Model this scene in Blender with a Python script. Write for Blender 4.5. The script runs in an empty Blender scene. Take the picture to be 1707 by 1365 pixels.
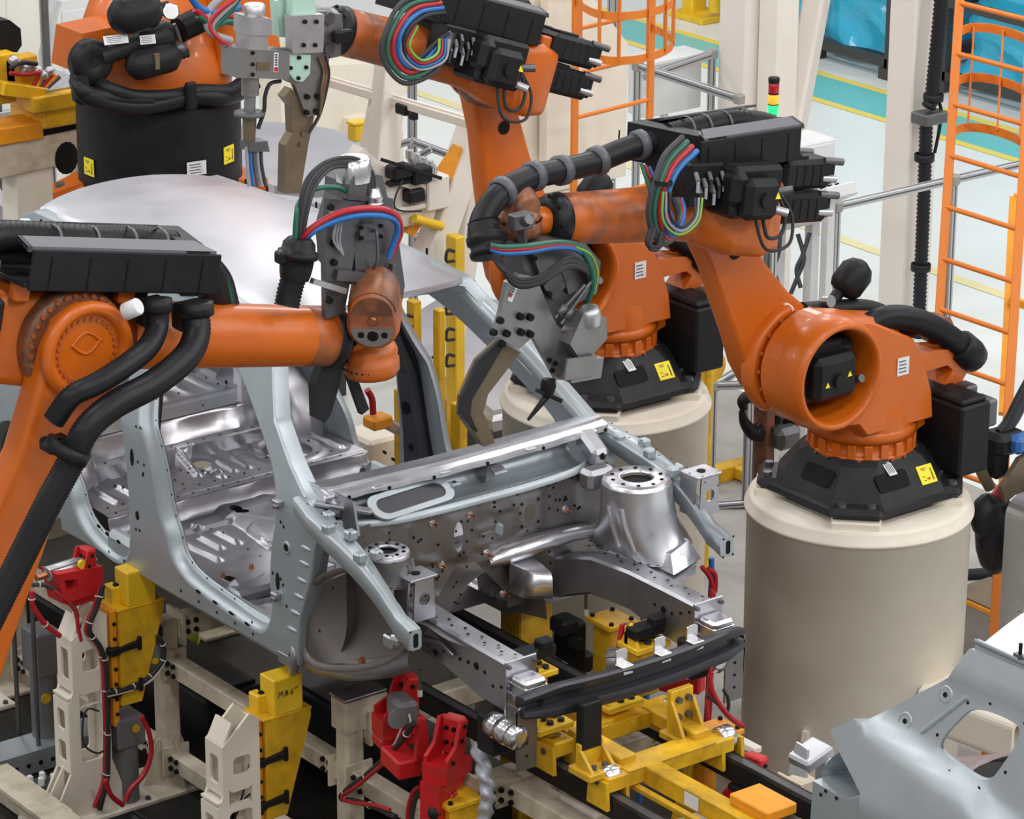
import bpy, bmesh, math, random
from mathutils import Vector, Matrix, Quaternion
from mathutils.geometry import tessellate_polygon, delaunay_2d_cdt
random.seed(7)
V = Vector
SC = bpy.context.scene
COL = SC.collection
PI = math.pi
FLOOR = -0.25
# ---------------------------------------------------------------- camera
F_PX, IW, IH = 5719.0, 1707.0, 1365.0
FW = V((-0.74488799, 0.57417815, -0.33979602)); RT = V((0.60917761, 0.79302043, 0.00460843)); UP = V((-0.27211124, 0.20356336, 0.94048787))
CAM = V((10.55387632, -8.78630754, 7.41145676))
def at(px, py, X=None, Y=None, Z=None, D=None):
    """world point where the line of sight of a photo pixel meets a plane"""
    r = FW + RT*((px-853.5)/F_PX) - UP*((py-682.5)/F_PX)
    if X is not None: t = (X-CAM.x)/r.x
    elif Y is not None: t = (Y-CAM.y)/r.y
    elif Z is not None: t = (Z-CAM.z)/r.z
    else: t = D
    return CAM + r*t
cd = bpy.data.cameras.new('camera'); cam = bpy.data.objects.new('camera', cd); COL.objects.link(cam)
cd.sensor_fit = 'HORIZONTAL'; cd.sensor_width = 36.0; cd.lens = 36.0*F_PX/IW; cd.clip_end = 200
cam.matrix_world = Matrix(((RT.x, UP.x, -FW.x, CAM.x), (RT.y, UP.y, -FW.y, CAM.y), (RT.z, UP.z, -FW.z, CAM.z), (0, 0, 0, 1)))
SC.camera = cam
# ---------------------------------------------------------------- materials
MATS = {}
def mat(name, col, rough=0.5, metal=0.0, dirt=None, dscale=4.0, damt=0.5, bump=0.0, bscale=60.0, spec=0.5, coat=0.0, emit=None, alpha=None, topdust=None):
    m = bpy.data.materials.new(name); m.use_nodes = True
    nt = m.node_tree; N = nt.nodes; L = nt.links
    b = N['Principled BSDF']
    b.inputs['Base Color'].default_value = (*col, 1); b.inputs['Roughness'].default_value = rough; b.inputs['Metallic'].default_value = metal
    b.inputs['Specular IOR Level'].default_value = spec; b.inputs['Coat Weight'].default_value = coat
    tc = N.new('ShaderNodeTexCoord')
    src = None
    def noise(sc, det=6, rgh=0.65):
        n = N.new('ShaderNodeTexNoise'); n.inputs['Scale'].default_value = sc; n.inputs['Detail'].default_value = det; n.inputs['Roughness'].default_value = rgh
        L.new(tc.outputs['Object'], n.inputs['Vector']); return n
    if dirt is not None:
        n = noise(dscale); r = N.new('ShaderNodeValToRGB')
        r.color_ramp.elements[0].position = 0.42; r.color_ramp.elements[1].position = 0.72
        r.color_ramp.elements[0].color = (0, 0, 0, 1); r.color_ramp.elements[1].color = (damt, damt, damt, 1)
        L.new(n.outputs['Fac'], r.inputs['Fac'])
        mx = N.new('ShaderNodeMix'); mx.data_type = 'RGBA'
        mx.inputs['A'].default_value = (*col, 1); mx.inputs['B'].default_value = (*dirt, 1)
        L.new(r.outputs['Color'], mx.inputs['Factor']); L.new(mx.outputs['Result'], b.inputs['Base Color']); src = mx
        n2 = noise(dscale*2.3); mr = N.new('ShaderNodeMapRange'); mr.inputs['To Min'].default_value = max(0.03, rough-0.1); mr.inputs['To Max'].default_value = min(1, rough+0.18)
        L.new(n2.outputs['Fac'], mr.inputs['Value']); L.new(mr.outputs['Result'], b.inputs['Roughness'])
    if bump:
        n = noise(bscale, 3); bp = N.new('ShaderNodeBump'); bp.inputs['Strength'].default_value = bump; bp.inputs['Distance'].default_value = 0.01
        L.new(n.outputs['Fac'], bp.inputs['Height']); L.new(bp.outputs['Normal'], b.inputs['Normal'])
    if emit: b.inputs['Emission Color'].default_value = (*emit[0], 1); b.inputs['Emission Strength'].default_value = emit[1]
    if alpha is not None: b.inputs['Alpha'].default_value = alpha
    MATS[name] = m; return m
mat('orange', (0.58, 0.120, 0.003), 0.36, 0, dirt=(0.50, 0.10, 0.008), dscale=3.0, damt=0.5, coat=0.1)
mat('orange_worn', (0.54, 0.118, 0.008), 0.40, 0, dirt=(0.10, 0.068, 0.058), dscale=5.5, damt=0.98)
mat('rust_brown', (0.14, 0.055, 0.032), 0.4, 0.1, dirt=(0.5, 0.17, 0.05), dscale=9, damt=0.6)
mat('dark_orange', (0.42, 0.10, 0.012), 0.5, 0, dirt=(0.2, 0.06, 0.02), dscale=6, damt=0.5)
mat('safety_orange', (0.72, 0.20, 0.02), 0.5)
mat('black_plastic', (0.010, 0.010, 0.012), 0.42, 0, dirt=(0.022, 0.022, 0.025), dscale=7, damt=0.5, spec=0.22)
mat('black_cast', (0.018, 0.0185, 0.022), 0.42, 0, dirt=(0.04, 0.038, 0.037), dscale=5, damt=0.6, bump=0.1, bscale=90, spec=0.22)
mat('grey_edge', (0.085, 0.085, 0.10), 0.45)
mat('rubber', (0.014, 0.014, 0.017), 0.42, spec=0.22)
mat('void', (0.006, 0.006, 0.007), 0.7, spec=0.22)
mat('cream', (0.80, 0.735, 0.63), 0.5, 0, dirt=(0.60, 0.53, 0.43), dscale=2.6, damt=0.4)
mat('cream_dirty', (0.62, 0.55, 0.43), 0.55, 0, dirt=(0.20, 0.15, 0.10), dscale=4.0, damt=0.75)
mat('cream_white', (0.78, 0.73, 0.66), 0.5, 0, dirt=(0.62, 0.56, 0.48), dscale=2, damt=0.4)
mat('column_paint', (0.74, 0.68, 0.63), 0.55, 0, dirt=(0.68, 0.62, 0.56), dscale=1.2, damt=0.4)
mat('yellow', (0.80, 0.46, 0.012), 0.42, 0, dirt=(0.20, 0.115, 0.02), dscale=5.0, damt=0.7)
mat('yellow_clean', (0.85, 0.55, 0.02), 0.4, 0, dirt=(0.5, 0.28, 0.02), dscale=5, damt=0.5)
mat('amber', (0.85, 0.33, 0.012), 0.4, 0, dirt=(0.35, 0.14, 0.02), dscale=5, damt=0.5)
mat('sticker_yellow', (0.95, 0.80, 0.02), 0.5)
mat('sticker_white', (0.75, 0.77, 0.80), 0.5)
mat('red', (0.55, 0.012, 0.015), 0.35, 0, dirt=(0.20, 0.02, 0.02), dscale=6, damt=0.5)
mat('red_hose', (0.40, 0.012, 0.02), 0.4); mat('blue_hose', (0.015, 0.14, 0.42), 0.38); mat('green_hose', (0.012, 0.12, 0.075), 0.4)
mat('lime_wire', (0.18, 0.42, 0.05), 0.4); mat('grey_wire', (0.30, 0.30, 0.33), 0.4); mat('black_wire', (0.03, 0.03, 0.034), 0.42, spec=0.22); mat('charcoal_wire', (0.05, 0.05, 0.057), 0.42, spec=0.22)
mat('white_wire', (0.6, 0.58, 0.52), 0.5)
mat('galv', (0.43, 0.485, 0.52), 0.38, 0.6, dirt=(0.35, 0.395, 0.43), dscale=2.2, damt=0.6)
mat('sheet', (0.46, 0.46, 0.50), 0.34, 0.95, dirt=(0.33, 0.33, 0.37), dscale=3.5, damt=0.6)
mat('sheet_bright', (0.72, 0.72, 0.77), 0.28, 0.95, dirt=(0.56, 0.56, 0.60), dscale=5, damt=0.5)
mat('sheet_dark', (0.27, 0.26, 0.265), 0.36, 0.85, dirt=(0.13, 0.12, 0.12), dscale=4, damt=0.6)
mat('liner_dark', (0.20, 0.175, 0.165), 0.42, 0.6, dirt=(0.13, 0.11, 0.10), dscale=3, damt=0.6)
mat('hot_stamped', (0.07, 0.07, 0.082), 0.38, 0.7)
mat('roof_skin', (0.56, 0.56, 0.61), 0.32, 0.6, dirt=(0.55, 0.55, 0.60), dscale=1.3, damt=0.6)
mat('gunmetal', (0.145, 0.145, 0.155), 0.40, 0.7, dirt=(0.08, 0.075, 0.075), dscale=8, damt=0.6)
mat('aluminium', (0.55, 0.55, 0.58), 0.36, 0.85, dirt=(0.36, 0.36, 0.38), dscale=6, damt=0.5)
mat('gun_steel', (0.28, 0.277, 0.28), 0.4, 0.75, dirt=(0.18, 0.165, 0.15), dscale=6, damt=0.6)
mat('bronze', (0.20, 0.155, 0.10), 0.48, 0.6, dirt=(0.10, 0.075, 0.05), dscale=8, damt=0.6)
mat('chrome', (0.72, 0.72, 0.74), 0.24, 1.0)
mat('mint', (0.42, 0.62, 0.52), 0.5); mat('copper', (0.62, 0.26, 0.13), 0.3, 0.9)
mat('rail_black', (0.014, 0.014, 0.015), 0.40, 0.2, dirt=(0.03, 0.028, 0.028), dscale=6, damt=0.5, spec=0.22)
mat('rail_top', (0.10, 0.095, 0.10), 0.38, 0.5)
mat('fence_alu', (0.50, 0.51, 0.52), 0.4, 0.8)
mat('fence_joint', (0.32, 0.31, 0.29), 0.5, 0.3)
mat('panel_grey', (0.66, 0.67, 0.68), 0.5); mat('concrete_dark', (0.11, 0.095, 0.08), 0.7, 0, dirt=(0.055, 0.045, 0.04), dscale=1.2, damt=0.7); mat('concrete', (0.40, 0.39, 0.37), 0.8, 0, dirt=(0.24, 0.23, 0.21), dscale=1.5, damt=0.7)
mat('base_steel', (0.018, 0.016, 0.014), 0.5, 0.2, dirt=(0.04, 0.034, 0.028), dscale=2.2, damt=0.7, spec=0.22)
mat('epoxy', (0.84, 0.88, 0.86), 0.22, 0, dirt=(0.76, 0.81, 0.79), dscale=0.3, damt=0.5)
mat('teal_paint', (0.16, 0.56, 0.55), 0.25, 0, dirt=(0.26, 0.62, 0.60), dscale=0.9, damt=0.5)
mat('line_yellow', (0.90, 0.72, 0.12), 0.35); mat('line_faded', (0.86, 0.78, 0.42), 0.35)
mat('frame_dark', (0.05, 0.045, 0.045), 0.5)
mat('lime_rag', (0.55, 0.62, 0.06), 0.8, 0, dirt=(0.35, 0.42, 0.04), dscale=9, damt=0.6, bump=0.4, bscale=25)
mat('cover_grey', (0.46, 0.48, 0.54), 0.4, 0.5, bump=0.35, bscale=16)
mat('grey_paint', (0.15, 0.15, 0.155), 0.45); mat('green_box', (0.02, 0.12, 0.085), 0.45); mat('navy', (0.03, 0.13, 0.40), 0.45)
mat('lens_red', (0.40, 0.01, 0.015), 0.25); mat('lens_amber', (0.9, 0.45, 0.03), 0.25, emit=((1, 0.40, 0.02), 0.6)); mat('lens_green', (0.02, 0.6, 0.2), 0.25, emit=((0.02, 1, 0.25), 0.9))
def film(name, col, alpha):
    m = mat(name, col, 0.18, 0, bump=0.9, bscale=4.5, alpha=alpha, spec=0.8)
    return m
film('blue_film', (0.05, 0.52, 0.80), 0.88)
gl = mat('clear_panel', (0.80, 0.86, 0.86), 0.08, 0, alpha=0.22)
gl2 = mat('gauge_glass', (0.9, 0.9, 0.9), 0.1)
# ---------------------------------------------------------------- mesh builder
def frame(d, up=None):
    d = V(d).normalized(); u = V(up) if up is not None else V((0, 0, 1))
    if abs(d.dot(u.normalized())) > 0.98: u = V((1, 0, 0)) if up is None else V((0, 1, 0.01))
    s = u.cross(d).normalized(); u = d.cross(s).normalized()
    return d, s, u
def crom(pts, n=8, closed=False):
    pts = [V(p) for p in pts]
    if len(pts) < 3 and not closed: return pts
    out = []; k = len(pts); rng = range(k if closed else k-1)
    for i in rng:
        if closed: p0, p1, p2, p3 = pts[(i-1) % k], pts[i], pts[(i+1) % k], pts[(i+2) % k]
        else:
            p1, p2 = pts[i], pts[i+1]
            p0 = pts[i-1] if i > 0 else p1*2-p2
            p3 = pts[i+2] if i+2 < k else p2*2-p1
        for j in range(n):
            t = j/n
            out.append(0.5*((2*p1) + (p2-p0)*t + (2*p0-5*p1+4*p2-p3)*t*t + (3*p1-p0-3*p2+p3)*t**3))
    if not closed: out.append(pts[-1])
    return out
class MB:
    def __init__(s): s.v = []; s.f = []; s.mi = []; s.sm = []; s.slots = []
    def slot(s, m):
        if m is None: return 0
        if not s.slots: s.slots = [None]
        if m not in s.slots: s.slots.append(m)
        return s.slots.index(m)
    def add(s, vs, fs, m=None, smooth=False, M=None):
        o = len(s.v); k = s.slot(m)
        s.v += [(M @ V(p)) if M is not None else V(p) for p in vs]
        for f in fs: s.f.append([o+i for i in f]); s.mi.append(k); s.sm.append(smooth)
        return s
    def box(s, c, d, ch=0.0, m=None, M=None, R=None):
        c = V(c); hx, hy, hz = d[0]/2, d[1]/2, d[2]/2; ch = min(ch, hx*.9, hy*.9, hz*.9)
        T = Matrix.Translation(c) @ (R.to_4x4() if R is not None else Matrix())
        if M is not None: T = M @ T
        if ch <= 0:
            vs = [(x*hx, y*hy, z*hz) for x in (-1, 1) for y in (-1, 1) for z in (-1, 1)]
            return s.add(vs, [(0, 1, 3, 2), (4, 6, 7, 5), (0, 4, 5, 1), (2, 3, 7, 6), (0, 2, 6, 4), (1, 5, 7, 3)], m, False, T)
        vs = []; idx = {}
        for x in (-1, 1):
            for y in (-1, 1):
                for z in (-1, 1):
                    for a in range(3):
                        q = [x*(hx-ch), y*(hy-ch), z*(hz-ch)]; q[a] = (x*hx, y*hy, z*hz)[a]
                        idx[(x, y, z, a)] = len(vs); vs.append(q)
        fs = []
        g = lambda x, y, z, a: idx[(x, y, z, a)]
        for k in (-1, 1):
            q = [(-1, -1), (1, -1), (1, 1), (-1, 1)]
            if k < 0: q = q[::-1]
            fs.append([g(k, a, b, 0) for a, b in q]); fs.append([g(b, k, a, 1) for a, b in q]); fs.append([g(a, b, k, 2) for a, b in q])
        for a in (-1, 1):
            for b in (-1, 1):
                f = [g(a, b, -1, 0), g(a, b, 1, 0), g(a, b, 1, 1), g(a, b, -1, 1)]; fs.append(f if a*b < 0 else f[::-1])
                f = [g(-1, a, b, 1), g(1, a, b, 1), g(1, a, b, 2), g(-1, a, b, 2)]; fs.append(f if a*b < 0 else f[::-1])
                f = [g(a, -1, b, 2), g(a, 1, b, 2), g(a, 1, b, 0), g(a, -1, b, 0)]; fs.append(f if a*b < 0 else f[::-1])
        for x in (-1, 1):
            for y in (-1, 1):
                for z in (-1, 1):
                    f = [g(x, y, z, 0), g(x, y, z, 1), g(x, y, z, 2)]; fs.append(f if x*y*z > 0 else f[::-1])
        return s.add(vs, fs, m, False, T)
    def bar(s, p0, p1, w, h, up=None, ch=0.0, m=None, ext=0.0, M=None):
        p0, p1 = V(p0), V(p1); d, sd, u = frame(p1-p0, up)
        R = Matrix((d, sd, u)).transposed()
        return s.box((p0+p1)/2, ((p1-p0).length+2*ext, w, h), ch, m, M, R)
    def cyl(s, p0, p1, r0, r1=None, n=20, ch=0.0, m=None, caps=True, M=None):
        r1 = r0 if r1 is None else r1; L = (V(p1)-V(p0)).length
        pr = [(0, r0), (L, r1)]
        if ch: pr = [(0, r0-ch), (ch, r0), (L-ch, r1), (L, r1-ch)]
        return s.lathe(p0, V(p1)-V(p0), pr, n, m, caps, M)
    def lathe(s, p0, ax, prof, n=24, m=None, caps=True, M=None, smooth=True):
        d, sd, u = frame(ax); p0 = V(p0); vs = []; fs = []
        for t, r in prof:
            for i in range(n):
                a = 2*PI*i/n; vs.append(p0 + d*t + (sd*math.cos(a)+u*math.sin(a))*r)
        k = len(prof)
        for j in range(k-1):
            for i in range(n):
                i2 = (i+1) % n; fs.append((j*n+i, j*n+i2, (j+1)*n+i2, (j+1)*n+i))
        s.add(vs, fs, m, smooth, M)
        if caps:
            s.add(vs[:n], [list(range(n))[::-1]], m, False, M); s.add(vs[-n:], [list(range(n))], m, False, M)
        return s
    def tube(s, pts, r, n=10, res=8, corr=None, m=None, caps=True, M=None, smooth_path=True, closed=False):
        P = crom(pts, res, closed) if smooth_path else [V(p) for p in pts]
        if corr:  # (pitch, amp): resample evenly, alternate radius
            pitch, amp = corr; L = [0]
            for a, b in zip(P, P[1:]): L.append(L[-1]+(b-a).length)
            cnt = max(4, int(L[-1]/pitch*2)); Q = []; j = 0
            for i in range(cnt+1):
                t = L[-1]*i/cnt
                while j < len(L)-2 and L[j+1] < t: j += 1
                Q.append(P[j].lerp(P[j+1], (t-L[j])/max(1e-9, L[j+1]-L[j])))
            P = Q
        k = len(P); vs = []; fs = []
        rr = r if callable(r) else (lambda t: r)
        d, sd, u = frame(P[1]-P[0])
        for i, p in enumerate(P):
            if closed: t = P[(i+1) % k]-P[i-1]
            else: t = P[min(i+1, k-1)]-P[max(i-1, 0)]
            t.normalize(); u = (u - t*u.dot(t)).normalized(); sd = t.cross(u)
            R = rr(i/(k-1))
            if corr and i % 2: R -= corr[1]
            for q in range(n):
                a = 2*PI*q/n; vs.append(p + (u*math.cos(a)+sd*math.sin(a))*R)
        for j in range(k if closed else k-1):
            for i in range(n):
                i2 = (i+1) % n; j2 = (j+1) % k; fs.append((j*n+i, j*n+i2, j2*n+i2, j2*n+i))
        s.add(vs, fs, m, True, M)
        if caps and not closed:
            s.add(vs[:n], [list(range(n))[::-1]], m, False, M); s.add(vs[-n:], [list(range(n))], m, False, M)
        return s
    def ell(s, c, r, m=None, n=16, M=None, R=None):
        c = V(c); vs = []; fs = []; k = n//2
        R = R.to_3x3() if R is not None else Matrix.Identity(3)
        for j in range(k+1):
            th = PI*j/k
            for i in range(n):
                a = 2*PI*i/n; vs.append(c + R @ V((r[0]*math.sin(th)*math.cos(a), r[1]*math.sin(th)*math.sin(a), r[2]*math.cos(th))))
        for j in range(k):
            for i in range(n):
                i2 = (i+1) % n; fs.append((j*n+i, (j+1)*n+i, (j+1)*n+i2, j*n+i2))
        return s.add(vs, fs, m, True, M)
    def prism(s, poly, o, U, W, t, holes=(), m=None, ch=0.0, M=None, edge_m=None):
        """2D outline (with holes) in the plane o,U,W given thickness t along U x W (centred)"""
        o, U, W = V(o), V(U).normalized(), V(W).normalized(); Nn = U.cross(W).normalized()
        ar = lambda q: sum(q[i][0]*q[(i+1) % len(q)][1]-q[(i+1) % len(q)][0]*q[i][1] for i in range(len(q)))
        loops = [list(poly) if ar(poly) > 0 else list(poly)[::-1]] + [list(h) if ar(h) < 0 else list(h)[::-1] for h in holes]
        flat = [q for l in loops for q in l]
        tris = tessellate_polygon([[V((x, y, 0)) for x, y in l] for l in loops])
        for sg in (1, -1):
            vs = [o + U*x + W*y + Nn*(sg*t/2) for x, y in flat]; fs = []
            for tr in tris:
                a, b, c = (flat[i] for i in tr)
                A = (b[0]-a[0])*(c[1]-a[1])-(b[1]-a[1])*(c[0]-a[0])
                if abs(A) < 1e-12: continue
                fs.append(tuple(tr) if (A > 0) == (sg > 0) else tuple(tr)[::-1])
            s.add(vs, fs, m, False, M)
        for l in loops:
            n = len(l); vs = [o + U*x + W*y + Nn*(t/2) for x, y in l] + [o + U*x + W*y - Nn*(t/2) for x, y in l]
            s.add(vs, [((i+1) % n, i, n+i, n+(i+1) % n) for i in range(n)], edge_m or m, False, M)
        return s
    def loft(s, rings, m=None, caps=True, smooth=True, M=None, closed_ring=True):
        n = len(rings[0]); vs = [V(p) for r in rings for p in r]; fs = []
        for j in range(len(rings)-1):
            for i in range(n if closed_ring else n-1):
                i2 = (i+1) % n; fs.append((j*n+i, j*n+i2, (j+1)*n+i2, (j+1)*n+i))
        s.add(vs, fs, m, smooth, M)
        if caps and closed_ring:
            s.add(rings[0], [list(range(n))[::-1]], m, False, M); s.add(rings[-1], [list(range(n))], m, False, M)
        return s
    def bolts(s, pts, ax, r=0.012, h=0.012, m=None, n=8, M=None):
        ax = V(ax).normalized()
        for p in pts: s.cyl(V(p)-ax*0.002, V(p)+ax*h, r, r*0.9, n, m=m, M=M)
        return s
    def spots(s, pts, ax, r=0.008, m=None, n=8, M=None):
        """thin round recess marks lying 1 mm proud of a surface"""
        d, sd, u = frame(ax)
        for p in pts:
            s.add([V(p)+d*0.0015+(sd*math.cos(2*PI*i/n)+u*math.sin(2*PI*i/n))*r for i in range(n)], [list(range(n))], m, False, M)
        return s
    def build(s, name, m, parent=None, auto=None):
        me = bpy.data.meshes.new(name); me.from_pydata([tuple(p) for p in s.v], [], s.f)
        if not s.slots: s.slots = [None]
        for q in s.slots: me.materials.append(MATS[m] if q is None else MATS[q])
        me.polygons.foreach_set('material_index', s.mi); me.polygons.foreach_set('use_smooth', s.sm)
        if auto is not None:
            bm = bmesh.new(); bm.from_mesh(me); bmesh.ops.remove_doubles(bm, verts=bm.verts, dist=0.0004); bmesh.ops.recalc_face_normals(bm, faces=bm.faces)
            for f in bm.faces: f.smooth = True
            for e in bm.edges:
                if len(e.link_faces) == 2 and e.calc_face_angle(0) > auto: e.smooth = False
            bm.to_mesh(me); bm.free()
        me.update()
        o = bpy.data.objects.new(name, me); COL.objects.link(o)
        if parent is not None: o.parent = parent
        return o
def tag(o, label=None, cat=None, group=None, kind=None):
    if label: o['label'] = label
    if cat: o['category'] = cat
    if group: o['group'] = group
    if kind: o['kind'] = kind
    return o
def thing(name, label, cat, loc=(0, 0, 0), rz=0.0, group=None):
    o = bpy.data.objects.new(name, None); COL.objects.link(o); o.location = loc; o.rotation_euler = (0, 0, rz); o.empty_display_size = 0.1
    return tag(o, label, cat, group)
def struct(name, mb, m, label=None, auto=None):
    o = mb.build(name, m, None, auto); o['kind'] = 'structure'
    if label: o['label'] = label
    return o
def circ(c, r, n=24, ry=None): return [(c[0]+r*math.cos(2*PI*i/n), c[1]+(ry or r)*math.sin(2*PI*i/n)) for i in range(n)]
def rrect(x0, y0, x1, y1, r, k=4):
    out = []
    for cx, cy, a0 in ((x1-r, y1-r, 0), (x0+r, y1-r, 90), (x0+r, y0+r, 180), (x1-r, y0+r, 270)):
        for i in range(k+1):
            a = math.radians(a0+90*i/k); out.append((cx+r*math.cos(a), cy+r*math.sin(a)))
    return out
def inside(p, poly):
    x, y = p; c = False; n = len(poly)
    for i in range(n):
        (x0, y0), (x1, y1) = poly[i], poly[i-1]
        if (y0 > y) != (y1 > y) and x < (x1-x0)*(y-y0)/(y1-y0)+x0: c = not c
    return c
def sheet(mb, outer, holes, fn, grid, m=None, smooth=True):
    """dense surface: 2D outline with holes, filled on a grid, mapped to 3D by fn(u, v)"""
    pts = []; edges = []
    def loop(l):
        q = []
        for i in range(len(l)):
            a, b = V(l[i]), V(l[(i+1) % len(l)]); k = max(1, int((b-a).length/grid))
            for j in range(k): q.append(a.lerp(b, j/k))
        o = len(pts); pts.extend(q); edges.extend((o+i, o+(i+1) % len(q)) for i in range(len(q))); return [tuple(x) for x in q]
    lo = loop(outer); lh = [loop(h) for h in holes]
    x0, x1 = min(p[0] for p in lo), max(p[0] for p in lo); y0, y1 = min(p[1] for p in lo), max(p[1] for p in lo)
    nb = [V(p) for l in [lo]+lh for p in l]
    cell = {}
    for p in nb: cell.setdefault((int(p.x//grid), int(p.y//grid)), []).append(p)
    def near(p):
        a, b = int(p[0]//grid), int(p[1]//grid)
        for i in (a-1, a, a+1):
            for j in (b-1, b, b+1):
                for q in cell.get((i, j), ()):
                    if (q.x-p[0])**2+(q.y-p[1])**2 < (grid*0.45)**2: return True
        return False
    for i in range(int((x1-x0)/grid)+1):
        for j in range(int((y1-y0)/grid)+1):
            p = (x0+(i+.5)*grid, y0+(j+.5)*grid)
            if inside(p, lo) and not any(inside(p, h) for h in lh) and not near(p): pts.append(V(p))
    vs, es, fs, *_ = delaunay_2d_cdt([V((p[0], p[1])) for p in pts], edges, [], 0, 1e-6)
    keep = []
    for f in fs:
        c = (sum(vs[i][0] for i in f)/3, sum(vs[i][1] for i in f)/3)
        if inside(c, lo) and not any(inside(c, h) for h in lh): keep.append(tuple(f))
    mb.add([fn(p[0], p[1]) for p in vs], keep, m, smooth)
    return lo, lh
# ================================================================ CAR BODY
YC = 0.02; HW = 0.86
def world_basis(o):
    m = Matrix()
    while o is not None: m = o.matrix_basis @ m; o = o.parent
    return m
def wb(mb, name, m, parent=None, auto=None):
    """build from world coordinates under a parent"""
    if parent is not None:
        inv = world_basis(parent).inverted(); mb.v = [inv @ p for p in mb.v]
    return mb.build(name, m, parent, auto)
def hw(z): return HW if z < 1.78 else HW-(z-1.78)/.66*.27
def bow(x, z):   # side skin: tumblehome plus a light barrel
    return hw(z) - 0.018*max(0, (1.15-z)/.2)**2 - (0.05*((x+2.6)/1.9)**2 if x < -3.6 else 0)
def sx(px, py):
    Y = YC-HW
    for i in range(7):
        p = at(px, py, Y=Y); Y = YC-hw(p.z)
    return (p.x, p.z)
def chaikin(l, it=2, closed=True):
    for _ in range(it):
        o = []
        for i in range(len(l)):
            a, b = l[i], l[(i+1) % len(l)]
            o += [(a[0]*.75+b[0]*.25, a[1]*.75+b[1]*.25), (a[0]*.25+b[0]*.75, a[1]*.25+b[1]*.75)]
        l = o
    return l
def offs(l, d):
    """offset a closed 2D loop towards its inside by d"""
    n = len(l); A = sum(l[i][0]*l[(i+1) % n][1]-l[(i+1) % n][0]*l[i][1] for i in range(n)); s = 1 if A > 0 else -1; o = []
    for i in range(n):
        a, b, c = l[i-1], l[i], l[(i+1) % n]; tx, ty = c[0]-a[0], c[1]-a[1]; L = math.hypot(tx, ty) or 1
        o.append((b[0]-s*ty/L*d, b[1]+s*tx/L*d))
    return o
def resamp(l, step):
    o = []
    for i in range(len(l)):
        a, b = V(l[i]), V(l[(i+1) % len(l)]); k = max(1, int((b-a).length/step))
        o += [tuple(a.lerp(b, j/k)) for j in range(k)]
    return o
car = thing('car_body', 'bare silver car body shell without doors or wheels, clamped on the assembly jig', 'car body', (-2.3, YC, 0.95))
sh = lambda l, d=(-0.075, -0.045): [(x+d[0], z+d[1]) for x, z in l]
front_open = chaikin(sh([sx(*q) for q in ((297, 880), (305, 918), (322, 945), (345, 966), (398, 1004), (432, 1026), (449, 1034), (456, 1020), (460, 998), (455, 947), (458, 897), (470, 832), (468, 792), (452, 735), (411, 620))] + [(-2.20, 2.30), (-2.45, 2.34), (-2.66, 2.33)] + [sx(*q) for q in ((259, 650), (270, 752), (286, 853))]), 2)
rear_open = chaikin(sh([sx(*q) for q in ((221, 905), (212, 917), (200, 917), (175, 895), (145, 856), (133, 802))] + [(-3.38, 1.45), (-3.62, 1.72), (-3.80, 2.0), (-3.72, 2.25), (-3.45, 2.32), (-2.98, 2.32), (-2.86, 2.22)] + [sx(*q) for q in ((214, 667), (216, 768), (222, 853))]), 2)
arch = [(-3.87+.41*math.cos(math.radians(a)), 1.02+.41*math.sin(math.radians(a))) for a in range(-4, 186, 10)]
outer = [sx(495, 1112), sx(300, 1001), sx(140, 907)] + arch + [(-4.36, 1.0), (-4.66, 1.06), (-4.70, 1.4), (-4.66, 1.8), (-4.5, 1.95), (-4.26, 2.38), (-4.12, 2.45), (-3.2, 2.475), (-2.4, 2.47), (-1.97, 2.44)] + [(-1.85, 2.345)] + [sx(*q) for q in ((458, 701), (484, 775), (506, 822), (521, 842), (527, 903), (517, 970), (500, 1038))]
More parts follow.
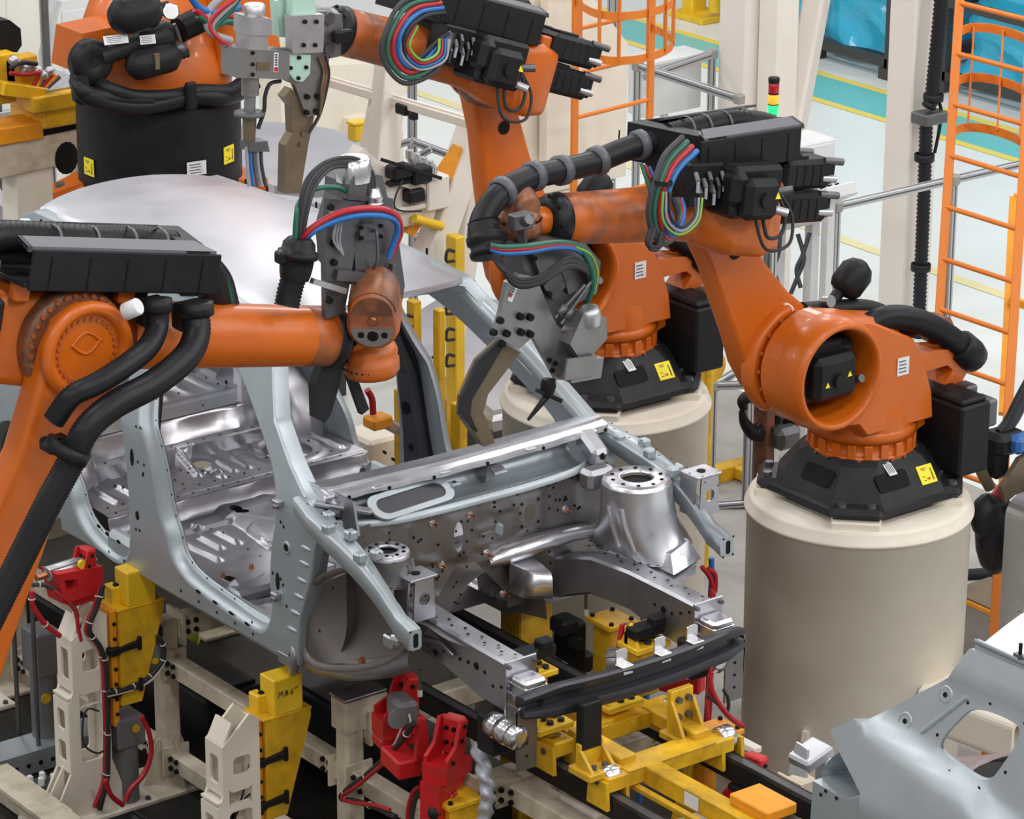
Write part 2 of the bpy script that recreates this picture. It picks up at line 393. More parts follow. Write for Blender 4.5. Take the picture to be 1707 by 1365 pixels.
def side(s):
    P = lambda x, z, d=0.0: V((x, YC+s*(bow(x, z)-d), z))
    mb = MB()
    fo, ro = resamp(offs(front_open, -.045), .02), resamp(offs(rear_open, -.045), .02)
    ou = resamp(outer, .03)
    win = resamp(chaikin([(-3.98, 1.95), (-4.33, 1.95), (-4.16, 2.27), (-3.98, 2.27)], 2), .03)
    lo, lh = sheet(mb, offs(ou, .008), [offs(fo, -.006), offs(ro, -.006), win], lambda x, z: P(x, z), .055)
    for l, rings in ((fo, [(-.006, 0), (.004, .003), (.014, .014), (.03, .045), (.031, .06), (.034, .064), (.052, .066), (.052, .07)]), (ro, [(-.006, 0), (.004, .003), (.014, .014), (.03, .045), (.031, .06), (.034, .064), (.052, .066), (.052, .07)]), (win, [(0, 0), (.006, .012), (.02, .014)]), (ou, [(.008, 0), (.002, .004), (0, .012), (.0, .085)])):
        R = []
        for o_, d in rings: R.append([P(x, z, d) for x, z in offs(l, o_)])
        mb.loft(R, None, False, True)
    # pressed step line on the sill and hole marks
    ax = V((0, s, 0))
    dots = []
    for l, stp in ((offs(fo, .041), 5), (offs(ro, .041), 5)):
        dots += [P(x, z, .0655) for x, z in l[::stp]]
    mb.spots(dots, ax, .006, 'void')
    big = [sx(228, 762), sx(238, 860), sx(478, 913)]
    mb.spots([P(*sx(q, w)) for q, w in ((227, 711), (234, 713), (230, 770), (240, 775), (239, 789), (238, 792), (227, 882), (233, 884), (455, 955), (468, 965), (472, 975), (478, 1010), (468, 870), (473, 878), (300, 985), (330, 1003), (360, 1021), (390, 1039), (420, 1057), (330, 985), (420, 1037), (205, 935), (180, 920))], ax, .008, 'void')
    for q, w, a in ((220, 762, (.016, .045)), (229, 859, (.017, .024)), (463, 969, (.016, .045)), (483, 1094, (.016, .018)), (165, 877, (.02, .01)), (179, 890, (.02, .01)), (198, 903, (.02, .01)), (330, 986, (.022, .009)), (358, 1004, (.022, .009)), (385, 1022, (.022, .009)), (411, 1040, (.022, .009))):
        x, z = sx(q, w); mb.add([P(x+a[0]*math.cos(t), z+a[1]*math.sin(t), -.0015) for t in [2*PI*i/12 for i in range(12)]], [list(range(12))], 'void')
    x, z = sx(478, 913)
    mb.lathe(P(x, z, .004), ax, [(0, .034), (.009, .03), (.009, .019), (.006, .017)], 20, None, False); mb.spots([P(x, z, -.004)], ax, .017, 'void', 14)
    # ribs pressed into the front edge of the hinge pillar
    for q, w in ((512, 915), (509, 940), (505, 968), (500, 995), (494, 1022), (489, 1050)):
        x, z = sx(q, w); mb.ell(P(x-.01, z, .003), (.045, .012, .011), None, 12)
    return wb(mb, 'side_panel', 'galv', car)
near_side = side(-1); far_side = side(1)
near_side['label'] = 'near side panel with two door openings'; far_side['label'] = 'far side panel with two door openings'
for s in (-1, 1):
    mb = MB()
    fo, ro = resamp(offs(front_open, .008), .03), resamp(offs(rear_open, .008), .03)
    def fin(x, z, s=s):
        e = 0.0
        return V((x, YC+s*(bow(x, z)-.073-.05*min(1, max(0, e))), z))
    ou = resamp(offs(outer, .005), .05)
    sheet(mb, ou, [fo, ro, [(-3.98, 1.95), (-4.33, 1.95), (-4.16, 2.27), (-3.98, 2.27)]], fin, .07)
    wb(mb, 'inner_side_panel', 'galv', car)
    # hot stamped B-pillar reinforcement, dark
    mb = MB(); R = []
    for x, z, w in ((-2.63, 1.08, .17), (-2.64, 1.2, .13), (-2.67, 1.4, .10), (-2.73, 1.7, .085), (-2.80, 2.0, .075), (-2.85, 2.3, .075), (-2.86, 2.42, .085)):
        y = bow(x, z)-.076; pr = [(-w, 0), (-w*.72, 0), (-w*.6, .05), (w*.6, .05), (w*.72, 0), (w, 0), (w, -.006), (-w, -.006)]
        R.append([V((x+a, YC+s*(y-b), z)) for a, b in pr])
    mb.loft(R, None, True, False)
    for x, z, r in ((-2.66, 1.32, .02), (-2.70, 1.52, .035), (-2.74, 1.75, .012), (-2.77, 1.9, .028), (-2.80, 2.05, .012), (-2.83, 2.2, .018)):
        mb.spots([V((x, YC+s*(bow(x, z)-.127), z))], (0, -s, 0), r, 'void', 14)
    wb(mb, 'pillar_reinforcement', 'hot_stamped', car)
    # roof side rail and A-pillar inner
    mb = MB()
    path = ([(-1.27, 1.86), (-1.5, 2.06), (-1.72, 2.24)] if s > 0 else []) + [(-1.95, 2.38), (-2.3, 2.42), (-3.2, 2.44), (-4.1, 2.42)]
    R = []
    for x, z in path: R.append([V((x, YC+s*(bow(x, z)-d), z+e)) for d, e in ((.02, .03), (.08, .02), (.10, -.01), (.09, -.055), (.06, -.07), (.03, -.04))])
    mb.loft(R, None, True, True); wb(mb, 'roof_rail', 'galv', car)
# ---------------- roof
mb = MB()
def rooff(x, y):
    t = (x+3.1)/1.15; e = abs(y)/.56
    return V((x, YC+y, 2.53-.045*t*t-.05*e*e*(1-.2*t) - (.02 if e > .97 else 0)))
ro = resamp(chaikin([(-1.92, -.50), (-1.86, -.25), (-1.845, 0), (-1.86, .25), (-1.92, .50), (-2.0, .565), (-3.9, .575), (-4.14, .55), (-4.24, .3), (-4.26, 0), (-4.24, -.3), (-4.14, -.55), (-3.9, -.575), (-2.0, -.565)], 1), .04)
sheet(mb, ro, [], rooff, .06)
mb.loft([[rooff(x, y) for x, y in ro], [rooff(x, y)-V((0, 0, .012)) for x, y in offs(ro, -.006)], [rooff(x, y)-V((0, 0, .03)) for x, y in offs(ro, -.004)]], None, False, True)
wb(mb, 'roof_panel', 'roof_skin', car)
for s in (-1, 1):
    mb = MB(); R = []
    for x in [-1.98-.1*i for i in range(22)]:
        z = rooff(x, .57).z
        R.append([V((x, YC+s*a, z+b)) for a, b in ((.575, -.006), (.60, -.012), (.602, -.02), (.625, -.02), (.63, -.03), (.60, -.05))])
    mb.loft(R, None, False, True, closed_ring=False)
    for x in (-2.35, -2.6, -2.95, -3.3, -3.75, -3.95): mb.cyl((x, YC+s*.612, rooff(x, .57).z-.03), (x, YC+s*.612, rooff(x, .57).z+.028), .006, m='void', n=8)
    wb(mb, 'roof_ditch', 'galv', car)
for x, nm in ((-1.97, 'roof_header'), (-2.75, 'roof_bow'), (-3.45, 'roof_bow'), (-4.12, 'roof_header')):
    mb = MB(); R = []
    for y in [-.56+.08*i for i in range(15)]:
        p = rooff(x, y)-V((0, 0, .035)); R.append([p+V((a, 0, b)) for a, b in ((-.05, 0), (-.035, -.035), (.035, -.035), (.05, 0), (.04, .006), (-.04, .006))])
    mb.loft(R, None, True, False); wb(mb, nm, 'galv', car)
# ---------------- floors with pressed beads
def beadf(beads, base):
    def f(x, y):
        z = base(x, y)
        for (ax, ay, bx, by, w, h) in beads:
            dx, dy = bx-ax, by-ay; L2 = dx*dx+dy*dy or 1e-9; t = max(0, min(1, ((x-ax)*dx+(y-ay)*dy)/L2))
            d = math.hypot(x-ax-t*dx, y-ay-t*dy)
            if d < w: q = 1-d/w; z += h*min(1, 2.2*q*q*(3-2*q)/1.4)
        return V((x, y, z))
    return f
def bd(z, *q, w=.025, h=.0145):
    return [(*at(a, b, Z=z)[:2], *at(c, d, Z=z)[:2], w, h) for a, b, c, d in q]
ZF = 1.05; ZR = 1.155
def tunnel(x, y, z0=ZF): 
    d = abs(y-YC); k = 0.10 if x > -2.6 else 0.10-.08*min(1, (-2.6-x)/.4)
    return z0 + (k*max(0, min(1, (.20-d)/.07)))
fb = bd(ZF, (308, 905, 366, 934), (337, 897, 369, 914), (364, 888, 398, 905), (418, 887, 453, 914), (293, 893, 381, 870), (318, 876, 330, 883), (372, 1010, 455, 1000), (405, 985, 445, 960), (470, 880, 520, 910), (500, 860, 560, 895)) + [(x, y, x+.42, y, .03, .012) for x in (-2.9, -2.35, -1.8) for y in (.35, .48, .62)]
mb = MB(); bf = beadf(fb, tunnel)
fh = [[(at(393, 853, Z=ZF).x+.045*math.cos(a), at(393, 853, Z=ZF).y+.03*math.sin(a)) for a in [i*PI/6 for i in range(12)]], [(at(404, 861, Z=ZF).x+.05*math.cos(a), at(404, 861, Z=ZF).y+.03*math.sin(a)) for a in [i*PI/6 for i in range(12)]],
      [(at(302, 916, Z=ZF).x+.05*math.cos(a), at(302, 916, Z=ZF).y+.032*math.sin(a)) for a in [i*PI/6 for i in range(12)]], [(at(383, 965, Z=ZF).x+.045*math.cos(a), at(383, 965, Z=ZF).y+.03*math.sin(a)) for a in [i*PI/6 for i in range(12)]]]
sheet(mb, [(-3.11, -.76), (-1.15, -.76), (-1.15, .80), (-3.11, .80)], fh, bf, .015)
mb.spots([bf(-2.9+.11*i, y)+V((0, 0, .001)) for i in range(16) for y in (-.7, -.3, .3, .72)], (0, 0, 1), .006, 'void')
for q in ((372, 962), (419, 947)): mb.cyl(at(*q, Z=ZF), at(*q, Z=ZF)+V((0, 0, .022)), .014, .010, 10, m='copper'); 
wb(mb, 'front_floor_panel', 'sheet', car, )
rb = bd(ZR, (329, 751, 391, 785), (366, 752, 415, 779), (294, 750, 331, 793), (432, 725, 451, 736), (399, 722, 416, 731), (345, 790, 368, 790), (310, 752, 340, 742), (388, 755, 432, 753), (350, 781, 372, 795), (520, 725, 570, 745), (530, 712, 590, 730), (410, 742, 425, 748)) + [(-3.55, y, -3.25, y, .028, .012) for y in (-.62, -.5, -.38)]
def ring_bead(x, y):
    c = at(479, 750, Z=ZR); d = math.hypot(x-c.x, y-c.y); z = ZR
    if abs(d-.18) < .035: z += .014*(1-abs(d-.18)/.035)
    c = at(337, 775, Z=ZR); d = math.hypot(x-c.x, y-c.y)
    if d < .08: z += .008*(1-d/.08)
    return z
c1, c2 = at(479, 750, Z=ZR), at(337, 775, Z=ZR)
mb = MB(); rf = beadf(rb, ring_bead)
sheet(mb, [(-3.80, -.74), (-3.10, -.76), (-3.10, .80), (-3.80, .78)], [circ((c1.x, c1.y), .13, 24), circ((c2.x, c2.y), .05, 16)], rf, .0145)
mb.loft([[rf(*p) for p in circ((c1.x, c1.y), .13, 24)], [rf(*p)-V((0, 0, .05)) for p in circ((c1.x, c1.y), .12, 24)]], None, False)
mb.spots([rf(x, y)+V((0, 0, .001)) for x in (-3.14, -3.22) for y in [-.7+.09*i for i in range(16)]], (0, 0, 1), .007, 'void')
mb.spots([rf(random.uniform(-3.75, -3.2), random.uniform(-.6, .7))+V((0, 0, .001)) for i in range(26)], (0, 0, 1), .008, 'void')
wb(mb, 'rear_seat_floor_panel', 'sheet', car)
mb = MB()  # heel riser with rounded nose and dished panels
def riser(x0, z0, z1, y0, y1, lean=.02):
    R = []
    for y in [y0+(y1-y0)*i/30 for i in range(31)]:
        k = .012 if (abs(y-YC) % .36) > .06 else 0
        R.append([V((x, y, z)) for x, z in ((x0+.012, z0), (x0-k, z0+.015), (x0-k-lean*.5, (z0+z1)/2), (x0-lean-k, z1-.02), (x0-lean-.012, z1-.004), (x0-lean-.05, z1+.002))])
    return R
mb.loft(riser(-3.09, ZF, ZR, -.76, .8), None, False, True, closed_ring=False); wb(mb, 'heel_riser', 'sheet', car)
mb = MB()   # cross member in front of the boot floor
mb.loft(riser(-3.78, ZR, 1.28, -.74, .78, .04), None, False, True, closed_ring=False)
for y0, y1 in ((.0, .52), (-.62, -.1)):
    mb.prism(rrect(y0, ZR+.02, y1, 1.265, .012), (-3.79, 0, 0), (0, 1, 0), (0.2, 0, 1), .018)
mb.spots([V((-3.74, -.6+.1*i, ZR+.012)) for i in range(14)], (0, 0, 1), .007, 'void')
mb.bar((-3.74, -.74, ZR+.006), (-3.74, .78, ZR+.006), .08, .012)
wb(mb, 'rear_cross_member', 'sheet_bright', car)
mb = MB()
bb = [(-4.1, y, -4.5, y, .03, .014) for y in (-.5, -.36, -.22, -.08, .06, .2, .34, .48, .62)] + [(-4.02, .0, -4.02, .6, .02, .01), (-4.35, .1, -4.35, .35, .03, .012), (-4.25, .1, -4.25, .35, .03, .012)]
sheet(mb, [(-4.62, -.62), (-3.83, -.70), (-3.83, .74), (-4.62, .66)], [], beadf(bb, lambda x, y: 1.285), .022)
mb.spots([V((-3.9-.12*i, y, 1.287)) for i in range(6) for y in (-.3, .0, .3, .55)], (0, 0, 1), .008, 'void')
wb(mb, 'boot_floor_panel', 'sheet', car)
for s in (-1, 1):   # rear wheelhouses, domed
    mb = MB(); R = []
    for i in range(13):
        a = PI*i/12; cx, cz = -3.92, 1.06
        R.append([V((cx+(.44+e)*math.cos(a), YC+s*d, cz+(.44+e)*math.sin(a))) for d, e in ((.80, .0), (.66, .0), (.60, -.02), (.565, -.06), (.555, -.13), (.55, -.44))])
    mb.loft(R, None, False, True, closed_ring=False)
    mb.spots([V((-3.92+.47*math.cos(a), YC+s*.548, 1.06)) for a in ()], (0, 1, 0), .01, 'void')
    mb.bolts([V((-3.92+.30*math.cos(a), YC+s*.556, 1.06+.30*math.sin(a))) for a in (.5, 1.0, 1.6, 2.2)], (0, -s, 0), .012, .004, 'void')
    wb(mb, 'rear_wheelhouse', 'sheet', car)
    mb = MB(); mb.bar((-3.62, YC+s*.62, 1.2), (-3.95, YC+s*.70, 1.9), .10, .05, ch=.012); mb.bar((-3.95, YC+s*.70, 1.9), (-4.15, YC+s*.56, 2.4), .12, .05, ch=.012)
    wb(mb, 'rear_pillar_brace', 'galv', car)
mb = MB(); mb.box((-4.63, YC, 1.22), (.05, 1.3, .34), .015); mb.box((-4.60, YC, 1.41), (.12, 1.34, .05), .015); wb(mb, 'rear_end_panel', 'sheet', car)
mb = MB()  # seat mounting bracket and small tabs on the floor
p = at(405, 625, Z=1.45); mb.box(p, (.10, .07, .12), .012); mb.cyl(p+V((.05, 0, .02)), p+V((.056, 0, .02)), .02, m='void'); mb.box(p+V((0, 0, -.10)), (.05, .05, .1), .006)
wb(mb, 'seat_bracket', 'sheet_bright', car)
mb = MB(); p = at(386, 980, Z=1.09); mb.prism([(-.05, -.03), (.05, -.03), (.03, .05), (0, .03), (-.03, .055)], p, (0.5, 0.8, 0), (0, -.3, 1), .012); mb.box(p-V((0, 0, .03)), (.14, .07, .01)); wb(mb, 'floor_tab', 'sheet_bright', car)
mb = MB(); a, b = at(398, 995, Z=1.07), at(470, 965, Z=1.07); a.x = b.x = (a.x+b.x)/2; a.y = -.72; b.y = .76
mb.bar(a, b, .13, .07, ch=.02); mb.bar(a-V((0, 0, .03)), b-V((0, 0, .03)), .2, .012); wb(mb, 'seat_cross_member', 'sheet', car)
for s in (-1, 1): mb = MB(); mb.box((-2.28, YC+s*.775, 1.03), (1.62, .09, .17), .03); wb(mb, 'inner_sill', 'galv', car)
# ---------------- cowl, plenum, firewall
cowl = [at(*q, Z=1.885) for q in ((524, 806), (545, 812), (600, 800), (675, 783), (750, 765), (850, 738), (930, 716), (985, 700), (1003, 694))]
cowl = crom(cowl, 4)
mb = MB(); R = []; n = len(cowl)
for i, p in enumerate(cowl):
    e = abs(2*i/(n-1)-1); st = .004*(1 if (i//2) % 2 else -1)
    drop = 0.0
    R.append([p+V((dx, 0, dz)) for dx, dz in ((-.16, -.045), (-.09, -.004), (-.03, 0), (.0, .0), (.004, -.012), (.05+st, -.022), (.054+st, -.034), (.058+st, -.05), (.05, -.052), (-.10, -.05))])
mb.loft(R, None, True, False); 
for i in range(2, n-2, 4): mb.spots([cowl[i]+V((.06, 0, -.043))], (1, 0, 0.2), .010, 'void')
for i in range(3, n-2, 6): mb.box(cowl[i]+V((.055, 0, -.03)), (.03, .05, .012), .004)
wb(mb, 'cowl_panel', 'sheet_bright', car)
lip = crom([V((-1.24, -.80, 1.755)), V((-1.12, -.70, 1.755)), V((-1.03, -.51, 1.757)), V((-1.0, -.26, 1.76)), V((-.995, .0, 1.76)), V((-1.0, .24, 1.757)), V((-1.03, .50, 1.753)), V((-1.10, .66, 1.75))], 5)
mb = MB(); R = []
for i, p in enumerate(lip):
    q = min(cowl, key=lambda c: abs(c.y-p.y)); bx = q.x-.06
    R.append([V((bx, p.y, 1.83)), V((bx+.01, p.y, 1.755)), V((bx+.05, p.y, 1.715)), V((p.x-.06, p.y, p.z-.045)), V((p.x-.025, p.y, p.z-.012)), V((p.x-.012, p.y, p.z+.002)), V((p.x, p.y, p.z-.004)), V((p.x+.004, p.y, p.z-.03))])
mb.loft(R, None, False, True, closed_ring=False)
wb(mb, 'plenum_tray', 'galv', car)
mb = MB()   # oblong opening frame in the plenum and its dark interior
o = at(685, 831, Z=1.79); U_ = (at(744, 812, Z=1.79)-at(626, 850, Z=1.79)).normalized(); W_ = V((U_.y, -U_.x, -.55)).normalized(); N_ = U_.cross(W_)
mb.prism(rrect(-.235, -.075, .235, .075, .065, 6), o, U_, W_, .012, [rrect(-.195, -.046, .195, .046, .045, 6)]); mb.prism(rrect(-.195, -.046, .195, .046, .045, 6), o-V((0, 0, .003)), U_, W_, .006, m='hot_stamped')
for k in (-.26, .26): mb.box(o+U_*k+V((0, 0, .006)), (.05, .05, .012), .004); mb.spots([o+U_*k+V((0, 0, .013))], (0, 0, 1), .010, 'void')
wb(mb, 'plenum_opening', 'galv', car)
mb = MB()  # wiper bracket standing across the plenum
p = at(805, 775, Z=1.80)
mb.prism([(-.09, -.06), (.05, -.06), (.07, .02), (-.02, .045), (-.10, .03)], p, (1, 0, 0), (0, 0, 1), .05, m='sheet_dark'); mb.bar(p+V((-.06, .03, .06)), p+V((.10, .03, -.02)), .07, .008); mb.spots([p+V((.0, .03, .035))], (.4, 0, 1), .012, 'void')
wb(mb, 'wiper_bracket', 'sheet', car)
mb = MB()  # end box of the plenum (near side)
mb.prism([(-.12, -.08), (.10, -.08), (.06, .07), (-.10, .07)], (-1.12, -.715, 1.80), (1, 0, 0), (0, 0, 1), .012); mb.lathe((-1.22, -.70, 1.80), (.6, .3, .7), [(0, .07), (.04, .055), (.05, .03), (.03, .012)], 16); mb.bar((-1.24, -.80, 1.83), (-1.06, -.62, 1.80), .05, .02, ch=.005)
wb(mb, 'plenum_end', 'sheet', car); mb = MB(); mb.bar((-1.20, .70, 1.83), (-1.02, .66, 1.77), .09, .10, ch=.02); mb.spots([V((-1.01, .66, 1.79))], (1, 0, .1), .018, 'void'); mb.box((-1.0, .62, 1.70), (.10, .16, .10), .02)
wb(mb, 'plenum_end', 'sheet', car)
XW = -1.06
def fwp(px, py): p = at(px, py, X=XW); return (p.y, p.z)
fwo = [(-.76, 1.735), (-.50, 1.745), (0, 1.745), (.5, 1.735), (.74, 1.73), (.78, 1.3), (.70, 1.12), (.42, 1.08), (.20, 1.10), fwp(840, 985), fwp(790, 935), fwp(760, 940), fwp(735, 985), fwp(690, 1030), (-.45, 1.10), (-.76, 1.10)]
def oval(px, py, a, b, n=16): c = fwp(px, py); return [(c[0]+a*math.cos(2*PI*i/n), c[1]+b*math.sin(2*PI*i/n)) for i in range(n)]
holes = [oval(760, 893, .025, .075), oval(830, 882, .024, .042), oval(880, 853, .037, .042)]
fbd = []
def fbead(*q, w=.022, h=.012): fbd.append((*fwp(q[0], q[1]), *fwp(q[2], q[3]), w, h))
for q in ((797, 884, 818, 876), (797, 909, 816, 902), (797, 934, 820, 924), (694, 967, 725, 954), (700, 1002, 728, 993), (645, 885, 645, 915), (680, 875, 680, 915), (820, 850, 850, 840), (960, 803, 985, 796), (700, 935, 730, 935)): fbead(*q)
for r_, q in ((.036, (760, 893)),): pass
def fwf(y, z):
    h = 0
    for (ay, az, by, bz, w, hh) in fbd:
        dy, dz = by-ay, bz-az; L2 = dy*dy+dz*dz or 1e-9; t = max(0, min(1, ((y-ay)*dy+(z-az)*dz)/L2)); d = math.hypot(y-ay-t*dy, z-az-t*dz)
        if d < w: h = max(h, hh*min(1, 1.6*(1-d/w)))
    for px, py, a, b in ((760, 893, .05, .10), (882, 853, .07, .075)):
        c = fwp(px, py); e = max(abs(y-c[0])/a, abs(z-c[1])/b)
        if e < 1.25: h = max(h, .014*min(1, (1.25-e)*4))
    k = max(0, (1.32-z)/.25)
    return V((XW+h-.10*k*k+.03*math.cos(6*(y-YC))*.4, y, z))
mb = MB(); sheet(mb, fwo, holes, fwf, .02)
mb.spots([fwf(random.uniform(-.55, .6), random.uniform(1.22, 1.7))+V((.001, 0, 0)) for i in range(90)], (1, 0, 0), .007, 'void')
for q in ((720, 872), (780, 856), (735, 941), (840, 931), (808, 921), (945, 850), (840, 990), (714, 1007)):
    c = fwp(*q); p = fwf(*c); mb.lathe(p, (1, 0, 0), [(0, .02), (.006, .016)], 12, 'sheet_bright'); mb.cyl(p, p+V((.05, 0, .0)), .006, m='copper', n=8)
for dy in (-.05, .05):
    for dz in (-.055, .055):
        c = fwp(880, 853); p = fwf(c[0]+dy, c[1]+dz); mb.spots([p+V((.002, 0, 0))], (1, 0, 0), .008, 'void')
wb(mb, 'firewall', 'sheet_dark', car)
mb = MB()   # tunnel mouth and stiffening beam under the firewall
R = []
for i in range(13):
    a = PI*i/12; R.append([V((x, YC+.05+(.26+dr)*math.cos(a), 1.02+(.30+dr*.8)*math.sin(a))) for x, dr in ((-1.5, -.02), (-1.2, .0), (-1.06, .05))])
mb.loft(R, None, False, True, closed_ring=False); wb(mb, 'tunnel', 'liner_dark', car)
mb = MB(); R = []
for y, z, r in ((.02, 1.40, .03), (.08, 1.42, .06), (.20, 1.425, .065), (.34, 1.43, .06), (.50, 1.43, .05), (.62, 1.42, .05)):
    R.append([V((XW+.005+max(0, math.cos(a))*r*1.15, y, z+math.sin(a)*r*.8)) for a in [2*PI*i/12 for i in range(12)]])
mb.loft(R, None, True, True); wb(mb, 'dash_cross_member', 'sheet_bright', car)
mb = MB(); p = at(890, 965, X=-.90)
mb.loft([[p+V((x, y, z)) for x, y, z in ((-.12, -.05, .05), (-.12, .09, .05), (-.12, .09, -.09), (-.12, -.05, -.09))], [p+V((x, y, z)) for x, y, z in ((.02, -.055, .06), (.05, .06, .035), (.05, .07, -.10), (.02, -.075, -.07))], [p+V((x, y, z)) for x, y, z in ((.06, -.03, .04), (.08, .045, .02), (.08, .05, -.07), (.06, -.05, -.05))]], None, True, False)
wb(mb, 'mount_cover', 'sheet_bright', car, auto=1.2)
# ---------------- strut towers, wheelhouses, rails
for s in (-1, 1):
    T = V((-.80, YC+s*.675, 1.745)) if s > 0 else V((-.86, YC-.70, 1.70)); kr = 1.0 if s > 0 else .66
    mb = MB(); prof = [(.035, .12), (.062, .125), (.066, .13), (.065, .155), (.0, .16)]
    mb.lathe(T-V((0, 0, .012)), (0, 0, 1), [(0, .075*kr), (.012, .075*kr), (.014, .085*kr), (.010, .10*kr), (.012, .145*kr), (.002, .158*kr), (-.02, .165*kr)], 32, None, False)
    mb.bolts([T+V((.118*kr*math.cos(a), .118*kr*math.sin(a), .0)) for a in [i*PI/5 for i in range(10)]], (0, 0, 1), .010, .003, 'void')
    mb.lathe(T-V((0, 0, .02)), (0, 0, 1), [(0, .075*kr), (-.12, .06*kr)], 24, 'void', True)
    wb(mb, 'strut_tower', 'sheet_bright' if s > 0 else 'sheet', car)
    mb = MB(); R = []     # wheelhouse: swept from the tower rim down to the rail and out to the wing
    Bc = crom([V((-1.06, YC+s*.60, 1.36)), V((-.95, YC+s*.575, 1.38)), V((-.75, YC+s*.57, 1.385)), V((-.62, YC+s*.58, 1.385)), V((-.54, YC+s*.64, 1.39)), V((-.52, YC+s*.72, 1.40)), V((-.54, YC+s*.79, 1.42)), V((-.60, YC+s*.85, 1.45))] if s > 0 else [V((-1.04, YC-.62, 1.52)), V((-.94, YC-.60, 1.53)), V((-.84, YC-.60, 1.53)), V((-.76, YC-.64, 1.54)), V((-.75, YC-.72, 1.55)), V((-.78, YC-.80, 1.56))], 5)
    for i, q in enumerate(Bc):
        t = i/(len(Bc)-1); a = math.radians(-160+235*t); A_ = T+V((.166*kr*math.cos(a), s*.166*kr*math.sin(a), -.022)); row = []
        for j in range(13):
            k = j/12; h = k**2.1; row.append(V((A_.x+(q.x-A_.x)*h, A_.y+(q.y-A_.y)*h, A_.z+(q.z-A_.z)*k)))
        R.append(row)
    mb.loft(R, None, False, True, closed_ring=False)
    for t in (.30, .42): i = int(t*(len(R)-1)); mb.tube([R[i][3], R[i][6]+V((.004, -s*.004, 0)), R[i][10]], .014, 8, 5)
    mb.spots([R[i][12]+V((.0, 0, .006)) for i in range(2, len(R)-2, 2)], (0, 0, 1), .008, 'void')
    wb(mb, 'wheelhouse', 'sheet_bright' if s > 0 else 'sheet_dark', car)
    mb = MB()   # apron shelf between wheelhouse foot and front
    Yi, Yo = YC+s*.56, YC+s*(.84 if s > 0 else .64)
    sheet(mb, [(-1.0, Yi), (-.42, Yi), (-.40, (Yi+Yo)/2), (-.55, Yo), (-1.0, Yo)], [], lambda x, y: V((x, y, 1.36+.05*min(1, abs(y-Yi)/.2)+.02*math.sin(x*17)*min(1, abs(y-Yi)*6))), .04)
    if s > 0: mb.loft([[V((-.72, YC+s*.62, 1.38)), V((-.72, YC+s*.82, 1.40)), V((-.50, YC+s*.82, 1.40)), V((-.46, YC+s*.62, 1.38))], [V((-.70, YC+s*.66, 1.45)), V((-.70, YC+s*.80, 1.48)), V((-.56, YC+s*.79, 1.48)), V((-.53, YC+s*.66, 1.45))]], 'sheet_bright', True, False)
    mb.spots([V((-.95+.07*i, Yi+s*.012, 1.376)) for i in range(8)], (0, 0, 1), .008, 'void')
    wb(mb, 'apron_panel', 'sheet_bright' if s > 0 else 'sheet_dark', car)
    # upper fender rail
    mb = MB(); R = []
    pth = [(-1.34, .83, 1.80, .11, .08), (-1.18, .86, 1.775, .13, .09), (-1.0, .875, 1.745, .13, .10), (-.82, .885, 1.70, .11, .10), (-.68, .885, 1.63, .08, .10), (-.57, .885, 1.56, .07, .10), (-.50, .885, 1.515, .075, .105), (-.40, .885, 1.49, .08, .11)]
    for x, y, z, w, h in pth:
        y = YC+s*y; z += .035; w *= .78 if s < 0 else .95; h *= .85; R.append([V((x, y-s*w*.5, z)), V((x, y+s*w*.4, z)), V((x, y+s*w*.5, z-.012)), V((x, y+s*w*.5, z-h)), V((x, y+s*w*.5-s*.01, z-h-.008)), V((x, y-s*w*.45, z-h)), V((x, y-s*w*.5, z-.01))])
    R2 = []
    for a, b in zip(R, R[1:]):
        R2 += [a, [p.lerp(q, .5)+V((0, 0, .004)) for p, q in zip(a, b)]]
    mb.loft(R2+[R[-1]], None, True, True)
    x, y, z, w, h = pth[-1]; y = YC+s*y; z += .035; w *= .78 if s < 0 else .95; h *= .85
    mb.prism(rrect(-w/2, -h/2, w/2, h/2, .008), (x+.004, y, z-h/2), (0, 1, 0), (0, 0, 1), .01); mb.prism(rrect(-.012, -.035, .012, .03, .01), (x+.010, y, z-h/2), (0, 1, 0), (0, 0, 1), .003, m='void')
    mb.spots([V((x+.01, y+a, z-h/2+b)) for a in (-.03, .03) for b in (-.045, .045)], (1, 0, 0), .006, 'void')
    for i, (xx, yy, dz) in enumerate(((-1.25, .80, 0), (-1.12, .83, .0), (-1.02, .90, 0), (-.92, .85, 0), (-.78, .90, -.035), (-.74, .84, -.02))):
        mb.box((xx, YC+s*yy, 1.815+dz-.09*(xx+1.25)), (.05, .05, .045), .008)
    for i in range(16):
        xx = -1.28+.055*i; mb.spots([V((xx, YC+s*(.84+.03*(i % 2)), 1.838-.10*(xx+1.28)+.006))], (.1, 0, 1), .006, 'void')
    wb(mb, 'fender_rail', 'galv', car)
    # headlamp bracket standing on the rail
    mb = MB(); b = at(1168, 812, Y=YC+.93) if s > 0 else V((-.755, YC-.62, 1.52))
    mb.box(b+V((0, 0, .075)), (.13, .15, .012), .003); mb.prism([(-.06, -.12), (.06, -.12), (.05, .07), (-.05, .07)], b+V((.06, 0, 0)), (0, 1, 0), (0, 0, 1), .010, [circ((0, -.02), .03, 10)]); mb.prism([(-.06, -.12), (.03, -.12), (.05, .07), (-.06, .07)], b+V((0, -.07, 0)), (1, 0, 0), (0, 0, 1), .010); mb.spots([b+V((0, 0, .083))], (0, 0, 1), .022, 'void', 12)
    wb(mb, 'lamp_bracket', 'sheet', car)
    # lower front rail
    mb = MB(); R = []
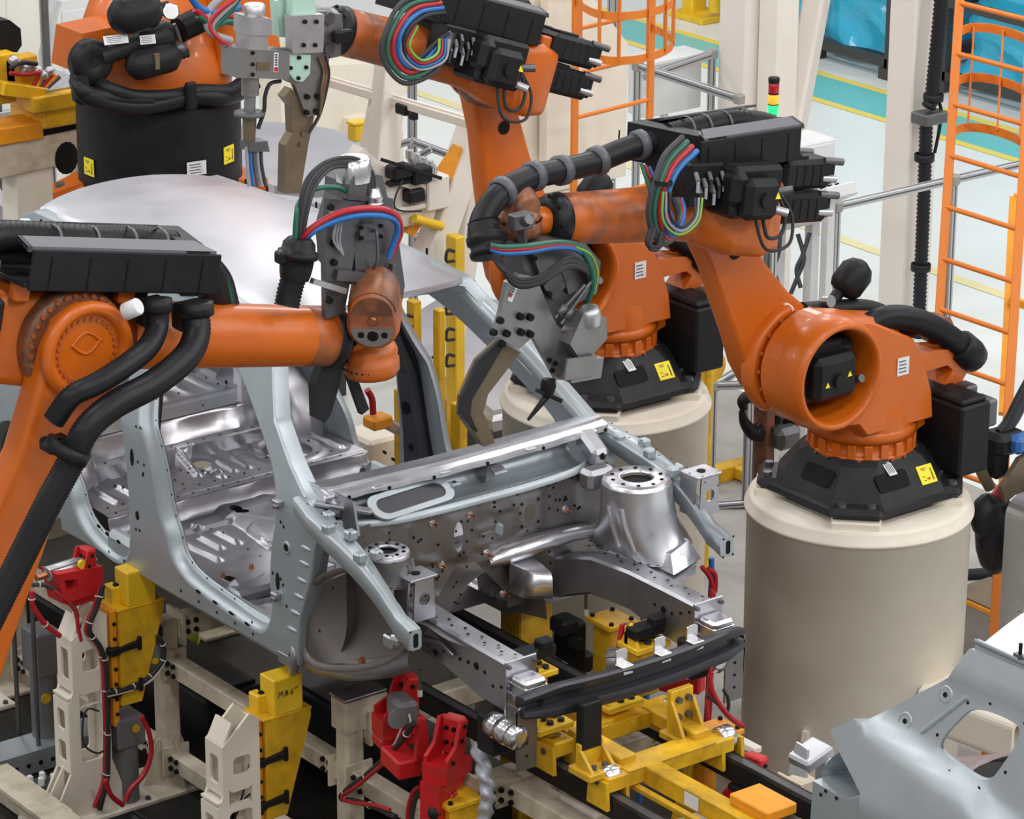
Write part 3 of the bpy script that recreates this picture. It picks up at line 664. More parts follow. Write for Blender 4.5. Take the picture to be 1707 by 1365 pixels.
    for x, y, z0, z1, w in ((-1.25, .44, 1.08, 1.24, .12), (-1.05, .47, 1.12, 1.33, .12), (-.85, .50, 1.20, 1.385, .12), (-.6, .525, 1.20, 1.39, .12), (-.35, .53, 1.15, 1.385, .12), (-.12, .53, 1.14, 1.38, .12)):
        y = YC+s*y; c = .012; R.append([V((x, y-w/2, z0+c)), V((x, y-w/2+c, z0)), V((x, y+w/2-c, z0)), V((x, y+w/2, z0+c)), V((x, y+w/2, z1-c)), V((x, y+w/2-c, z1)), V((x, y-w/2+c, z1)), V((x, y-w/2, z1-c))])
    mb.loft(R, None, True, False)
    for i in range(14):
        xx = -.95+.06*i; mb.spots([V((xx, YC+s*.53+.03*(i % 2)-.015, 1.3905))], (0, 0, 1), .008, 'void')
        for ss in (-1, 1): mb.spots([V((xx, YC+s*.53+ss*.0605, 1.24+.1*random.random()))], (0, ss, 0), .009 if i % 5 else .018, 'void')
    mb.box((-.115, YC+s*.53, 1.265), (.012, .17, .27), .003); mb.bolts([V((-.108, YC+s*.53+a, 1.285+b)) for a in (-.07, .07) for b in (-.09, 0, .09)], (1, 0, 0), .011, .014, 'gunmetal')
    wb(mb, 'front_rail', 'sheet', car)
    mb = MB(); mb.box((-.055, YC+s*.53, 1.275), (.11, .12, .12), .012, m=None); mb.box((-.055, YC+s*.53, 1.30), (.112, .122, .012), .004); mb.box((-.055, YC+s*.53, 1.25), (.112, .122, .012), .004)
    wb(mb, 'crash_box', 'sheet_bright', car)
    mb = MB(); mb.prism([(-.055, -.30), (.05, -.30), (.06, -.02), (.03, .0), (-.055, 0)], (.005, YC+s*.59, 1.235), (0, s, 0), (0, 0, 1), .01); mb.box((-.02, YC+s*.645, 1.14), (.06, .008, .2)); mb.spots([V((.0115, YC+s*.59, 1.0+.06*i)) for i in range(4)], (1, 0, 0), .007, 'void')
    wb(mb, 'lower_bracket', 'sheet_dark', car)
mb = MB(); R = []    # bumper beam: ribbed open section swept along a bow
for i in range(41):
    t = -1+2*i/40; y = YC+t*.625; e = abs(t); x = .085-.07*e**2-.02*max(0, (e-.78)/.22); zz = 1.255+.018*(1-max(0, (e-.72)/.28)) - .018
    pr = [(0, .068), (.035, .075), (.044, .064), (.038, .036), (.008, .026), (.006, -.014), (.038, -.026), (.044, -.056), (.035, -.075), (.0, -.068), (-.02, -.06), (-.02, .06)]
    k = .65+.35*min(1, (1-e)/.22)
    R.append([V((x+a, y, zz+b*k)) for a, b in pr])
mb.loft(R, None, True, True)
for s in (-1, 1): mb.spots([V((.043, YC+s*.54, 1.25))], (1, 0, 0), .014, 'void', 12)
beam = wb(mb, 'bumper_beam', 'hot_stamped', car, auto=0.7)
for t in (-.24, .0, .22):
    mb = MB(); y = YC+t*.9+.09; x = .10-.07*(y/.625)**2
    mb.box((x, y, 1.332), (.05, .065, .008), .002); mb.prism(rrect(-.03, -.03, .03, .045, .012), (x-.022, y, 1.355), (0, 1, 0), (0, 0, 1), .006); mb.bar((x+.02, y, 1.326), (x+.026, y, 1.30), .05, .006)
    wb(mb, 'mounting_tab', 'chrome', beam)
# ---------------- near front wheel arch liner and small brackets
mb = MB()
lo2 = [at(*q, Y=-.80) for q in ((512, 1105), (505, 1040), (515, 985), (545, 965), (590, 950), (640, 985), (672, 1030), (684, 1060), (660, 1092), (600, 1110))]
lp = resamp(chaikin([(p.x, p.z) for p in lo2], 2), .04)
cxm = sum(p[0] for p in lp)/len(lp); czm = sum(p[1] for p in lp)/len(lp)
def linf(x, z): d = math.hypot((x-cxm)/.38, (z-czm)/.30); return V((x, -.80+.12*max(0, 1-d*d), z))
sheet(mb, lp, [], linf, .04); mb.loft([[V((x, -.80, z)) for x, z in lp], [V((x, -.825, z)) for x, z in offs(lp, -.012)], [V((x, -.82, z)) for x, z in offs(lp, -.03)]], None, False)
mb.spots([linf(-1.2, 1.42), linf(-1.0, 1.48), linf(-.85, 1.46), linf(-1.25, 1.2)], (0, -1, 0), .009, 'void')
wb(mb, 'wheel_arch_liner', 'liner_dark', car)
mb = MB(); R = []
for x, y, z, h in ((-1.42, -.80, 1.0, .06), (-1.25, -.79, .985, .08), (-1.05, -.76, 1.02, .09), (-.85, -.72, 1.09, .10), (-.72, -.66, 1.16, .11)): R.append([V((x, y, z+h)), V((x, y-.012, z+h*.5)), V((x, y-.006, z)), V((x, y+.10, z-.01))])
mb.loft(R, None, False, True, closed_ring=False); p = at(606, 1100, Y=-.78); mb.cyl(p, p+V((0, -.02, 0)), .016, m='copper', n=10); wb(mb, 'lower_apron', 'sheet', car)
mb = MB(); p = at(652, 1068, Y=-.80); mb.box(p, (.07, .05, .06), .008); mb.cyl(p+V((.03, 0, .02)), p+V((.09, .0, .03)), .03, .03, 14); wb(mb, 'fender_clip', 'chrome', car)
mb = MB(); p = V((-1.41, -.80, 1.0)); mb.tube([p+V((0, 0, .10)), p+V((.03, -.03, .06)), p+V((.02, -.03, -.02)), p+V((-.02, -.01, -.06))], .022, 8); mb.box(p+V((-.06, -.01, .0)), (.10, .05, .07), .012); wb(mb, 'sill_end_bracket', 'sheet', car)
mb = MB(); b = at(752, 1072, Y=-.52); mb.loft([[b+V((x, y, -.03)) for x, y in ((-.12, -.06), (.10, -.05), (.12, .06), (-.12, .06))], [b+V((x, y, .02)) for x, y in ((-.12, -.06), (.10, -.03), (.10, .05), (-.12, .06))], [b+V((x, y, .06)) for x, y in ((-.11, -.03), (-.02, -.01), (.0, .04), (-.11, .05))]], None, True, False); mb.tube([b+V((-.1, -.07, 0)), b+V((0, -.06, .02)), b+V((.1, -.06, -.01))], .010, 8); wb(mb, 'battery_tray_stay', 'sheet', car)
for q in ((466, 838), (463, 992)):   # hinge boxes on the hinge pillar
    mb = MB(); x, z = sx(*q); y = YC-hw(z)-.012; mb.box((x, y, z), (.05, .03, .035), .005); mb.box((x+.01, y-.015, z-.01), (.03, .02, .02), .003, m='sheet_dark')
    wb(mb, 'hinge_bracket', 'sheet', car)
# ================================================================ ROBOTS
def rring(c, a, b, ch, ax=(0, 1, 0), up=(0, 0, 1)):
    """rounded-rectangle ring centred c, half sizes a (along ax) and b (along up)"""
    ax, up = V(ax).normalized(), V(up).normalized()
    return [V(c)+ax*x+up*y for x, y in rrect(-a, -b, a, b, min(ch, a*.98, b*.98), 3)]
def cables(root, specs, name='cable', M=None):
    for pts, r, m in specs:
        mb = MB(); mb.tube(pts, r, 8, 8, m=None, M=M); mb.build(name, m, root)
def sticker(mb_name, c, nrm, w, h, root, yellow=True, up=(0, 0, 1)):
    n, s, u = frame(nrm, up); c = V(c); mb = MB(); R = Matrix((n, s, u)).transposed()
    mb.box(c+n*.002, (.004, w, h), 0, None, None, R)
    def q(a, b, ww, hh, m): mb.box(c+n*.0045+s*(a*w)+u*(b*h), (.002, ww*w, hh*h), 0, m, None, R)
    if yellow:
        q(.32, -.02, .05, .36, 'void'); q(.32, .22, .06, .08, 'void'); q(.29, -.28, .025, .18, 'void'); q(.35, -.28, .025, .18, 'void'); q(-.12, .33, .34, .045, 'bronze'); q(-.12, .24, .26, .035, 'bronze'); q(.02, -.22, .22, .05, 'red'); q(.04, -.28, .12, .07, 'red'); q(-.25, -.1, .16, .04, 'bronze'); q(-.22, -.3, .2, .035, 'bronze')
    else:
        for i in range(4): q(-.1+.05*(i % 2), .3-.2*i, .6, .06, 'grey_edge')
        q(.25, -.2, .25, .3, 'panel_grey')
    return mb.build(mb_name, 'sticker_yellow' if yellow else 'sticker_white', root)
def dress_tray(root, M, u0=-.46, u1=.42, w0=.26, w1=.43, side=.21, swap=1):
    mb = MB()
    b = lambda u, y, w: V((u, y, w))
    mb.box(b((u0+u1)/2, 0, w0+.008), (u1-u0, 2*side, .016), .003, None, M)
    for s in (-1, 1):
        mb.box(b((u0+u1)/2+.02*s*swap, s*side, (w0+w1)/2-.01), (u1-u0, .014, w1-w0), .004, None, M)
        pr = [(s*side, w1-.02), (s*(side-.005), w1), (s*(side-.085), w1+.02), (s*(side-.085), w1+.01), (s*(side-.02), w1-.012)]
        mb.loft([[b(u0+.02, y, w) for y, w in pr], [b(u0+.0, y, w) for y, w in pr], [b(u1-.05, y, w) for y, w in pr], [b(u1, y, w) for y, w in pr[:2]]+[b(u1-.03, pr[1][0], pr[1][1]-.002)]+[b(u1-.03, y, w) for y, w in pr[3:]]], 'grey_edge', True, False, M)
        for k in range(5): mb.box(b(u0+.1+.16*k, s*(side+.008), (w0+w1)/2-.02), (.006, .004, (w1-w0)*.8), 0, 'void', M)
    t = mb.build('dress_tray', 'black_plastic', root)
    mb = MB(); fr = [(-side, u1+.10), (side*.35, u1+.02), (side, u1-.03)] if swap > 0 else [(side, u1+.10), (-side*.35, u1+.02), (-side, u1-.03)]
    mb.loft([[b(u, y, w) for y, u in fr]+[b(u-.10, y, w) for y, u in fr[::-1]] for w in (w0-.02, w0+.02, w1-.02, w1)], None, True, False, M)
    mb.build('end_block', 'black_plastic', t)
    mb = MB(); hp = [b(u1-.02, -.06*swap, (w0+w1)/2+.03), b(u1-.2, -.04*swap, (w0+w1)/2+.05), b(0, -.03, (w0+w1)/2+.06), b(u0+.15, .0, (w0+w1)/2+.055), b(u0+.02, .03*swap, (w0+w1)/2+.02), b(u0+.0, .10*swap, (w0+w1)/2-.03)] if swap > 0 else [b(u1-.02, -.06*swap, (w0+w1)/2+.03), b(u1-.2, -.04*swap, (w0+w1)/2+.05), b(.1, -.03, (w0+w1)/2+.06), b(u0+.05, .02, (w0+w1)/2+.055), b(u0-.10, -.02, (w0+w1)/2+.03), b(u0-.22, -.12, (w0+w1)/2-.02), b(u0-.10, -.20, w0+.04)]
    mb.tube(hp, .062, 12, 8, (.022, .010), None, True, M); 
    for u in [u0+(u1-u0)*k for k in (.25, .45, .65, .82)]: mb.lathe(M @ b(u, -.035, (w0+w1)/2+.052), (M.to_3x3() @ V((1, 0, 0))), [(0, .066), (.006, .068), (.012, .066)], 14, 'grey_edge', False)
    mb.build('coiled_hose', 'black_plastic', t)
    return t
def robot(label, loc, rz, E=(.90, 1.568), pitch=.13, U1=1.02, rear=-.14, wm=-.30, mu=.16, mw=.16, lw=1.0, carrier=True, worn=True):
    """six-axis robot; local x points where the arm reaches, link on the -y side"""
    r = thing('welding_robot', label, 'robot', loc, rz)
    P = V((.405, 0, .718)); Ez = V((E[0], 0, E[1]))
    # --- base
    mb = MB()
    def octa(a, b, c, z): return [V(p+(z,)) for p in ((a, -c), (a, c), (c*1.0, b), (-c, b), (-a, c), (-a, -c), (-c, -b), (c, -b))]
    mb.loft([octa(.40, .40, .24, 0), octa(.40, .40, .24, .03), octa(.385, .385, .235, .04)], None, True, False)
    mb.loft([octa(.385, .385, .20, .04), octa(.36, .36, .20, .075), octa(.27, .27, .15, .20), octa(.25, .25, .12, .225)], None, True, False)
    for sx_ in (-1, 1):
        for sy_ in (-1, 1):
            a_ = math.atan2(sy_, sx_); Rf = Matrix.Rotation(a_, 3, 'Z'); mb.box(Rf @ V((.415, 0, .028)), (.17, .27, .056), .03, None, None, Rf); mb.bolts([Rf @ V((.45, -.07, .056)), Rf @ V((.45, .07, .056))], (0, 0, 1), .024, .018, 'gunmetal', 10)
    n = V((1, 0, .72)).normalized()
    for a in range(4):
        Ra = Matrix.Rotation(a*PI/2, 4, 'Z'); nn = Ra.to_3x3() @ n; s_ = Ra.to_3x3() @ V((0, 1, 0)); u_ = nn.cross(s_)
        mb.prism(rrect(-.10, -.045, .10, .045, .02), Ra @ V((.316, 0, .138)) + s_*(-.09 if a == 1 else .04), s_, u_, .012, m='void')
    base = mb.build('base_frame', 'black_cast', r)
    sticker('warning_label', (-.13, .325, .125), (0, 1, .72), .10, .095, base)
    sticker('warning_label', (.315, .25, .11), (.75, .55, .5), .10, .085, base) if False else None
    sticker('rating_label', (.08, .275, .195), (.0, .6, .8), .10, .05, base, False, (1, 0, 0))
    mb = MB(); mb.box((-.40, .16, .26), (.20, .44, .36), .012); mb.box((-.40, .16, .452), (.17, .40, .03), .01); jb = mb.build('junction_box', 'black_plastic', r)
    mb = MB(); mb.box((-.53, .30, .36), (.08, .12, .14), .012); mb.box((-.54, .16, .40), (.08, .10, .12), .012); mb.cyl((-.53, .31, .29), (-.50, .33, .10), .02, .018, 10, m='black_wire'); mb.build('connector', 'gunmetal', jb)
    # --- turntable ring with notches and column
    mb = MB(); mb.lathe((0, 0, .205), (0, 0, 1), [(0, .235), (0, .258), (.03, .262), (.03, .25), (.10, .25), (.10, .262), (.135, .262), (.15, .25)], 40)
    for i in range(20):
        a = 2*PI*i/20; R = Matrix.Rotation(a, 3, 'Z'); mb.box(R @ V((.255, 0, .262)), (.022, .042, .072), .003, None, None, R); mb.bolts([R @ V((.262, .04, .22))], R @ V((1, 0, 0)), .008, .006, 'dark_orange')
    mb.build('turntable', 'orange', r)
    mb = MB()
    def ov(cx, cy, rx, ry, z, tilt=0): return [V((cx+rx*math.cos(a), cy+ry*math.sin(a), z+tilt*rx*math.cos(a))) for a in [2*PI*i/28 for i in range(28)]]
    mb.loft([ov(0, 0, .252, .252, .35), ov(0, 0, .25, .25, .39), ov(.02, .02, .265, .225, .48), ov(.03, .0, .26, .19, .60, .05), ov(.02, .0, .24, .17, .72, .12), ov(.02, .0, .20, .14, .82, .2), ov(.05, .0, .11, .09, .90, .2)], None, True, True)
    mb.lathe(P+V((0, -.07, 0)), (0, 1, 0), [(0, .19), (0, .228), (.02, .238), (.07, .242), (.12, .262), (.21, .285), (.31, .276), (.342, .258), (.346, .244), (.334, .232), (.29, .226), (.08, .215)], 44, None, False)
    arc_ = [(P.x+.278*math.cos(math.radians(a)), P.z+.278*math.sin(math.radians(a))) for a in range(70, 266, 8)]
    tear = [(P.x+.278*math.cos(math.radians(a)), P.z+.278*math.sin(math.radians(a))) for a in range(-100, 100, 8)] + [(P.x-.20, P.z+.235), (.02, .86), (-.10, .80), (-.17, .68), (-.235, .50), (-.252, .36), (.20, .36), (.26, .43)]
    hole_ = circ((P.x, P.z), .228, 40)
    t2_ = [(x+(.02-x)*.06, z+(.62-z)*.06) for x, z in tear]
    mb.prism(tear, (0, .10, 0), (1, 0, 0), (0, 0, 1), .18, [hole_]); mb.loft([[V((x, .19, z)) for x, z in tear], [V((x+(tx-x)*.3, .225, z+(tz-z)*.3)) for (x, z), (tx, tz) in zip(tear, t2_)], [V((x, .24, z)) for x, z in t2_]], None, False, True); mb.prism(t2_, (0, .235, 0), (1, 0, 0), (0, 0, 1), .01, [hole_])
    mb.lathe(P+V((0, .005, 0)), (0, 1, 0), [(0, .224), (.001, .224)], 44, 'dark_orange', True)
    mb.bolts([P+V((.262*math.cos(a), -.02, .262*math.sin(a))) for a in [i*PI/9 for i in range(18)]], (0, 1, 0), .011, .01, 'dark_orange')
    mb.prism([(-.12, .40), (-.12, .66), (-.35, .66), (-.60, .62), (-.62, .55), (-.45, .34), (-.22, .26)], (0, .05, 0), (1, 0, 0), (0, 0, 1), .15, [[(-.22, .47), (-.24, .56), (-.44, .565), (-.48, .53), (-.36, .40)]])
    mb.box((.02, -.255, .33), (.12, .06, .05), .008); mb.box((-.255, .02, .40), (.07, .14, .05), .01)
    col = mb.build('rotating_column', 'orange', r)
    sticker('rating_label', (-.02, .242, .68), (0, 1, 0), .075, .09, col, False)
    mb = MB(); mb.box(P+V((.0, .08, .0)), (.35, .20, .29), .03); mb.box(P+V((.0, .20, -.01)), (.27, .10, .22), .03); mb.box(P+V((-.0, .09, .135)), (.18, .16, .04), .01); mb.cyl(P+V((.0, .25, -.02)), P+V((.0, .27, -.02)), .035, n=18); mb.cyl(P+V((-.15, .16, -.08)), P+V((-.15, .25, -.04)), .020, m='gunmetal', n=10)
    for x, z in ((.07, -.03), (-.07, .0), (.13, .02)): mb.prism([(-.014, -.012), (.014, -.012), (0, .014)], P+V((x, .252 if abs(x) < .1 else .172, z)), (1, 0, 0), (0, 0, 1), .003, m='sticker_yellow')
    mo = mb.build('shoulder_motor', 'black_plastic', r)
    sticker('rating_label', P+V((-.0, .09, .156)), (0, 0, 1), .10, .07, mo, False, (0, 1, 0))
    # --- balancer and hose at the back of the column
    mb = MB(); mb.tube([(.33, -.10, .93), (.12, -.10, .90), (-.10, -.08, .86), (-.35, -.05, .72)], .05, 14); mb.lathe((.06, -.13, .96), (-.55, .05, .55), [(0, .02), (.02, .07), (.05, .085), (.14, .085), (.18, .06), (.20, .02)], 20); mb.cyl((.16, -.10, .93), (.08, -.12, .97), .03, n=10); mb.cyl((.20, -.08, .965), (.20, -.04, .975), .03, .03, 16, m='chrome')
    mb.lathe((-.26, -.05, .78), (-.9, .02, -.4), [(0, .045), (.02, .062), (.10, .062), (.12, .05)], 14); mb.build('balancer', 'black_plastic', r)
    mb = MB(); mb.tube([(.12, .04, .78), (.0, .06, .86), (-.14, .08, .86), (-.30, .10, .80), (-.46, .11, .70), (-.58, .12, .60)], .062, 14, 8, (.018, .005)); mb.lathe((-.52, .115, .655), (-.70, .03, -.62), [(0, .07), (.01, .082), (.10, .085), (.15, .075), (.19, .03)], 16); mb.build('base_hose', 'rubber', r)
    mb = MB(); mb.lathe((-.50, -.08, .70), (0, 1, 0), [(0, .05), (.01, .075), (.10, .075), (.11, .05)], 20); mb.build('balancer_mount', 'rust_brown', r)
    # --- link arm
    d = (Ez-P).normalized(); L = (Ez-P).length; pn = V((-d.z, 0, d.x))
    mb = MB(); rings = []
    for t, hw_, th, y in ((-.20, .12, .05, -.18), (-.13, .20, .075, -.175), (-.02, .235, .085, -.17), (.14, .225, .085, -.165), (.30, .185, .075, -.17), (.50, .155, .07, -.175), (.72, .135, .065, -.175), (.88, .15, .065, -.17), (.97, .17, .07, -.165), (1.06, .16, .07, -.165), (1.15, .09, .05, -.165)):
        t2 = t*L if 0 <= t <= 1 else (t if t < 0 else L+(t-1)*1.0)
        bow_ = -.035*math.sin(PI*max(0, min(1, t)))
        rings.append(rring(P+d*t2+pn*bow_+V((0, y, 0)), hw_*lw, th, .03, pn, (0, 1, 0)))
    mb.loft(rings, None, True, False)
    c = P+d*(L*.70)+pn*-.01
    for s in ((-1, 1) if carrier else ()): mb.cyl(c+V((0, -.173+s*.0655, 0)), c+V((0, -.173+s*.068, 0)), .036, m='void', n=20)
    link = mb.build('link_arm', 'orange', r, auto=.6)
    mb = MB(); mb.lathe(P+V((0, -.105, 0)), (0, 1, 0), [(0, .20), (.0, .235), (.04, .24), (.05, .225)], 36, None, False)
    R = []
    for i in range(15):
        a = math.radians(-50+130*i/14); rd = V((math.cos(a), 0, math.sin(a))); R.append(rring(P+V((0, -.085, 0))+rd*.262, .026, .05, .02, rd, (0, 1, 0)))
    mb.loft(R, None, True, True)
    for k in (0, -1): c_ = sum(R[k], V())/len(R[k]); mb.ell(c_, (.028, .052, .028), 'panel_grey', 12)
    mb.build('shoulder_stop', 'orange', r)
    # elbow cover disc on the outer face of the link
    mb = MB(); o = Ez+V((0, -.235, 0))
    mb.lathe(o, (0, -1, 0), [(0, .185), (.02, .187), (.034, .175), (.036, .155), (.026, .14), (.006, .135)], 40, None, False); mb.lathe(o+V((0, -.003, 0)), (0, -1, 0), [(0, .136), (.004, .136)], 36, None, True)
    mb.bolts([o+V((.118*math.cos(a), -.006, .118*math.sin(a))) for a in [i*PI/14 for i in range(28)]], (0, -1, 0), .0085, .008, 'dark_orange')
    mb.tube([o+V((.06*math.cos(a), -.008, .03+.04*math.sin(a)**3)) for a in [i*PI/6 for i in range(12)]], .006, 6, 4, closed=True)
    mb.build('elbow_cover', 'orange', r)
    # --- forearm frame: u along the forearm
    M = Matrix.Translation(Ez) @ Matrix.Rotation(-math.atan(pitch), 4, 'Y')
    b = lambda u, y, w: V((u, y, w))
    mb = MB(); R = []
    for u, hy, hz, ch, dz in ((rear-.02, .16, .12, .03, -.01), (rear, .19, .165, .04, 0), (max(rear+.04, -.05), .20, .19, .05, .0), (.12, .19, .18, .08, 0), (.22, .155, .15, .11, 0), (.30, .13, .13, .125, 0)):
        R.append(rring(b(u, .05 if hy > .15 else .03 if hy > .14 else 0, dz), hy*.8 if hy > .15 else hy, hz, ch))
    mb.loft(R, None, True, True, M); mb.lathe(Ez+V((0, -.175, 0)), (0, 1, 0), [(0, .17), (0, .205), (.03, .212), (.10, .205)], 40, 'rust_brown', True)
    mb.bolts([Ez+V((.192*math.cos(a), -.176, .192*math.sin(a))) for a in [i*PI/16 for i in range(32)]], (0, -1, 0), .010, .008, 'dark_orange')
    for u in (rear+.06, .20):
        for y in (-.13, .13): mb.box(b(u, y, .19), (.07, .05, .08), .01, None, M)
    mb.build('elbow_housing', 'orange', r)
    mb = MB(); ux = M.to_3x3() @ V((1, 0, 0)); mb.lathe(M @ b(.28, 0, 0), ux, [(0, .137), (.06, .130), (U1-.50, .119), (U1-.40, .117)], 36, None, False)
    mb.lathe(M @ b(U1-.12, 0, 0), ux, [(0, .117), (.004, .1185), (.11, .1185), (.12, .10)], 36, 'orange_worn', False)
    mb.build('forearm', 'orange_worn' if worn else 'orange', r)
    mb = MB(); mb.lathe(M @ b(U1-.01, 0, 0), M.to_3x3() @ V((1, 0, 0)), [(0, .119), (.004, .123), (.05, .117), (.075, .10), (.082, .075)], 32); 
    mb.bolts([M @ b(U1+.055, .108*math.cos(a), .108*math.sin(a)) for a in [i*PI/4 for i in range(8)]], M.to_3x3() @ V((1, 0, 0)), .010, .008, 'void'); mb.build('wrist_collar', 'rubber', r)
    mb = MB(); mb.loft([rring(b(U1+.05, 0, 0), .062, .062, .05), rring(b(U1+.12, .0, 0), .06, .062, .05), rring(b(U1+.20, .01, 0), .055, .055, .05), rring(b(U1+.27, .02, 0), .05, .05, .045)], None, True, True, M); mb.build('wrist_neck', 'orange', r)
    # --- motors behind the elbow
    for y, w in ((-.10, .19), (.11, .19), (-.10, .03), (.11, .03)) if rear > -.2 else ((-.10, .10), (.11, .10), (-.10, -.09), (.11, -.09)):
        q = MB(); q.box(b(wm, y, w), (.30, .15, .14), .02, None, M); q.box(b(wm-.16, y, w), (.06, .11, .11), .014, None, M)
        q.cyl(b(wm-.10, y+.055, w+.06), b(wm-.20, y+.075, w+.055), .018, n=10, m='gunmetal', M=M); q.cyl(b(wm-.06, y+.055, w-.02), b(wm-.17, y+.075, w-.025), .018, n=10, m='aluminium', M=M); q.box(b(wm+.05, y, w+.075), (.12, .10, .02), .004, None, M)
        for k in range(4): q.box(b(wm-.08+.05*k, y+.076, w), (.02, .006, .10), .002, None, M)
        q.build('wrist_motor', 'black_plastic', r)
    mb = MB(); Mm = M @ Matrix.Translation((mu, 0, mw))
    mb.box(b(-.02, .23, .0), (.30, .20, .24), .02, None, Mm); mb.box(b(-.0, .36, -.02), (.20, .09, .19), .03, None, Mm); mb.box(b(.10, .30, .02), (.10, .12, .16), .03, None, Mm); mb.cyl(b(0, .40, -.02), b(0, .42, -.02), .032, n=16, M=Mm); mb.cyl(b(-.12, .34, .0), b(-.18, .38, .02), .02, n=10, m='gunmetal', M=Mm); mb.cyl(b(-.12, .34, -.08), b(-.17, .38, -.09), .02, n=10, m='aluminium', M=Mm)
    for u in (-.07, .07): mb.prism([(-.016, -.014), (.016, -.014), (0, .018)], Mm @ b(u, .407 if u < 0 else .362, 0), M.to_3x3() @ V((1, 0, 0)), (0, 0, 1), .003, m='sticker_yellow')
    mb.tube([b(-.05, .34, -.10), b(-.08, .36, -.20), b(-.18, .34, -.20), b(-.22, .31, -.12), b(-.2, .26, -.02)], .009, 8, m='black_wire', M=Mm); mb.tube([b(-.0, .34, -.10), b(-.06, .38, -.25), b(-.22, .36, -.24), b(-.27, .30, -.12), b(-.22, .24, -.02)], .008, 8, m='black_wire', M=Mm)
    mb.build('elbow_motor', 'black_plastic', r)
    mb = MB(); mb.box(b(mu+.20, .17, mw+.02), (.22, .12, .20), .012, None, M)
    for k in range(7): a_ = b(mu+.13+.026*k, .235, mw+.08-.03*(k % 3)); mb.cyl(a_, a_+V((.01, .035, -.03)), .011, n=8, m='gunmetal' if k % 2 else 'grey_paint', M=M); mb.cyl(a_+V((.01, .035, -.03)), a_+V((.015, .045, -.08)), .008, n=8, m='black_wire' if k % 2 else 'grey_wire', M=M)
    mb.build('valve_block', 'black_plastic', r)
    if carrier:
        mb = MB(); mb.box(b(mu+.0, .02, mw+.06), (.52, .36, .16), .02, None, M); mb.build('cable_carrier', 'black_plastic', r)
    return r, M, P, Ez, d, pn
RZ = -PI/2
# robot beside the far front wing ------------------------------------------------
r1, M1, P1, E1, d1, n1 = robot('orange robot on the large cream pedestal at right, its arm reaching over the car front', (-.849, 2.16, 1.35), RZ)
r2, M2, P2, E2, d2, n2 = robot('orange robot on the middle pedestal, its raised arm reaching the top edge', (-2.78, 2.122, 1.35), RZ, (.68, 1.795), .353, 1.07, mu=.32, mw=.05, wm=-.26)
r3, M3, P3, E3, d3, n3 = robot('orange robot at the left with its bright orange forearm across the car side', (.17, -4.045, 1.35), PI/2, (1.15, 2.075), -.21, 1.235, rear=-.30, wm=-.46, lw=.92, carrier=False, worn=False)
B = lambda u, y, w: V((u, y, w))
t1 = dress_tray(r1, M1 @ Matrix.Rotation(.085, 4, 'Y'), -.24, .36, .265, .42); t2 = dress_tray(r2, M2, .0, .65, .18, .34); t3 = dress_tray(r3, M3, -.28, .52, .22, .37, .21, -1)
def dress_hose(root, M, pts, r, rings=(), corr=None, name='dress_hose', m='rubber'):
    mb = MB(); mb.tube(pts, r, 16, 10, corr, None, True, M)
    P_ = crom(pts, 10)
    for t in rings:
        i = int(t*(len(P_)-2)); p = M @ P_[i]; q = M @ P_[i+1]; mb.lathe(p, q-p, [(0, r+.001), (.004, r+.014), (.04, r+.014), (.046, r+.001)], 18, 'grey_edge', False)
    return mb.build(name, m, root)
# robot 1: hose from tray along the forearm to the gun
W1 = lambda px, py, yl: (world_basis(r1).inverted() @ at(px, py, X=r1.location.x+yl))
W2 = lambda px, py, yl: (world_basis(r2).inverted() @ at(px, py, X=r2.location.x+yl))
W3 = lambda px, py, yl: (world_basis(r3).inverted() @ at(px, py, X=r3.location.x-yl))
I4 = Matrix()
dress_hose(r1, I4, [W1(1095, 232, -.10), W1(1040, 250, -.10), W1(985, 272, -.08), W1(930, 285, -.04), W1(880, 297, 0), W1(835, 322, .05), W1(806, 362, .08), W1(800, 398, .12), W1(812, 415, .14)], .055, (.06, .22, .36, .48, .62))
mb = MB(); c0, c1_ = W1(806, 370, .09), W1(814, 412, .15); mb.tube([c0, c0.lerp(c1_, .5), c1_], .072, 18, 4, (.02, .012)); mb.lathe(c1_, c1_-c0, [(-.06, .075), (-.05, .09), (-.02, .09), (-.01, .078), (.01, .078), (.02, .088), (.04, .085), (.045, .05)], 20, None); mb.build('hose_gland', 'black_plastic', r1)
def bundle(root, W, paths, cols, yl, rad=.013, name='cable'):
    for k, c in enumerate(cols):
        o = k-(len(cols)-1)/2
        pts = [W(px+o*dx, py+o*dy, yl[min(i, len(yl)-1)] if isinstance(yl, (list, tuple)) else yl) for i, (px, py, dx, dy) in enumerate(paths)]
        mb = MB(); mb.tube(pts, rad, 8, 8); mb.build(name, c, root)
bundle(r1, W1, [(1150, 240, 8, 8), (1120, 270, 9, 6), (1105, 305, 9, 1), (1095, 345, 9, -1), (1098, 380, 8, -2), (1112, 400, 5, -4), (1130, 385, 4, -6), (1135, 355, 3, -4), (1128, 330, 4, 0)], ['charcoal_wire', 'green_hose', 'red_hose', 'blue_hose'], [.24, .30, .33, .33, .32, .31, .27, .24, .22], .0135)
bundle(r1, W1, [(1075, 275, 6, 3), (1085, 300, 7, 0), (1095, 330, 6, -3), (1112, 360, 5, -5), (1120, 395, 5, -3)], ['green_hose', 'red_hose', 'blue_hose'], [.16, .2, .24, .27, .28], .009)
bundle(r1, W1, [(1110, 320, 5, 0), (1112, 365, 6, -4), (1135, 385, 3, -6), (1160, 365, -3, -5), (1165, 330, -6, 0)], ['lime_wire', 'grey_wire', 'black_wire'], [.36, .36, .34, .32, .28], .006)
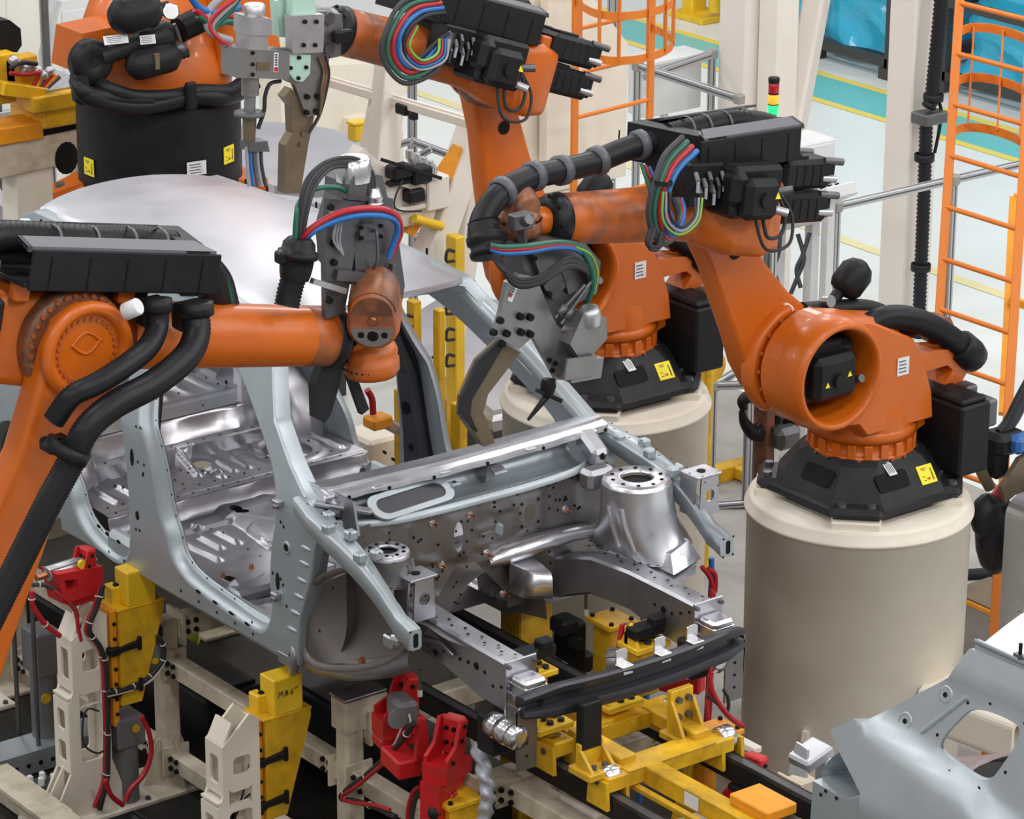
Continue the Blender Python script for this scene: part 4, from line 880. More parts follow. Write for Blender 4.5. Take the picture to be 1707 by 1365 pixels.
bundle(r1, W1, [(1100, 350, 4, 0), (1085, 390, 5, 2), (1082, 410, 3, 4), (1098, 412, -3, 3), (1105, 385, -5, 0)], ['black_wire', 'charcoal_wire'], [.3, .33, .34, .34, .33], .012)
bundle(r2, W2, [(735, 5, 3, 8), (690, 15, 9, 6), (662, 50, 9, 0), (655, 90, 9, -3), (678, 120, 3, -9), (712, 108, -5, -7), (735, 80, -6, -2), (752, 55, -2, 0)], ['charcoal_wire', 'green_hose', 'red_hose', 'blue_hose', 'black_wire'], [.24, .30, .33, .33, .32, .30, .26], .0125)
bundle(r2, W2, [(690, 40, 4, 2), (675, 80, 5, -2), (700, 108, 2, -5), (735, 95, -4, -4), (740, 65, -5, 0)], ['grey_wire', 'blue_hose', 'red_hose', 'lime_wire'], [.3, .33, .33, .31, .28], .007)
mb = MB(); mb.lathe(W1(1103, 300, .33), W1(1098, 330, .33)-W1(1103, 300, .33), [(0, .05), (.02, .05)], 14, None, False); mb.build('cable_strap', 'black_plastic', r1)
# robot 3: two heavy hoses from clips on the forearm down along the link
for nm, pts, rad in (('arm_hose', [W3(262, 508, -.26), W3(262, 545, -.28), W3(245, 580, -.34), (W3(205, 612, -.40)), W3(160, 640, -.42), W3(120, 660, -.40), W3(90, 700, -.36)], .042), ('arm_hose', [W3(325, 515, -.26), W3(328, 555, -.30), W3(310, 595, -.36), W3(255, 640, -.42), W3(190, 675, -.46), W3(145, 715, -.47), W3(118, 770, -.45), W3(80, 840, -.44), W3(40, 920, -.43), W3(0, 1000, -.43), W3(-40, 1080, -.43)], .052)):
    dress_hose(r3, I4, pts, rad, (), (.012, .004), nm)
for q, rad in (((262, 510), .055), ((326, 516), .066)):
    mb = MB(); p = W3(*q, -.26); mb.lathe(p+V((0, 0, .03)), (0, -.1, -1), [(0, rad-.02), (.005, rad), (.05, rad), (.055, rad-.02)], 18, None); mb.box(p+V((0, .04, -.03)), (rad*1.9, .07, .10), .01); mb.build('hose_clip', 'black_plastic', r3)
mb = MB(); p0, p1_ = W3(113, 735, -.44), W3(112, 765, -.45); ax = (W3(118, 770, -.45)-W3(150, 712, -.47)).normalized(); mb.lathe(p0.lerp(p1_, .5)-ax*.02, ax, [(0, .052), (0, .085), (.045, .085), (.045, .052)], 20, None, False); mb.box(p0.lerp(p1_, .5)+V((0, .08, .0)), (.10, .08, .05), .01); mb.build('hose_clamp', 'black_plastic', r3)
mb = MB(); p = W3(208, 520, -.30); mb.cyl(p, p+V((.03, -.05, .03)), .032, .032, 14, .004); mb.build('breather_cap', 'panel_grey', r3)
mb = MB(); mb.tube([W3(318, 425, .0), W3(345, 455, .0), W3(360, 500, .05), W3(375, 515, .12)], .062, 14, 8); mb.build('dress_hose', 'rubber', r3)
bundle(r3, W3, [(300, 405, 0, 4), (340, 420, -3, 4), (375, 455, -4, 2), (388, 490, -4, 0), (392, 515, -4, 0)], ['black_wire', 'charcoal_wire', 'green_hose'], 0.0, .008)
mb = MB()
for q in ((425, 540), ): pass
# --- wrists
def wrist(root, W, hub, flange, drop, r=.075, m='rust_brown', ax=None, dk='orange'):
    """ball-shaped wrist head with the round flange below it"""
    hub, flange = V(hub), V(flange); mb = MB(); ax = V(ax) if ax is not None else (flange-hub)
    mb.ell(hub, (r*1.12, r*1.05, r*1.25), None, 22); q = MB()
    mb.lathe(hub, (0, 1, 0) if abs(ax.y) < .7 else (1, 0, 0), [(-.085, .03), (-.085, .055), (-.07, .07), (.07, .07), (.085, .055), (.085, .03)], 24)
    h = mb.build('wrist_head', m, root)
    mb = MB(); a = ax.normalized(); mb.lathe(flange-a*drop, a, [(0, .05), (.02, .09), (.04, .105), (.05, .098), (.06, .105), (.09, .112), (.12, .10), (.13, .07)], 28); mb.bolts([flange-a*(drop-.045)+(frame(a)[1]*math.cos(t)+frame(a)[2]*math.sin(t))*.104 for t in [i*PI/10 for i in range(20)]], a, .008, .006, 'void')
    mb.build('wrist_flange', dk, root); return h
wrist(r1, W1, W1(864, 342, .03), W1(862, 372, .06), .07, .082, 'rust_brown', (0, 0, -1), 'rust_brown')
ax3 = V((.74, -.62, -.26)).normalized(); u3 = V((0, 0, 1)).cross(ax3).normalized(); w3 = ax3.cross(u3)
c3_ = at(624, 512, X=.31); stad = [(.095*math.cos(t), .035+.095*math.sin(t)) for t in [PI*i/10 for i in range(11)]] + [(.104*math.cos(t), -.038+.104*math.sin(t)) for t in [PI+PI*i/10 for i in range(11)]]
mb = MB(); R = [[c3_+ax3*d+u3*(x*k)+w3*(z*k) for x, z in stad] for d, k in ((-.13, .7), (-.11, .92), (-.05, 1), (.06, 1), (.085, .95), (.098, .84))]; mb.loft(R, None, True, True); wb(mb, 'wrist_head', 'orange_worn', r3)
mb = MB(); up_ = [q for q in stad if q[1] > -.02]; mb.loft([[c3_+ax3*d+u3*(x*k)+w3*(z*k) for x, z in up_] for d, k in ((-.10, .97), (-.05, 1.03), (.06, 1.03), (.09, .96))], None, False, True, closed_ring=False); mb.prism([(x*.84, z*.84) for x, z in up_], c3_+ax3*.099, u3, w3, .006); wb(mb, 'wrist_cover', 'rust_brown', r3)
mb = MB(); lo_ = [(x*.80, z*.80) for x, z in stad if z < .02]; mb.prism(lo_, c3_+ax3*.101, u3, w3, .008); mb.spots([c3_+ax3*.106+u3*x+w3*z for x, z in ((-.045, -.06), (.045, -.06))], ax3, .013, 'void', 14); mb.spots([c3_+ax3*.106+w3*-.065], ax3, .022, 'void', 16); mb.lathe(c3_+ax3*.104+w3*.005, ax3, [(0, .018), (.008, .014)], 14, 'copper'); wb(mb, 'wrist_cap', 'chrome', r3)
mb = MB(); f3 = at(617, 575, X=.17); mb.lathe(f3, (.05, .03, -1), [(-.02, .06), (0, .10), (.02, .108), (.05, .104), (.055, .111), (.10, .111), (.125, .095), (.13, .05)], 36); mb.bolts([f3+V((.106*math.cos(t), .106*math.sin(t), -.085)) for t in [i*PI/14 for i in range(28)]], (0, 0, -1), .008, .003, 'void'); wb(mb, 'wrist_flange', 'orange_worn', r3)
mb = MB(); mb.loft([rring(W3(555, 560, 0), .055, .05, .04), rring(W3(600, 560, 0), .055, .055, .04), rring(W3(630, 545, .0), .05, .06, .04)], None, True, True); mb.build('wrist_arm', 'orange', r3)
mb = MB(); a, c = W2(560, 52, 0), W2(535, 48, 0); mb.lathe(a, c-a, [(0, .09), (.05, .11), (.12, .11), (.13, .06)], 24); mb.build('wrist_flange', 'gun_steel', r2)
# ================================================================ ASSEMBLY JIG UNDER THE CAR
def W(mb, name, m, parent=None, auto=None): return wb(mb, name, m, parent, auto)
def single(mb, name, m, label, cat, base=None, group=None, auto=None):
    """a one-mesh thing whose origin sits at its base"""
    if base is None:
        lo = min(p.z for p in mb.v); n = len(mb.v); base = V((sum(p.x for p in mb.v)/n, sum(p.y for p in mb.v)/n, lo))
    base = V(base); mb.v = [p-base for p in mb.v]
    o = mb.build(name, m, None, auto); o.location = base
    return tag(o, label, cat, group)
mb = MB(); mb.box((-2.0, -.15, FLOOR+.005), (9.0, 3.3, .01)); struct('trim_1', mb, 'base_steel', 'dark steel floor plate under the jig')  # near-black plate covering the floor under the whole jig
for i in range(7):
    pass
# cream frame
jf = thing('jig_frame', 'cream welded steel frame of posts and beams carrying the car and the black rails', 'frame', (-1.2, .02, FLOOR))
def post(x, y, top, cap=None, w=.10):
    mb = MB(); mb.box((x, y, (FLOOR+.01+top)/2), (w, w, top-FLOOR-.01), .012)
    for a in (0, 1): 
        for s in (-1, 1):
            o = V((x, y, FLOOR+.02)); u = V((s, 0, 0)) if a == 0 else V((0, s, 0))
            mb.prism([(w*.5-.002, 0), (w*.5+.11, 0), (w*.5+.02, .24), (w*.5-.002, .24)], o, u, (0, 0, 1), .012)
    mb.box((x, y, FLOOR+.022), (w+.26, w+.26, .022), .004)
    if cap: mb.prism([(-.06, 0), (.06, 0), (.17, .08), (.17, .16), (-.06, .16)], (x, y, top-.06), (0, cap, 0), (0, 0, 1), .12); mb.box((x, y+cap*.05, top+.104), (.13, .24, .015), .003, m='sheet_dark')
    W(mb, 'post', 'cream_dirty', jf)
for x, y, top, cap in ((-2.88, -.60, .66, None), (-1.28, -.60, .72, 1), (.42, -.60, .70, None), (-4.4, -.60, .66, None), (-2.88, .66, .66, None), (-1.28, .66, .70, None), (.42, .66, .70, None), (-4.4, .66, .66, None), (-2.05, .62, .5, None)): post(x, y, top, cap)
def beam(p0, p1, w=.09, h=.09, m='cream_dirty', bolts=True):
    mb = MB(); p0, p1 = V(p0), V(p1); mb.bar(p0, p1, w, h, None, .006)
    d, s, u = frame(p1-p0)
    if bolts:
        for p, k in ((p0, 1), (p1, -1)):
            mb.bar(p+d*k*.01, p+d*k*.025, w+.06, h+.06)
            mb.bolts([p+d*k*.05+s*a*(w/2)+u*b for a in (-1,) for b in (-.025, .025)] + [p+d*k*.10+s*-(w/2)+u*b for b in (-.025, .025)], -s, .014, .014, 'void')
    W(mb, 'beam', m, jf)
for z in (.43, -.09):
    beam((-4.35, -.60, z), (-2.93, -.60, z)); beam((-2.83, -.60, z), (-1.33, -.60, z)); beam((-1.23, -.60, z), (.37, -.60, z)); beam((-2.83, .66, z), (-1.33, .66, z)); beam((-1.23, .66, z), (.37, .66, z))
beam((-1.28, -.55, .66), (-1.28, .61, .66), .10, .11); beam((-2.88, -.55, .60), (-2.88, .61, .60), .10, .11); beam((.42, -.55, .62), (.42, .61, .62), .10, .12); beam((-.45, -.52, .62), (-.45, .58, .62), .16, .10); beam((-.45, -.30, .60), (.40, -.30, .60), .14, .10); beam((-4.4, -.55, .6), (-4.4, .61, .6), .1, .11)
mb = MB(); p = at(985, 1350, Z=.62); mb.box(p, (.26, .16, .10), .008); W(mb, 'pad', 'cream_white', jf)
mb = MB(); mb.box((.06, .56, .68), (.22, .15, .03), .004); mb.box((.06, .56, .32), (.11, .10, .70), .01); mb.box((.02, .64, .73), (.26, .05, .03), .004); W(mb, 'pad', 'cream_white', jf)
# rails
for y, lab in ((-.31, 'black rail on the near side running under the car engine bay'), (.345, 'black rail on the far side running under the car engine bay')):
    t = thing('slide_rail', lab, 'rail', (-1.1, y, .74), group=None)
    mb = MB(); mb.box((-1.1, y, .80), (6.4, .075, .105), .008); W(mb, 'rail_beam', 'rail_black', t)
    mb = MB(); mb.box((-1.1, y-.01, .856), (6.4, .04, .008), .002); W(mb, 'rail_cap', 'rail_top', t)
    mb = MB()
    for x in (-2.88, -1.28, .42): mb.box((x, y, .735), (.14, .12, .03), .004)
    W(mb, 'rail_foot', 'rail_black', t)
mb = MB(); p = at(1300, 1290, Z=.90); mb.box((p.x+.45, .345, .88), (.36, .085, .05), .01); single(mb, 'rail_stop', 'rail_black', 'black stop block bolted on the far rail near the next car', 'stop block')
# yellow taper lift units and cream towers on the near side
def tower(X, top, label):
    """cream riser tower with window cut-outs; plates lie across the car"""
    t = thing('riser_tower', label, 'tower', (X, -1.08, FLOOR+.01))
    mid = FLOOR+.01+(top-FLOOR)*.60
    def plate(y0, y1, x, nm):
        mb = MB()
        out = [(y0-.17, FLOOR+.01), (y1+.10, FLOOR+.01), (y1, FLOOR+.30), (y1, top-.04), (y1-.05, top), (y0+.04, top-.10), (y0, top-.13), (y0, mid+.04), (y0-.03, mid-.04), (y0-.03, FLOOR+.28)]
        hs = [rrect(y0+.055, mid+.12, y1-.05, top-.20, .02), rrect(y0+.03, FLOOR+.68, y1-.045, mid-.06, .025), rrect(y0+.03, FLOOR+.32, y1-.045, FLOOR+.62, .025)]
        mb.prism(out, (x, 0, 0), (0, 1, 0), (0, 0, 1), .014, hs); W(mb, nm, 'cream', t)
    plate(-1.20, -1.00, X+.065, 'side_plate'); plate(-1.20, -1.00, X-.065, 'side_plate')
    mb = MB()   # outer ladder face with windows
    for z0, z1, y in ((FLOOR+.28, mid-.02, -1.228), (mid+.03, top-.13, -1.196)):
        wn = [rrect(-.035, z0+.05, .035, (z0+z1)/2-.03, .015), rrect(-.035, (z0+z1)/2+.03, .035, z1-.05, .015)] if z0 < mid-.1 else [rrect(-.035, z0+.05, .035, z1-.06, .015)]
        mb.prism([(-.07, z0), (.07, z0), (.07, z1), (-.07, z1)], (X, y, 0), (1, 0, 0), (0, 0, 1), .014, wn)
    mb.box((X, -1.205, mid), (.14, .06, .012)); mb.bar((X, -1.19, top-.13), (X, -1.14, top-.03), .13, .014); mb.box((X, -1.005, (FLOOR+top)/2+.1), (.12, .014, top-FLOOR-.3)); mb.prism([(-1.40, FLOOR+.02), (-1.235, FLOOR+.02), (-1.235, FLOOR+.30)], (X, 0, 0), (0, 1, 0), (0, 0, 1), .012)
    W(mb, 'web_plate', 'cream', t)
    mb = MB(); mb.box((X, -1.10, FLOOR+.022), (.26, .66, .024), .004); mb.bolts([(X+a, -1.10+b, FLOOR+.034) for a in (-.1, .1) for b in (-.28, .28)], (0, 0, 1), .015, .015, 'gunmetal'); W(mb, 'foot_plate', 'cream', t)
    return t
def lift(X, zt, label, dz=0):
    t = thing('lift_unit', label, 'lift unit', (X, -.86, dz))
    mb = MB(); mb.box((X, -.975, zt-.30), (.13, .035, .62), .006); mb.bolts([(X+.066, -.975, zt-.06-.08*i) for i in range(7)], (1, 0, 0), .010, .008, 'void'); W(mb, 'guide_plate', 'amber', t)
    mb = MB(); R = []
    for z, y0, y1 in ((zt, -.955, -.70), (zt-.04, -.955, -.70), (zt-.50, -.955, -.84)): R.append([V((X-.08, y0, z)), V((X+.08, y0, z)), V((X+.08, y1, z)), V((X-.08, y1, z))])
    mb.loft(R[::-1], None, True, False); mb.box((X, -.83, zt+.006), (.17, .27, .012), .003); W(mb, 'taper_column', 'yellow', t)
    mb = MB(); mb.box((X+.02, -.82, zt+.10), (.12, .16, .18), .006); mb.box((X-.03, -.92, zt+.05), (.08, .05, .10), .006); mb.bolts([(X-.02, -.91, zt+.10), (X-.02, -.91, zt+.06)], (1, 0, 0), .014, .02, 'void'); W(mb, 'head_block', 'yellow_clean', t)
    for z in (zt-.20, zt-.42):
        mb = MB(); mb.bar((X+.075, -.99, z), (X+.10, -.86, z+.02), .03, .025); mb.box((X+.10, -.855, z+.02), (.02, .02, .07), .004); mb.box((X+.07, -.985, z), (.05, .06, .04), .005); W(mb, 'sensor_bracket', 'black_plastic', t)
    mb = MB(); mb.box((X, -.90, zt-.66), (.15, .16, .16), .01); mb.cyl((X, -.90, FLOOR+.03), (X, -.90, zt-.7), .065, n=18); mb.cyl((X+.076, -.88, zt-.64), (X+.082, -.88, zt-.64), .022, m='yellow', n=14); W(mb, 'lift_cylinder', 'grey_paint', t)
    return t
tower(-2.83, .86, 'cream riser tower with four cut-out windows at lower left, red cables along its edge'); lift(-2.80, .83, 'yellow tapered lift unit behind the cream tower at lower left')
tower(-1.50, .80, 'cream riser tower cut by the bottom edge of the photo, beside the handwritten yellow block'); l2 = lift(-1.53, .72, 'yellow tapered lift unit with handwriting under the front end of the sill')
mb = MB(); a = V((-1.53+.083, -.82, .83))   # the handwritten marking M865
def strokes(mb, segs, o, U, Wv, s, r):
    for l in segs: mb.tube([V(o)+V(U)*(x*s)+V(Wv)*(y*s) for x, y in l], r, 5, 1, None, None, True, None, False)
strokes(mb, [[(0, 0), (.3, 1), (.5, .4), (.7, 1), (1, 0)], [(1.4, .5), (1.8, .8), (1.5, 1), (1.3, .75), (1.9, .25), (1.6, 0), (1.3, .25), (1.8, .6)], [(2.7, 1), (2.3, .4), (2.5, 0), (2.8, .25), (2.4, .45)], [(3.7, 1), (3.2, 1), (3.2, .6), (3.6, .5), (3.5, 0), (3.1, .05)]], a+V((0, -.06, -.01)), (0, 1, 0), (0, 0, 1), .03, .0022)
W(mb, 'handwriting', 'black_wire', l2)
tower(-4.25, .80, 'cream riser tower behind the orange robot arm at the left edge'); 
# red toggle clamps -------------------------------------------------------------
def clamp(X, Y, Z, label, yaw=0.0, k=1.0, cyl_len=.22):
    t = thing('toggle_clamp', label, 'clamp', (X, Y, Z), yaw)
    mb = MB(); mb.prism([(-.10, 0), (.10, 0), (.11, .07), (.05, .09), (-.10, .09)], (0, 0, 0), (0, 1, 0), (0, 0, 1), .13*k); mb.box((0, -.02, -.03), (.11, .17, .05), .008); t1_ = mb.build('bracket', 'red', t)
    for s in (-1, 1):
        mb = MB(); mb.prism([(-.09, .08), (.03, .08), (.075, .26), (.02, .27), (-.02, .16), (-.09, .12)], (s*.055, 0, 0), (0, 1, 0), (0, 0, 1), .018); mb.bolts([(s*.064, .045, .24), (s*.064, .02, .18), (s*.064, -.05, .10)], (s, 0, 0), .011, .008, 'void'); mb.build('cheek_plate', 'red', t)
    mb = MB(); mb.box((0, .06, .18), (.095, .06, .18), .008); mb.bolts([(.02, .028, .22), (-.02, .028, .22), (.02, .028, .15), (-.02, .028, .15)], (0, -1, 0), .011, .01, 'void'); mb.build('jaw_block', 'red', t)
    return t
def cylinder(o, d, L, r, root, m='grey_paint', rod=.1):
    mb = MB(); d = V(d).normalized(); mb.cyl(V(o), V(o)+d*L, r, n=18, ch=.006); mb.box(V(o)+d*(L*.5), (.02, .02, .02)); mb.cyl(V(o)+d*L, V(o)+d*(L+rod), r*.3, n=10, m='chrome'); 
    for a in range(4):
        _, s, u = frame(d); q = (s*math.cos(a*PI/2+.78)+u*math.sin(a*PI/2+.78))*r*1.02; mb.cyl(V(o)+q, V(o)+q+d*L, r*.12, n=6, m='sheet_dark')
    return mb.build('air_cylinder', m, root)
# large red clamp at the left front wheel arch
k1 = clamp(-.50, -.62, .72, 'red toggle clamp on the yellow column at the left front rail', .35)
mb = MB(); mb.prism([(-.06, -.14), (.03, -.12), (.05, .05), (-.06, .08)], (.0, -.08, -.06), (0, 1, 0), (0, 0, 1), .10); mb.box((.03, -.02, -.14), (.06, .06, .16), .01); mb.bolts([(.062, -.02, -.19)], (1, 0, 0), .018, .012, 'void'); mb.build('link_lever', 'red', k1)
cylinder((.02, -.13, -.55), (0, .0, 1), .24, .062, k1, 'aluminium', .16); mb = MB(); mb.ell((.02, -.13, -.12), (.032, .032, .032), None, 14); mb.lathe((.02, -.13, -.33), (0, 0, 1), [(0, .07), (.03, .07), (.05, .04), (.07, .022)], 18); mb.build('rod_eye', 'black_plastic', k1)
k2 = clamp(-.90, -.60, .78, 'red clamp with a grey flat cylinder behind the cream post', -.2); mb = MB(); mb.box((.10, -.02, .16), (.16, .10, .12), .02); mb.cyl((.18, -.08, .16), (.19, -.08, .16), .05, n=16); mb.build('flat_cylinder', 'grey_paint', k2)
mb = MB(); mb.box((.17, -.06, -.06), (.20, .12, .09), .01); mb.prism([(0, 0), (.08, 0), (.05, .2), (.02, .2)], (.27, -.04, -.02), (0, 1, 0), (0, 0, 1), .03); mb.build('extension_block', 'red', k2)
k3 = clamp(-2.84, -1.09, .93, 'red clamp under the car sill at the lower left, topped by a silver valve', .1, 1.0); mb = MB(); mb.prism([(-.16, -.02), (.13, -.02), (.13, .14), (-.20, .18)], (.0, -.02, .02), (0, 1, 0), (0, 0, 1), .16, [[(-.14, .06), (-.06, .06), (-.06, .11), (-.15, .13)]]); mb.build('guard_plate', 'red', k3)
cylinder((-.02, -.22, .17), (.0, 1, .0), .30, .045, k3, 'aluminium', .05); mb = MB(); mb.cyl((.04, -.02, .20), (.06, -.02, .20), .028, m=None, n=16); mb.build('gauge_cap', 'yellow_clean', k3)
mb = MB(); mb.cyl((-.02, -.30, .17), (-.02, -.23, .17), .022, n=10); mb.build('brass_fitting', 'copper', k3)
k3.scale = (.82, .82, .82)
k4 = clamp(-.62, .52, .82, 'red clamp with a silver cylinder behind the black bumper beam', .4, 1.0); cylinder((-.05, -.12, .14), (.9, .3, .1), .20, .06, k4, 'aluminium', .03)
mb = MB(); mb.box((.14, .06, .02), (.34, .07, .09), .01); mb.box((.32, .06, .08), (.06, .07, .16), .01); mb.build('arm', 'red', k4)
k5 = clamp(.28, .46, .52, 'red clamp beside the yellow carriage under the far rail', .2, .8)
# yellow columns below clamps
def ycol(x, y, z0, z1, w, d, label, m='yellow'):
    t = thing('clamp_stand', label, 'column', (x, y, z0)); mb = MB(); mb.box((x, y, (z0+z1)/2), (w, d, z1-z0), .008); W(mb, 'column_body', m, t)
    mb = MB(); mb.box((x, y, z1+.012), (w+.05, d+.05, .025), .004); mb.bolts([(x+a*(w*.5), y+b*(d*.5), z1+.025) for a in (-1, 1) for b in (-1, 1)], (0, 0, 1), .012, .012, 'void'); W(mb, 'cap_plate', m, t); return t
ycol(-.46, -.60, FLOOR, .62, .15, .17, 'yellow column under the red clamp beside the silver wrapped hose'); ycol(-.30, -.62, FLOOR, .40, .22, .30, 'low yellow box column at the bottom edge beside the silver wrapped hose')
ycol(-1.45, .56, FLOOR, .98, .16, .20, 'yellow column with black clamp jaws under the far front rail'); ycol(-.85, .60, FLOOR, 1.02, .14, .12, 'narrow yellow column behind the bumper beam on the far side')
t = ycol(-.12, .60, FLOOR, .72, .12, .20, 'yellow and amber column under the far rail beside the big pedestal', 'amber')
mb = MB(); mb.prism([(0, 0), (.22, 0), (.0, .75)], (-.12, .50, .0), (0, -1, 0), (0, 0, 1), .04); W(mb, 'gusset', 'yellow', t)
jt = thing('clamp_jaw', 'black clamp jaw block on the yellow column under the far front rail', 'clamp', (-1.30, .50, 1.0))
mb = MB(); q = at(950, 1065, X=-1.05); mb.box(q, (.16, .10, .22), .02); mb.box(q+V((.03, -.06, .10)), (.12, .10, .08), .015); mb.box(q+V((.02, .05, -.12)), (.10, .10, .10), .015); mb.cyl(q+V((.08, -.05, .03)), q+V((.14, -.05, .03)), .03, n=12); W(mb, 'jaw_body', 'black_plastic', jt)
# shuttle carriage on the rails ------------------------------------------------
sc = thing('shuttle_carriage', 'yellow wheeled carriage on the black rails under the bumper beam', 'carriage', (.1, .0, .86))
for x, z in ((.25, .905), (-.12, .93)):
    mb = MB(); mb.box((x, .0, z), (.12, .72, .075), .008); mb.box((x, .0, z+.040), (.13, .50, .008), .002); W(mb, 'cross_beam', 'yellow', sc)
    for y in (-.31, .345):
        for e_ in (-.055, .055): mb = MB(); mb.prism([(-.07, -.08), (.07, -.08), (.06, .05), (-.06, .05)], (x, y+e_, z-.03), (1, 0, 0), (0, 0, 1), .018); W(mb, 'fork_plate', 'yellow', sc)
        mb = MB(); mb.lathe((x, y-.04, .915), (0, 1, 0), [(0, .03), (0, .05), (.01, .056), (.07, .056), (.08, .05), (.08, .03)], 24); mb.cyl((x+.0, y-.07, .915), (x, y+.07, .915), .016, n=12, m='gunmetal'); W(mb, 'wheel', 'chrome', sc)
for x0, x1, y, z, w, h, nm in ((.25, 1.75, -.11, .90, .09, .09, 'draw_beam'), (.22, 1.75, -.19, .85, .03, .03, 'guide_bar'), (-.12, .25, .22, .95, .09, .07, 'side_beam'), (-.12, .25, -.2, .95, .09, .07, 'side_beam')):
    mb = MB(); mb.box(((x0+x1)/2, y, z), (x1-x0, w, h), .006); W(mb, nm, 'yellow', sc)
mb = MB(); mb.box((.62, -.157, .90), (.09, .003, .06)); W(mb, 'paper_label', 'sticker_white', sc)
def upright(x, y, z, hgt, m='yellow', pad='black_plastic', ph=.2):
    mb = MB(); mb.box((x, y, z+.02), (.15, .18, .035), .005); mb.box((x-.04, y, z+hgt/2), (.03, .13, hgt), .004)
    for s in (-1, 1): mb.prism([(-.03, .03), (.07, .03), (-.02, hgt*.8), (-.03, hgt*.8)], (x, y+s*.06, z), (1, 0, 0), (0, 0, 1), .016)
    mb.bolts([(x+.03, y+.03, z+.04), (x+.03, y-.03, z+.04)], (0, 0, 1), .015, .014, 'gunmetal'); W(mb, 'upright', m, sc)
    if pad: mb = MB(); mb.box((x-.045, y, z+hgt+ph*.35), (.05, .11, ph), .006); W(mb, 'locating_pad', pad, sc)
upright(.20, -.345, .925, .14, 'yellow', 'rail_black', .22); upright(.15, .205, .915, .23, 'yellow', None)
for q_ in ((.126, .18, 1.02), (.126, .235, 1.10), (.126, .18, 1.10), (.126, .235, 1.02)): mb = MB(); mb.bolts([q_], (1, 0, 0), .016, .02, 'gunmetal'); W(mb, 'bolt', 'gunmetal', sc)
for x, y, z in ((-.16, -.33, 1.02), (-.14, .05, 1.03), (-.5, -.15, 1.10), (-.40, .42, 1.12)):
    mb = MB(); mb.box((x, y, z), (.15, .20, .03), .005); mb.box((x-.02, y-.02, z+.05), (.03, .14, .10), .004); mb.prism([(-.06, 0), (.06, 0), (.0, .11)], (x, y-.08, z+.012), (1, 0, 0), (0, 0, 1), .02); mb.bolts([(x+.04+.05*a, y+.05+.06*b, z+.015) for a in (0, -1) for b in (0, -1)], (0, 0, 1), .017, .016, 'black_wire'); W(mb, 'bracket_plate', 'yellow_clean', sc)
for x, y in ((-.5, -.15), (-.40, .42)):
    mb = MB(); mb.box((x+.02, y, 1.20), (.08, .20, .06), .01); mb.box((x+.04, y+.04, 1.24), (.06, .08, .05), .01); W(mb, 'support_pad', 'black_plastic', sc)
    mb = MB(); mb.box((x, y, (1.10+.90)/2), (.10, .12, .24), .008); W(mb, 'bracket_post', 'yellow', sc)
mb = MB(); mb.box((-.45, .13, .95), (.10, .70, .08), .008); mb.box((-.28, -.05, .95), (.40, .09, .07), .006); W(mb, 'rear_frame', 'yellow', sc)
mb = MB(); mb.box((.92, -.02, .97), (.24, .17, .05), .006); mb.box((.92, -.06, .92), (.1, .1, .06)); W(mb, 'end_plate', 'amber', sc)
for (x, y, z, lab) in ((-.06, -.62, 1.10, 'shiny cylindrical crash absorber sleeve under the near crash box'), (-.05, .50, 1.16, 'shiny cylindrical crash absorber sleeve under the far crash box')):
    t = thing('support_sleeve', lab, 'sleeve', (x, y, z-.06)); mb = MB(); mb.lathe((x-.11, y, z), (1, 0, 0), [(0, .04), (.0, .055), (.05, .058), (.055, .05), (.07, .05), (.075, .06), (.13, .06), (.135, .052), (.15, .052), (.155, .058), (.19, .055), (.20, .03)], 24); W(mb, 'sleeve_body', 'chrome', t)
    mb = MB(); mb.box((x-.12, y+.02, z-.05), (.12, .11, .18), .01); W(mb, 'sleeve_mount', 'rail_black', t)
# spring pins hanging below
for q, lab in (((700, 1150), 'slim locating pin hanging below the near wheel arch'), ((977, 1015), 'slim locating pin hanging below the far front rail')):
    mb = MB(); p = at(*q, X=-.75 if q[0] < 800 else -.95); mb.cyl(p, p+V((0, 0, .10)), .008, n=8, m='gunmetal'); mb.cyl(p-V((0, 0, .03)), p, .012, n=8); single(mb, 'locating_pin', 'white_wire', lab, 'pin')
# grey lift cylinders left of the first tower, black frames
X, Y = -3.5, -.95
t = thing('lift_cylinder', 'dark grey lift cylinder with yellow cap standing left of the first cream tower', 'cylinder', (X, Y, FLOOR))
mb = MB(); mb.box((X, Y, .36), (.18, .14, .24), .01); mb.cyl((X, Y, FLOOR+.02), (X, Y, .26), .07, n=20); mb.box((X, Y, FLOOR+.02), (.26, .24, .04), .01); W(mb, 'cylinder_body', 'grey_paint', t)
for s in (-1, 1): mb = MB(); mb.cyl((X+s*.10, Y-.10, FLOOR+.02), (X+s*.10, Y-.10, .74), .012, n=10); W(mb, 'guide_rod', 'gunmetal', t)
mb = MB(); mb.cyl((X+.07, Y-.03, .12), (X+.076, Y-.03, .12), .028, n=16); W(mb, 'cap', 'yellow', t)
p = at(254, 1080, X=-2.78); t = thing('air_cylinder', 'small grey cylinder with a black head hanging beside the first yellow lift unit', 'cylinder', p-V((0, 0, .12)))
mb = MB(); mb.cyl(p-V((0, 0, .12)), p+V((0, 0, .06)), .045, n=18, ch=.006); mb.cyl(p+V((.042, -.012, -.05)), p+V((.048, -.014, -.05)), .018, m='yellow', n=12); W(mb, 'cylinder_body', 'grey_paint', t)
mb = MB(); mb.cyl(p+V((0, 0, .06)), p+V((0, 0, .11)), .055, n=18, ch=.008); mb.bolts([p+V((.04*math.cos(a), .04*math.sin(a), .11)) for a in (0, 1.6, 3.1, 4.7)], (0, 0, 1), .010, .02); W(mb, 'head', 'black_plastic', t)
mb = MB(); mb.cyl(p+V((0, 0, .11)), p+V((0, 0, .30)), .014, n=10); W(mb, 'piston_rod', 'chrome', t)
